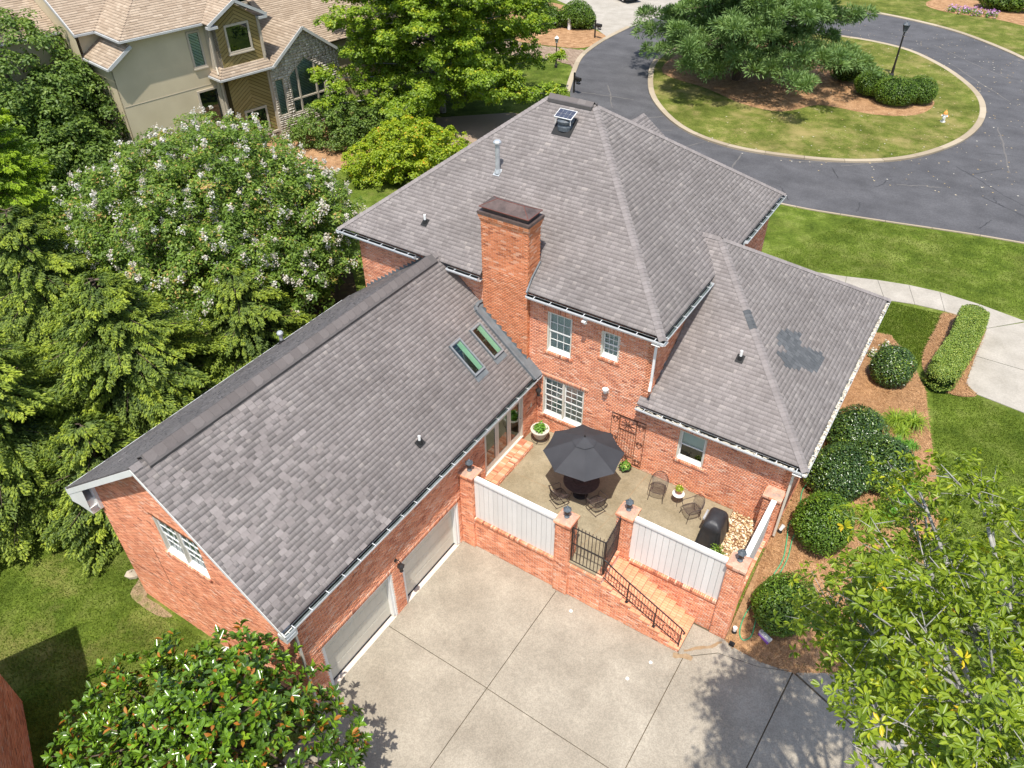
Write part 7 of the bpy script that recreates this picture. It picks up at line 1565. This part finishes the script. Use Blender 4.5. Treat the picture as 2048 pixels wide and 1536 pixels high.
# magnolia: rosettes of large glossy leaves
def magnolia():
    base = (-.9, -15.6, -.12); t = thing('magnolia_tree', 'glossy magnolia with orange brown leaf undersides at the bottom left', 'tree', base); R_ = np.random.default_rng(8)
    blobs = np.array([(.3, -15.2, 3.0, 2.9, 2.7, 2.6), (-1.9, -15.9, 2.6, 1.9, 1.9, 2.0), (2.1, -14.7, 2.3, 1.8, 1.9, 1.8), (.3, -14.9, 4.4, 1.5, 1.4, 1.5), (1.0, -16.6, 3.2, 2.2, 2.0, 2.2), (-1.4, -14.4, 2.6, 1.1, .9, 1.2), (-2.6, -16.8, 1.9, 1.6, 1.6, 1.6), (2.9, -15.8, 2.2, 1.6, 1.6, 1.6)])
    blobs[:, :3] -= base; n = 1600; idx = R_.choice(len(blobs), n * 2, p=(blobs[:, 3] ** 2) / (blobs[:, 3] ** 2).sum()); d = unit(R_.normal(size=(n * 2, 3))); ok = d[:, 2] > -.45; idx, d = idx[ok][:n], d[ok][:n]; n = len(d)
    C_ = blobs[idx, :3] + d * blobs[idx, 3:6] * (R_.uniform(.62, 1.0, n) + .16 * np.sin(d[:, 0] * 7 + idx) * np.sin(d[:, 1] * 7))[:, None]; ax = unit(d + np.array([0, 0, .75]) + R_.normal(size=(n, 3)) * .25); per = 12
    r = unit(R_.normal(size=(n, per, 3))); r = unit(r - (r * ax[:, None]).sum(-1, keepdims=True) * ax[:, None]); el = R_.uniform(.15, 1.1, (n, per, 1)); T = unit(r * np.cos(el) + ax[:, None] * np.sin(el)); Nn = unit(ax[:, None] * np.cos(el) - r * np.sin(el) + R_.normal(size=(n, per, 3)) * .15)
    P = C_[:, None] + ax[:, None] * R_.uniform(-.06, .10, (n, per, 1)); Ls = R_.uniform(.16, .25, (n, per)); tone = np.clip(.47 + R_.normal(size=(n, 1)) * .1 + R_.normal(size=(n, per)) * .16, .135, 1); under = R_.random((n, per)) < .06; tone = np.where(under, R_.uniform(0, .11, (n, per)), tone)
    leaf_mesh('crown', P.reshape(-1, 3), Nn.reshape(-1, 3), Ls.ravel(), Ls.ravel() * .44, 'magnolia_leaf', t, tone.ravel(), T=T.reshape(-1, 3), six=True, fold=.16, droop=.12)
    trunk_mesh((0, 0, -.1), (.8, .4, 4.6), .16, C_[::12], 'bark', t, 3, 60)
magnolia()
# tall tree whose crown rises toward the camera at the right
def right_tree():
    base = (15.2, -10.6, -.05); t = thing('cherry_tree', 'tall broadleaf tree with pale bare branches filling the lower right corner', 'tree', base); R_ = np.random.default_rng(15); b = MB(); top = np.array([14.9, -11.0, 13.8]) - base
    def bezier(a, m, c, k=6): return [tuple((1 - u) ** 2 * np.array(a) + 2 * u * (1 - u) * np.array(m) + u * u * np.array(c)) for u in np.linspace(0, 1, k)]
    b.tube([(0, 0, -.1), (.1, 0, 5), (0, -.2, 10), tuple(top)], [.26, .20, .12, .04], 8); C_ = []; O_ = []
    blobs = np.array([(11.5, -8.0, 9.5, .7, .8, .4), (12.0, -7.2, 10.4, .7, .8, .4), (12.15, -7.25, 12.2, .9, .9, .45), (12.9, -7.9, 13.1, 1.0, .8, .5), (12.5, -8.8, 11.7, 1.1, 1.1, .6), (12.9, -10.2, 13.0, 1.1, 1.1, .6), (12.95, -11.6, 13.2, 1.1, 1.1, .6), (12.5, -10.6, 11.4, 1.1, 1.1, .7), (13.5, -12.8, 13.5, 1.1, 1.0, .6), (13.0, -13.1, 12.8, 1.0, .9, .5), (12.1, -8.9, 9.0, .8, .9, .5), (12.0, -9.0, 10.1, .9, .9, .5), (14.7, -9.6, 12.6, 1.7, 1.6, .9), (14.6, -12.2, 13.0, 1.4, 1.4, .8), (14.6, -8.0, 12.6, 1.6, 1.2, .8), (13.3, -7.8, 8.6, 1.3, 1.3, .8), (14.6, -6.4, 9.4, 1.6, 1.4, .9), (12.6, -6.4, 10.6, .9, .9, .4)]); blobs[:, :3] -= base
    nb = 135; idx = R_.choice(len(blobs), nb, p=blobs[:, 3] ** .8 / (blobs[:, 3] ** .8).sum()); anch = {}
    for k in range(nb):
        B_ = blobs[idx[k]]
        if idx[k] not in anch:                       # one limb from the trunk into each mass of leaves
            c = B_[:3] + [0, 0, -.35]; z0 = min(max(c[2] - 1.2 - .25 * np.linalg.norm(c[:2]), 1.5), 12.6); o_ = np.array([0, 0, z0]); m = (o_ + c) / 2 + [R_.normal() * .3, R_.normal() * .3, .1]; b.tube(bezier(o_, m, c, 9), [.085, .075, .07, .06, .05, .045, .038, .03, .022], 6); anch[idx[k]] = (o_, m, c)
        ao, am, ac = anch[idx[k]]; uu = R_.uniform(.6, 1); st_ = (1 - uu) ** 2 * ao + 2 * uu * (1 - uu) * am + uu * uu * ac
        d = unit(R_.normal(size=3)); e = B_[:3] + d * B_[3:6] * R_.uniform(.7, 1.0); m = (st_ + e) / 2 + R_.normal(size=3) * .12; b.tube(bezier(st_, m, e), [.03, .026, .02, .015, .010, .005], 5)
        for j in range(R_.integers(3, 6)):
            u = R_.uniform(.3, .95); p = (1 - u) ** 2 * st_ + 2 * u * (1 - u) * m + u * u * e; q = p + unit(R_.normal(size=3) * [1, 1, .4] + unit(e - st_) * .6) * R_.uniform(.35, .8); b.tube([tuple(p), tuple((p + q) / 2 + [0, 0, .03]), tuple(q)], [.010, .007, .003], 4)
            for f in (.6, 1.0): C_.append(p + (q - p) * f); O_.append(unit(q - p))
        C_.append(e); O_.append(unit(e - m))
    b.build('trunk', 'pale_bark', t, smooth=True); C_ = np.array(C_); O_ = np.array(O_); rep = 3; C2 = np.repeat(C_, rep, 0) + R_.normal(size=(len(C_) * rep, 3)) * .2; O2 = np.repeat(O_, rep, 0); n = len(C2); per = 10
    ax = unit(O2 * .7 + np.array([0, 0, .5]) + R_.normal(size=(n, 3)) * .4); r = R_.normal(size=(n, per, 3)); r = unit(r - (r * ax[:, None]).sum(-1, keepdims=True) * ax[:, None]); el = R_.uniform(-.35, .5, (n, per, 1)); T = unit(r * np.cos(el) + ax[:, None] * np.sin(el) - np.array([0, 0, .25])); Nn = unit(ax[:, None] * np.cos(el) - r * np.sin(el) + np.array([0, 0, .35]) + R_.normal(size=(n, per, 3)) * .2)
    P = C2[:, None] + T * .02; Ls = R_.uniform(.08, .145, (n, per)); tone = np.clip(.5 + R_.normal(size=(n, 1)) * .12 + R_.normal(size=(n, per)) * .16, 0, .955); yl = R_.random(n) < .02; tone[yl] = R_.uniform(.93, 1, (yl.sum(), per))
    leaf_mesh('crown', P.reshape(-1, 3), Nn.reshape(-1, 3), Ls.ravel(), Ls.ravel() * .36, 'right_leaf', t, tone.ravel(), T=T.reshape(-1, 3), six=True, fold=.14, droop=.18)
right_tree()

# ------------------------------------------------------------------ grass blades and pine straw
def scatter_blades(name, polys, n, mat, label, hgt=(.03, .07), w=.022, lean=.6, seed=0, flatz=None, holes=()):
    R_ = np.random.default_rng(seed); P = []
    for poly, cnt in polys:
        xs = [p[0] for p in poly]; ys = [p[1] for p in poly]; x = R_.uniform(min(xs), max(xs), cnt * 2); y = R_.uniform(min(ys), max(ys), cnt * 2); ok = inside(poly, x, y)
        for h in holes: ok &= ~inside(h, x, y)
        P.append(np.stack([x[ok][:cnt], y[ok][:cnt]], -1))
    P = np.concatenate(P); n = len(P); z = H(P[:, 0], P[:, 1]) if flatz is None else np.full(n, flatz); a = R_.uniform(0, 6.283, n); h = R_.uniform(*hgt, n); d = np.stack([np.cos(a), np.sin(a)], -1); l2 = R_.uniform(0, lean, (n, 1)) * h[:, None]; s_ = np.stack([-d[:, 1], d[:, 0]], -1) * w / 2
    V_ = np.stack([np.c_[P - s_, z], np.c_[P + s_, z], np.c_[P + d * l2, z + h]], 1).reshape(-1, 3); o = np_mesh(name, V_, np.arange(3 * n).reshape(-1, 3), np.clip(R_.beta(2, 2.6, n), 0, 1), mat, kind='stuff'); return tag(o, label, name.replace('_', ' '))
scatter_blades('grass', [([(-20, -13.5), (-8.3, -9.5), (-8.2, -12.6), (0, -12.7), (-2, -19), (-12, -22)], 70000)], 0, 'grass_blade', 'short mown grass of the back lawn left of the garage', hgt=(.03, .075), w=.03)
E_ = [([(11.9, 17.2), (9.6, 16.9), (9.0, 13.2), (9.8, 14.1), (11.7, 12.2), (11.7, 14.2)], 12000), ([(12.5, 11.1), (13.2, 7.4), (14.1, 3.6), (14.0, .4), (22, -1), (26, 9), (14.2, 11.4)], 60000), ([(6, 24.6), (3, 17.4), (11, 19.4), (15.4, 18.8), (30, 16.0), (34, 28), (14, 26.2)], 60000)]
scatter_blades('grass', E_, 0, 'grass_blade', 'short mown grass of the front and side lawns on the right', hgt=(.03, .075), w=.03, seed=3)
scatter_blades('grass', [([(9.6, -3.84), (10.6, -3.86), (11.6, -3.64), (13.2, -2.9), (14.6, -2.4), (20, -1.2), (20, .6), (14, -1.2), (12.8, -2.4), (11.5, -3.3), (10.4, -3.55)], 9000)], 0, 'grass_blade', 'ragged grass edge between driveway and mulch', hgt=(.05, .13), w=.03, seed=9)
def straw(name, polys, label, seed, z=None, hole=()):
    R_ = np.random.default_rng(seed); P = []
    for poly, cnt in polys:
        xs = [p[0] for p in poly]; ys = [p[1] for p in poly]; x = R_.uniform(min(xs), max(xs), cnt * 2); y = R_.uniform(min(ys), max(ys), cnt * 2); ok = inside(poly, x, y); P.append(np.stack([x[ok][:cnt], y[ok][:cnt]], -1))
    P = np.concatenate(P); n = len(P); zz = (H(P[:, 0], P[:, 1]) if z is None else np.full(n, z)) + .07; a = R_.uniform(0, 6.283, n); L = R_.uniform(.05, .13, n)[:, None]; d = np.stack([np.cos(a), np.sin(a)], -1); s_ = np.stack([-d[:, 1], d[:, 0]], -1) * .008; t = R_.uniform(-.02, .05, n)
    V_ = np.stack([np.c_[P - d * L - s_, zz], np.c_[P - d * L + s_, zz], np.c_[P + d * L, zz + t]], 1).reshape(-1, 3); o = np_mesh(name, V_, np.arange(3 * n).reshape(-1, 3), R_.random(n), 'straw', kind='stuff'); return tag(o, label, 'pine straw')
straw('pine_straw', [(BED, 42000), (BED2, 9000)], 'loose orange brown pine straw over the side beds', 5)
straw('pine_straw', [(IM, 9000)], 'loose brown pine straw under the island pine', 6, z=1.50)
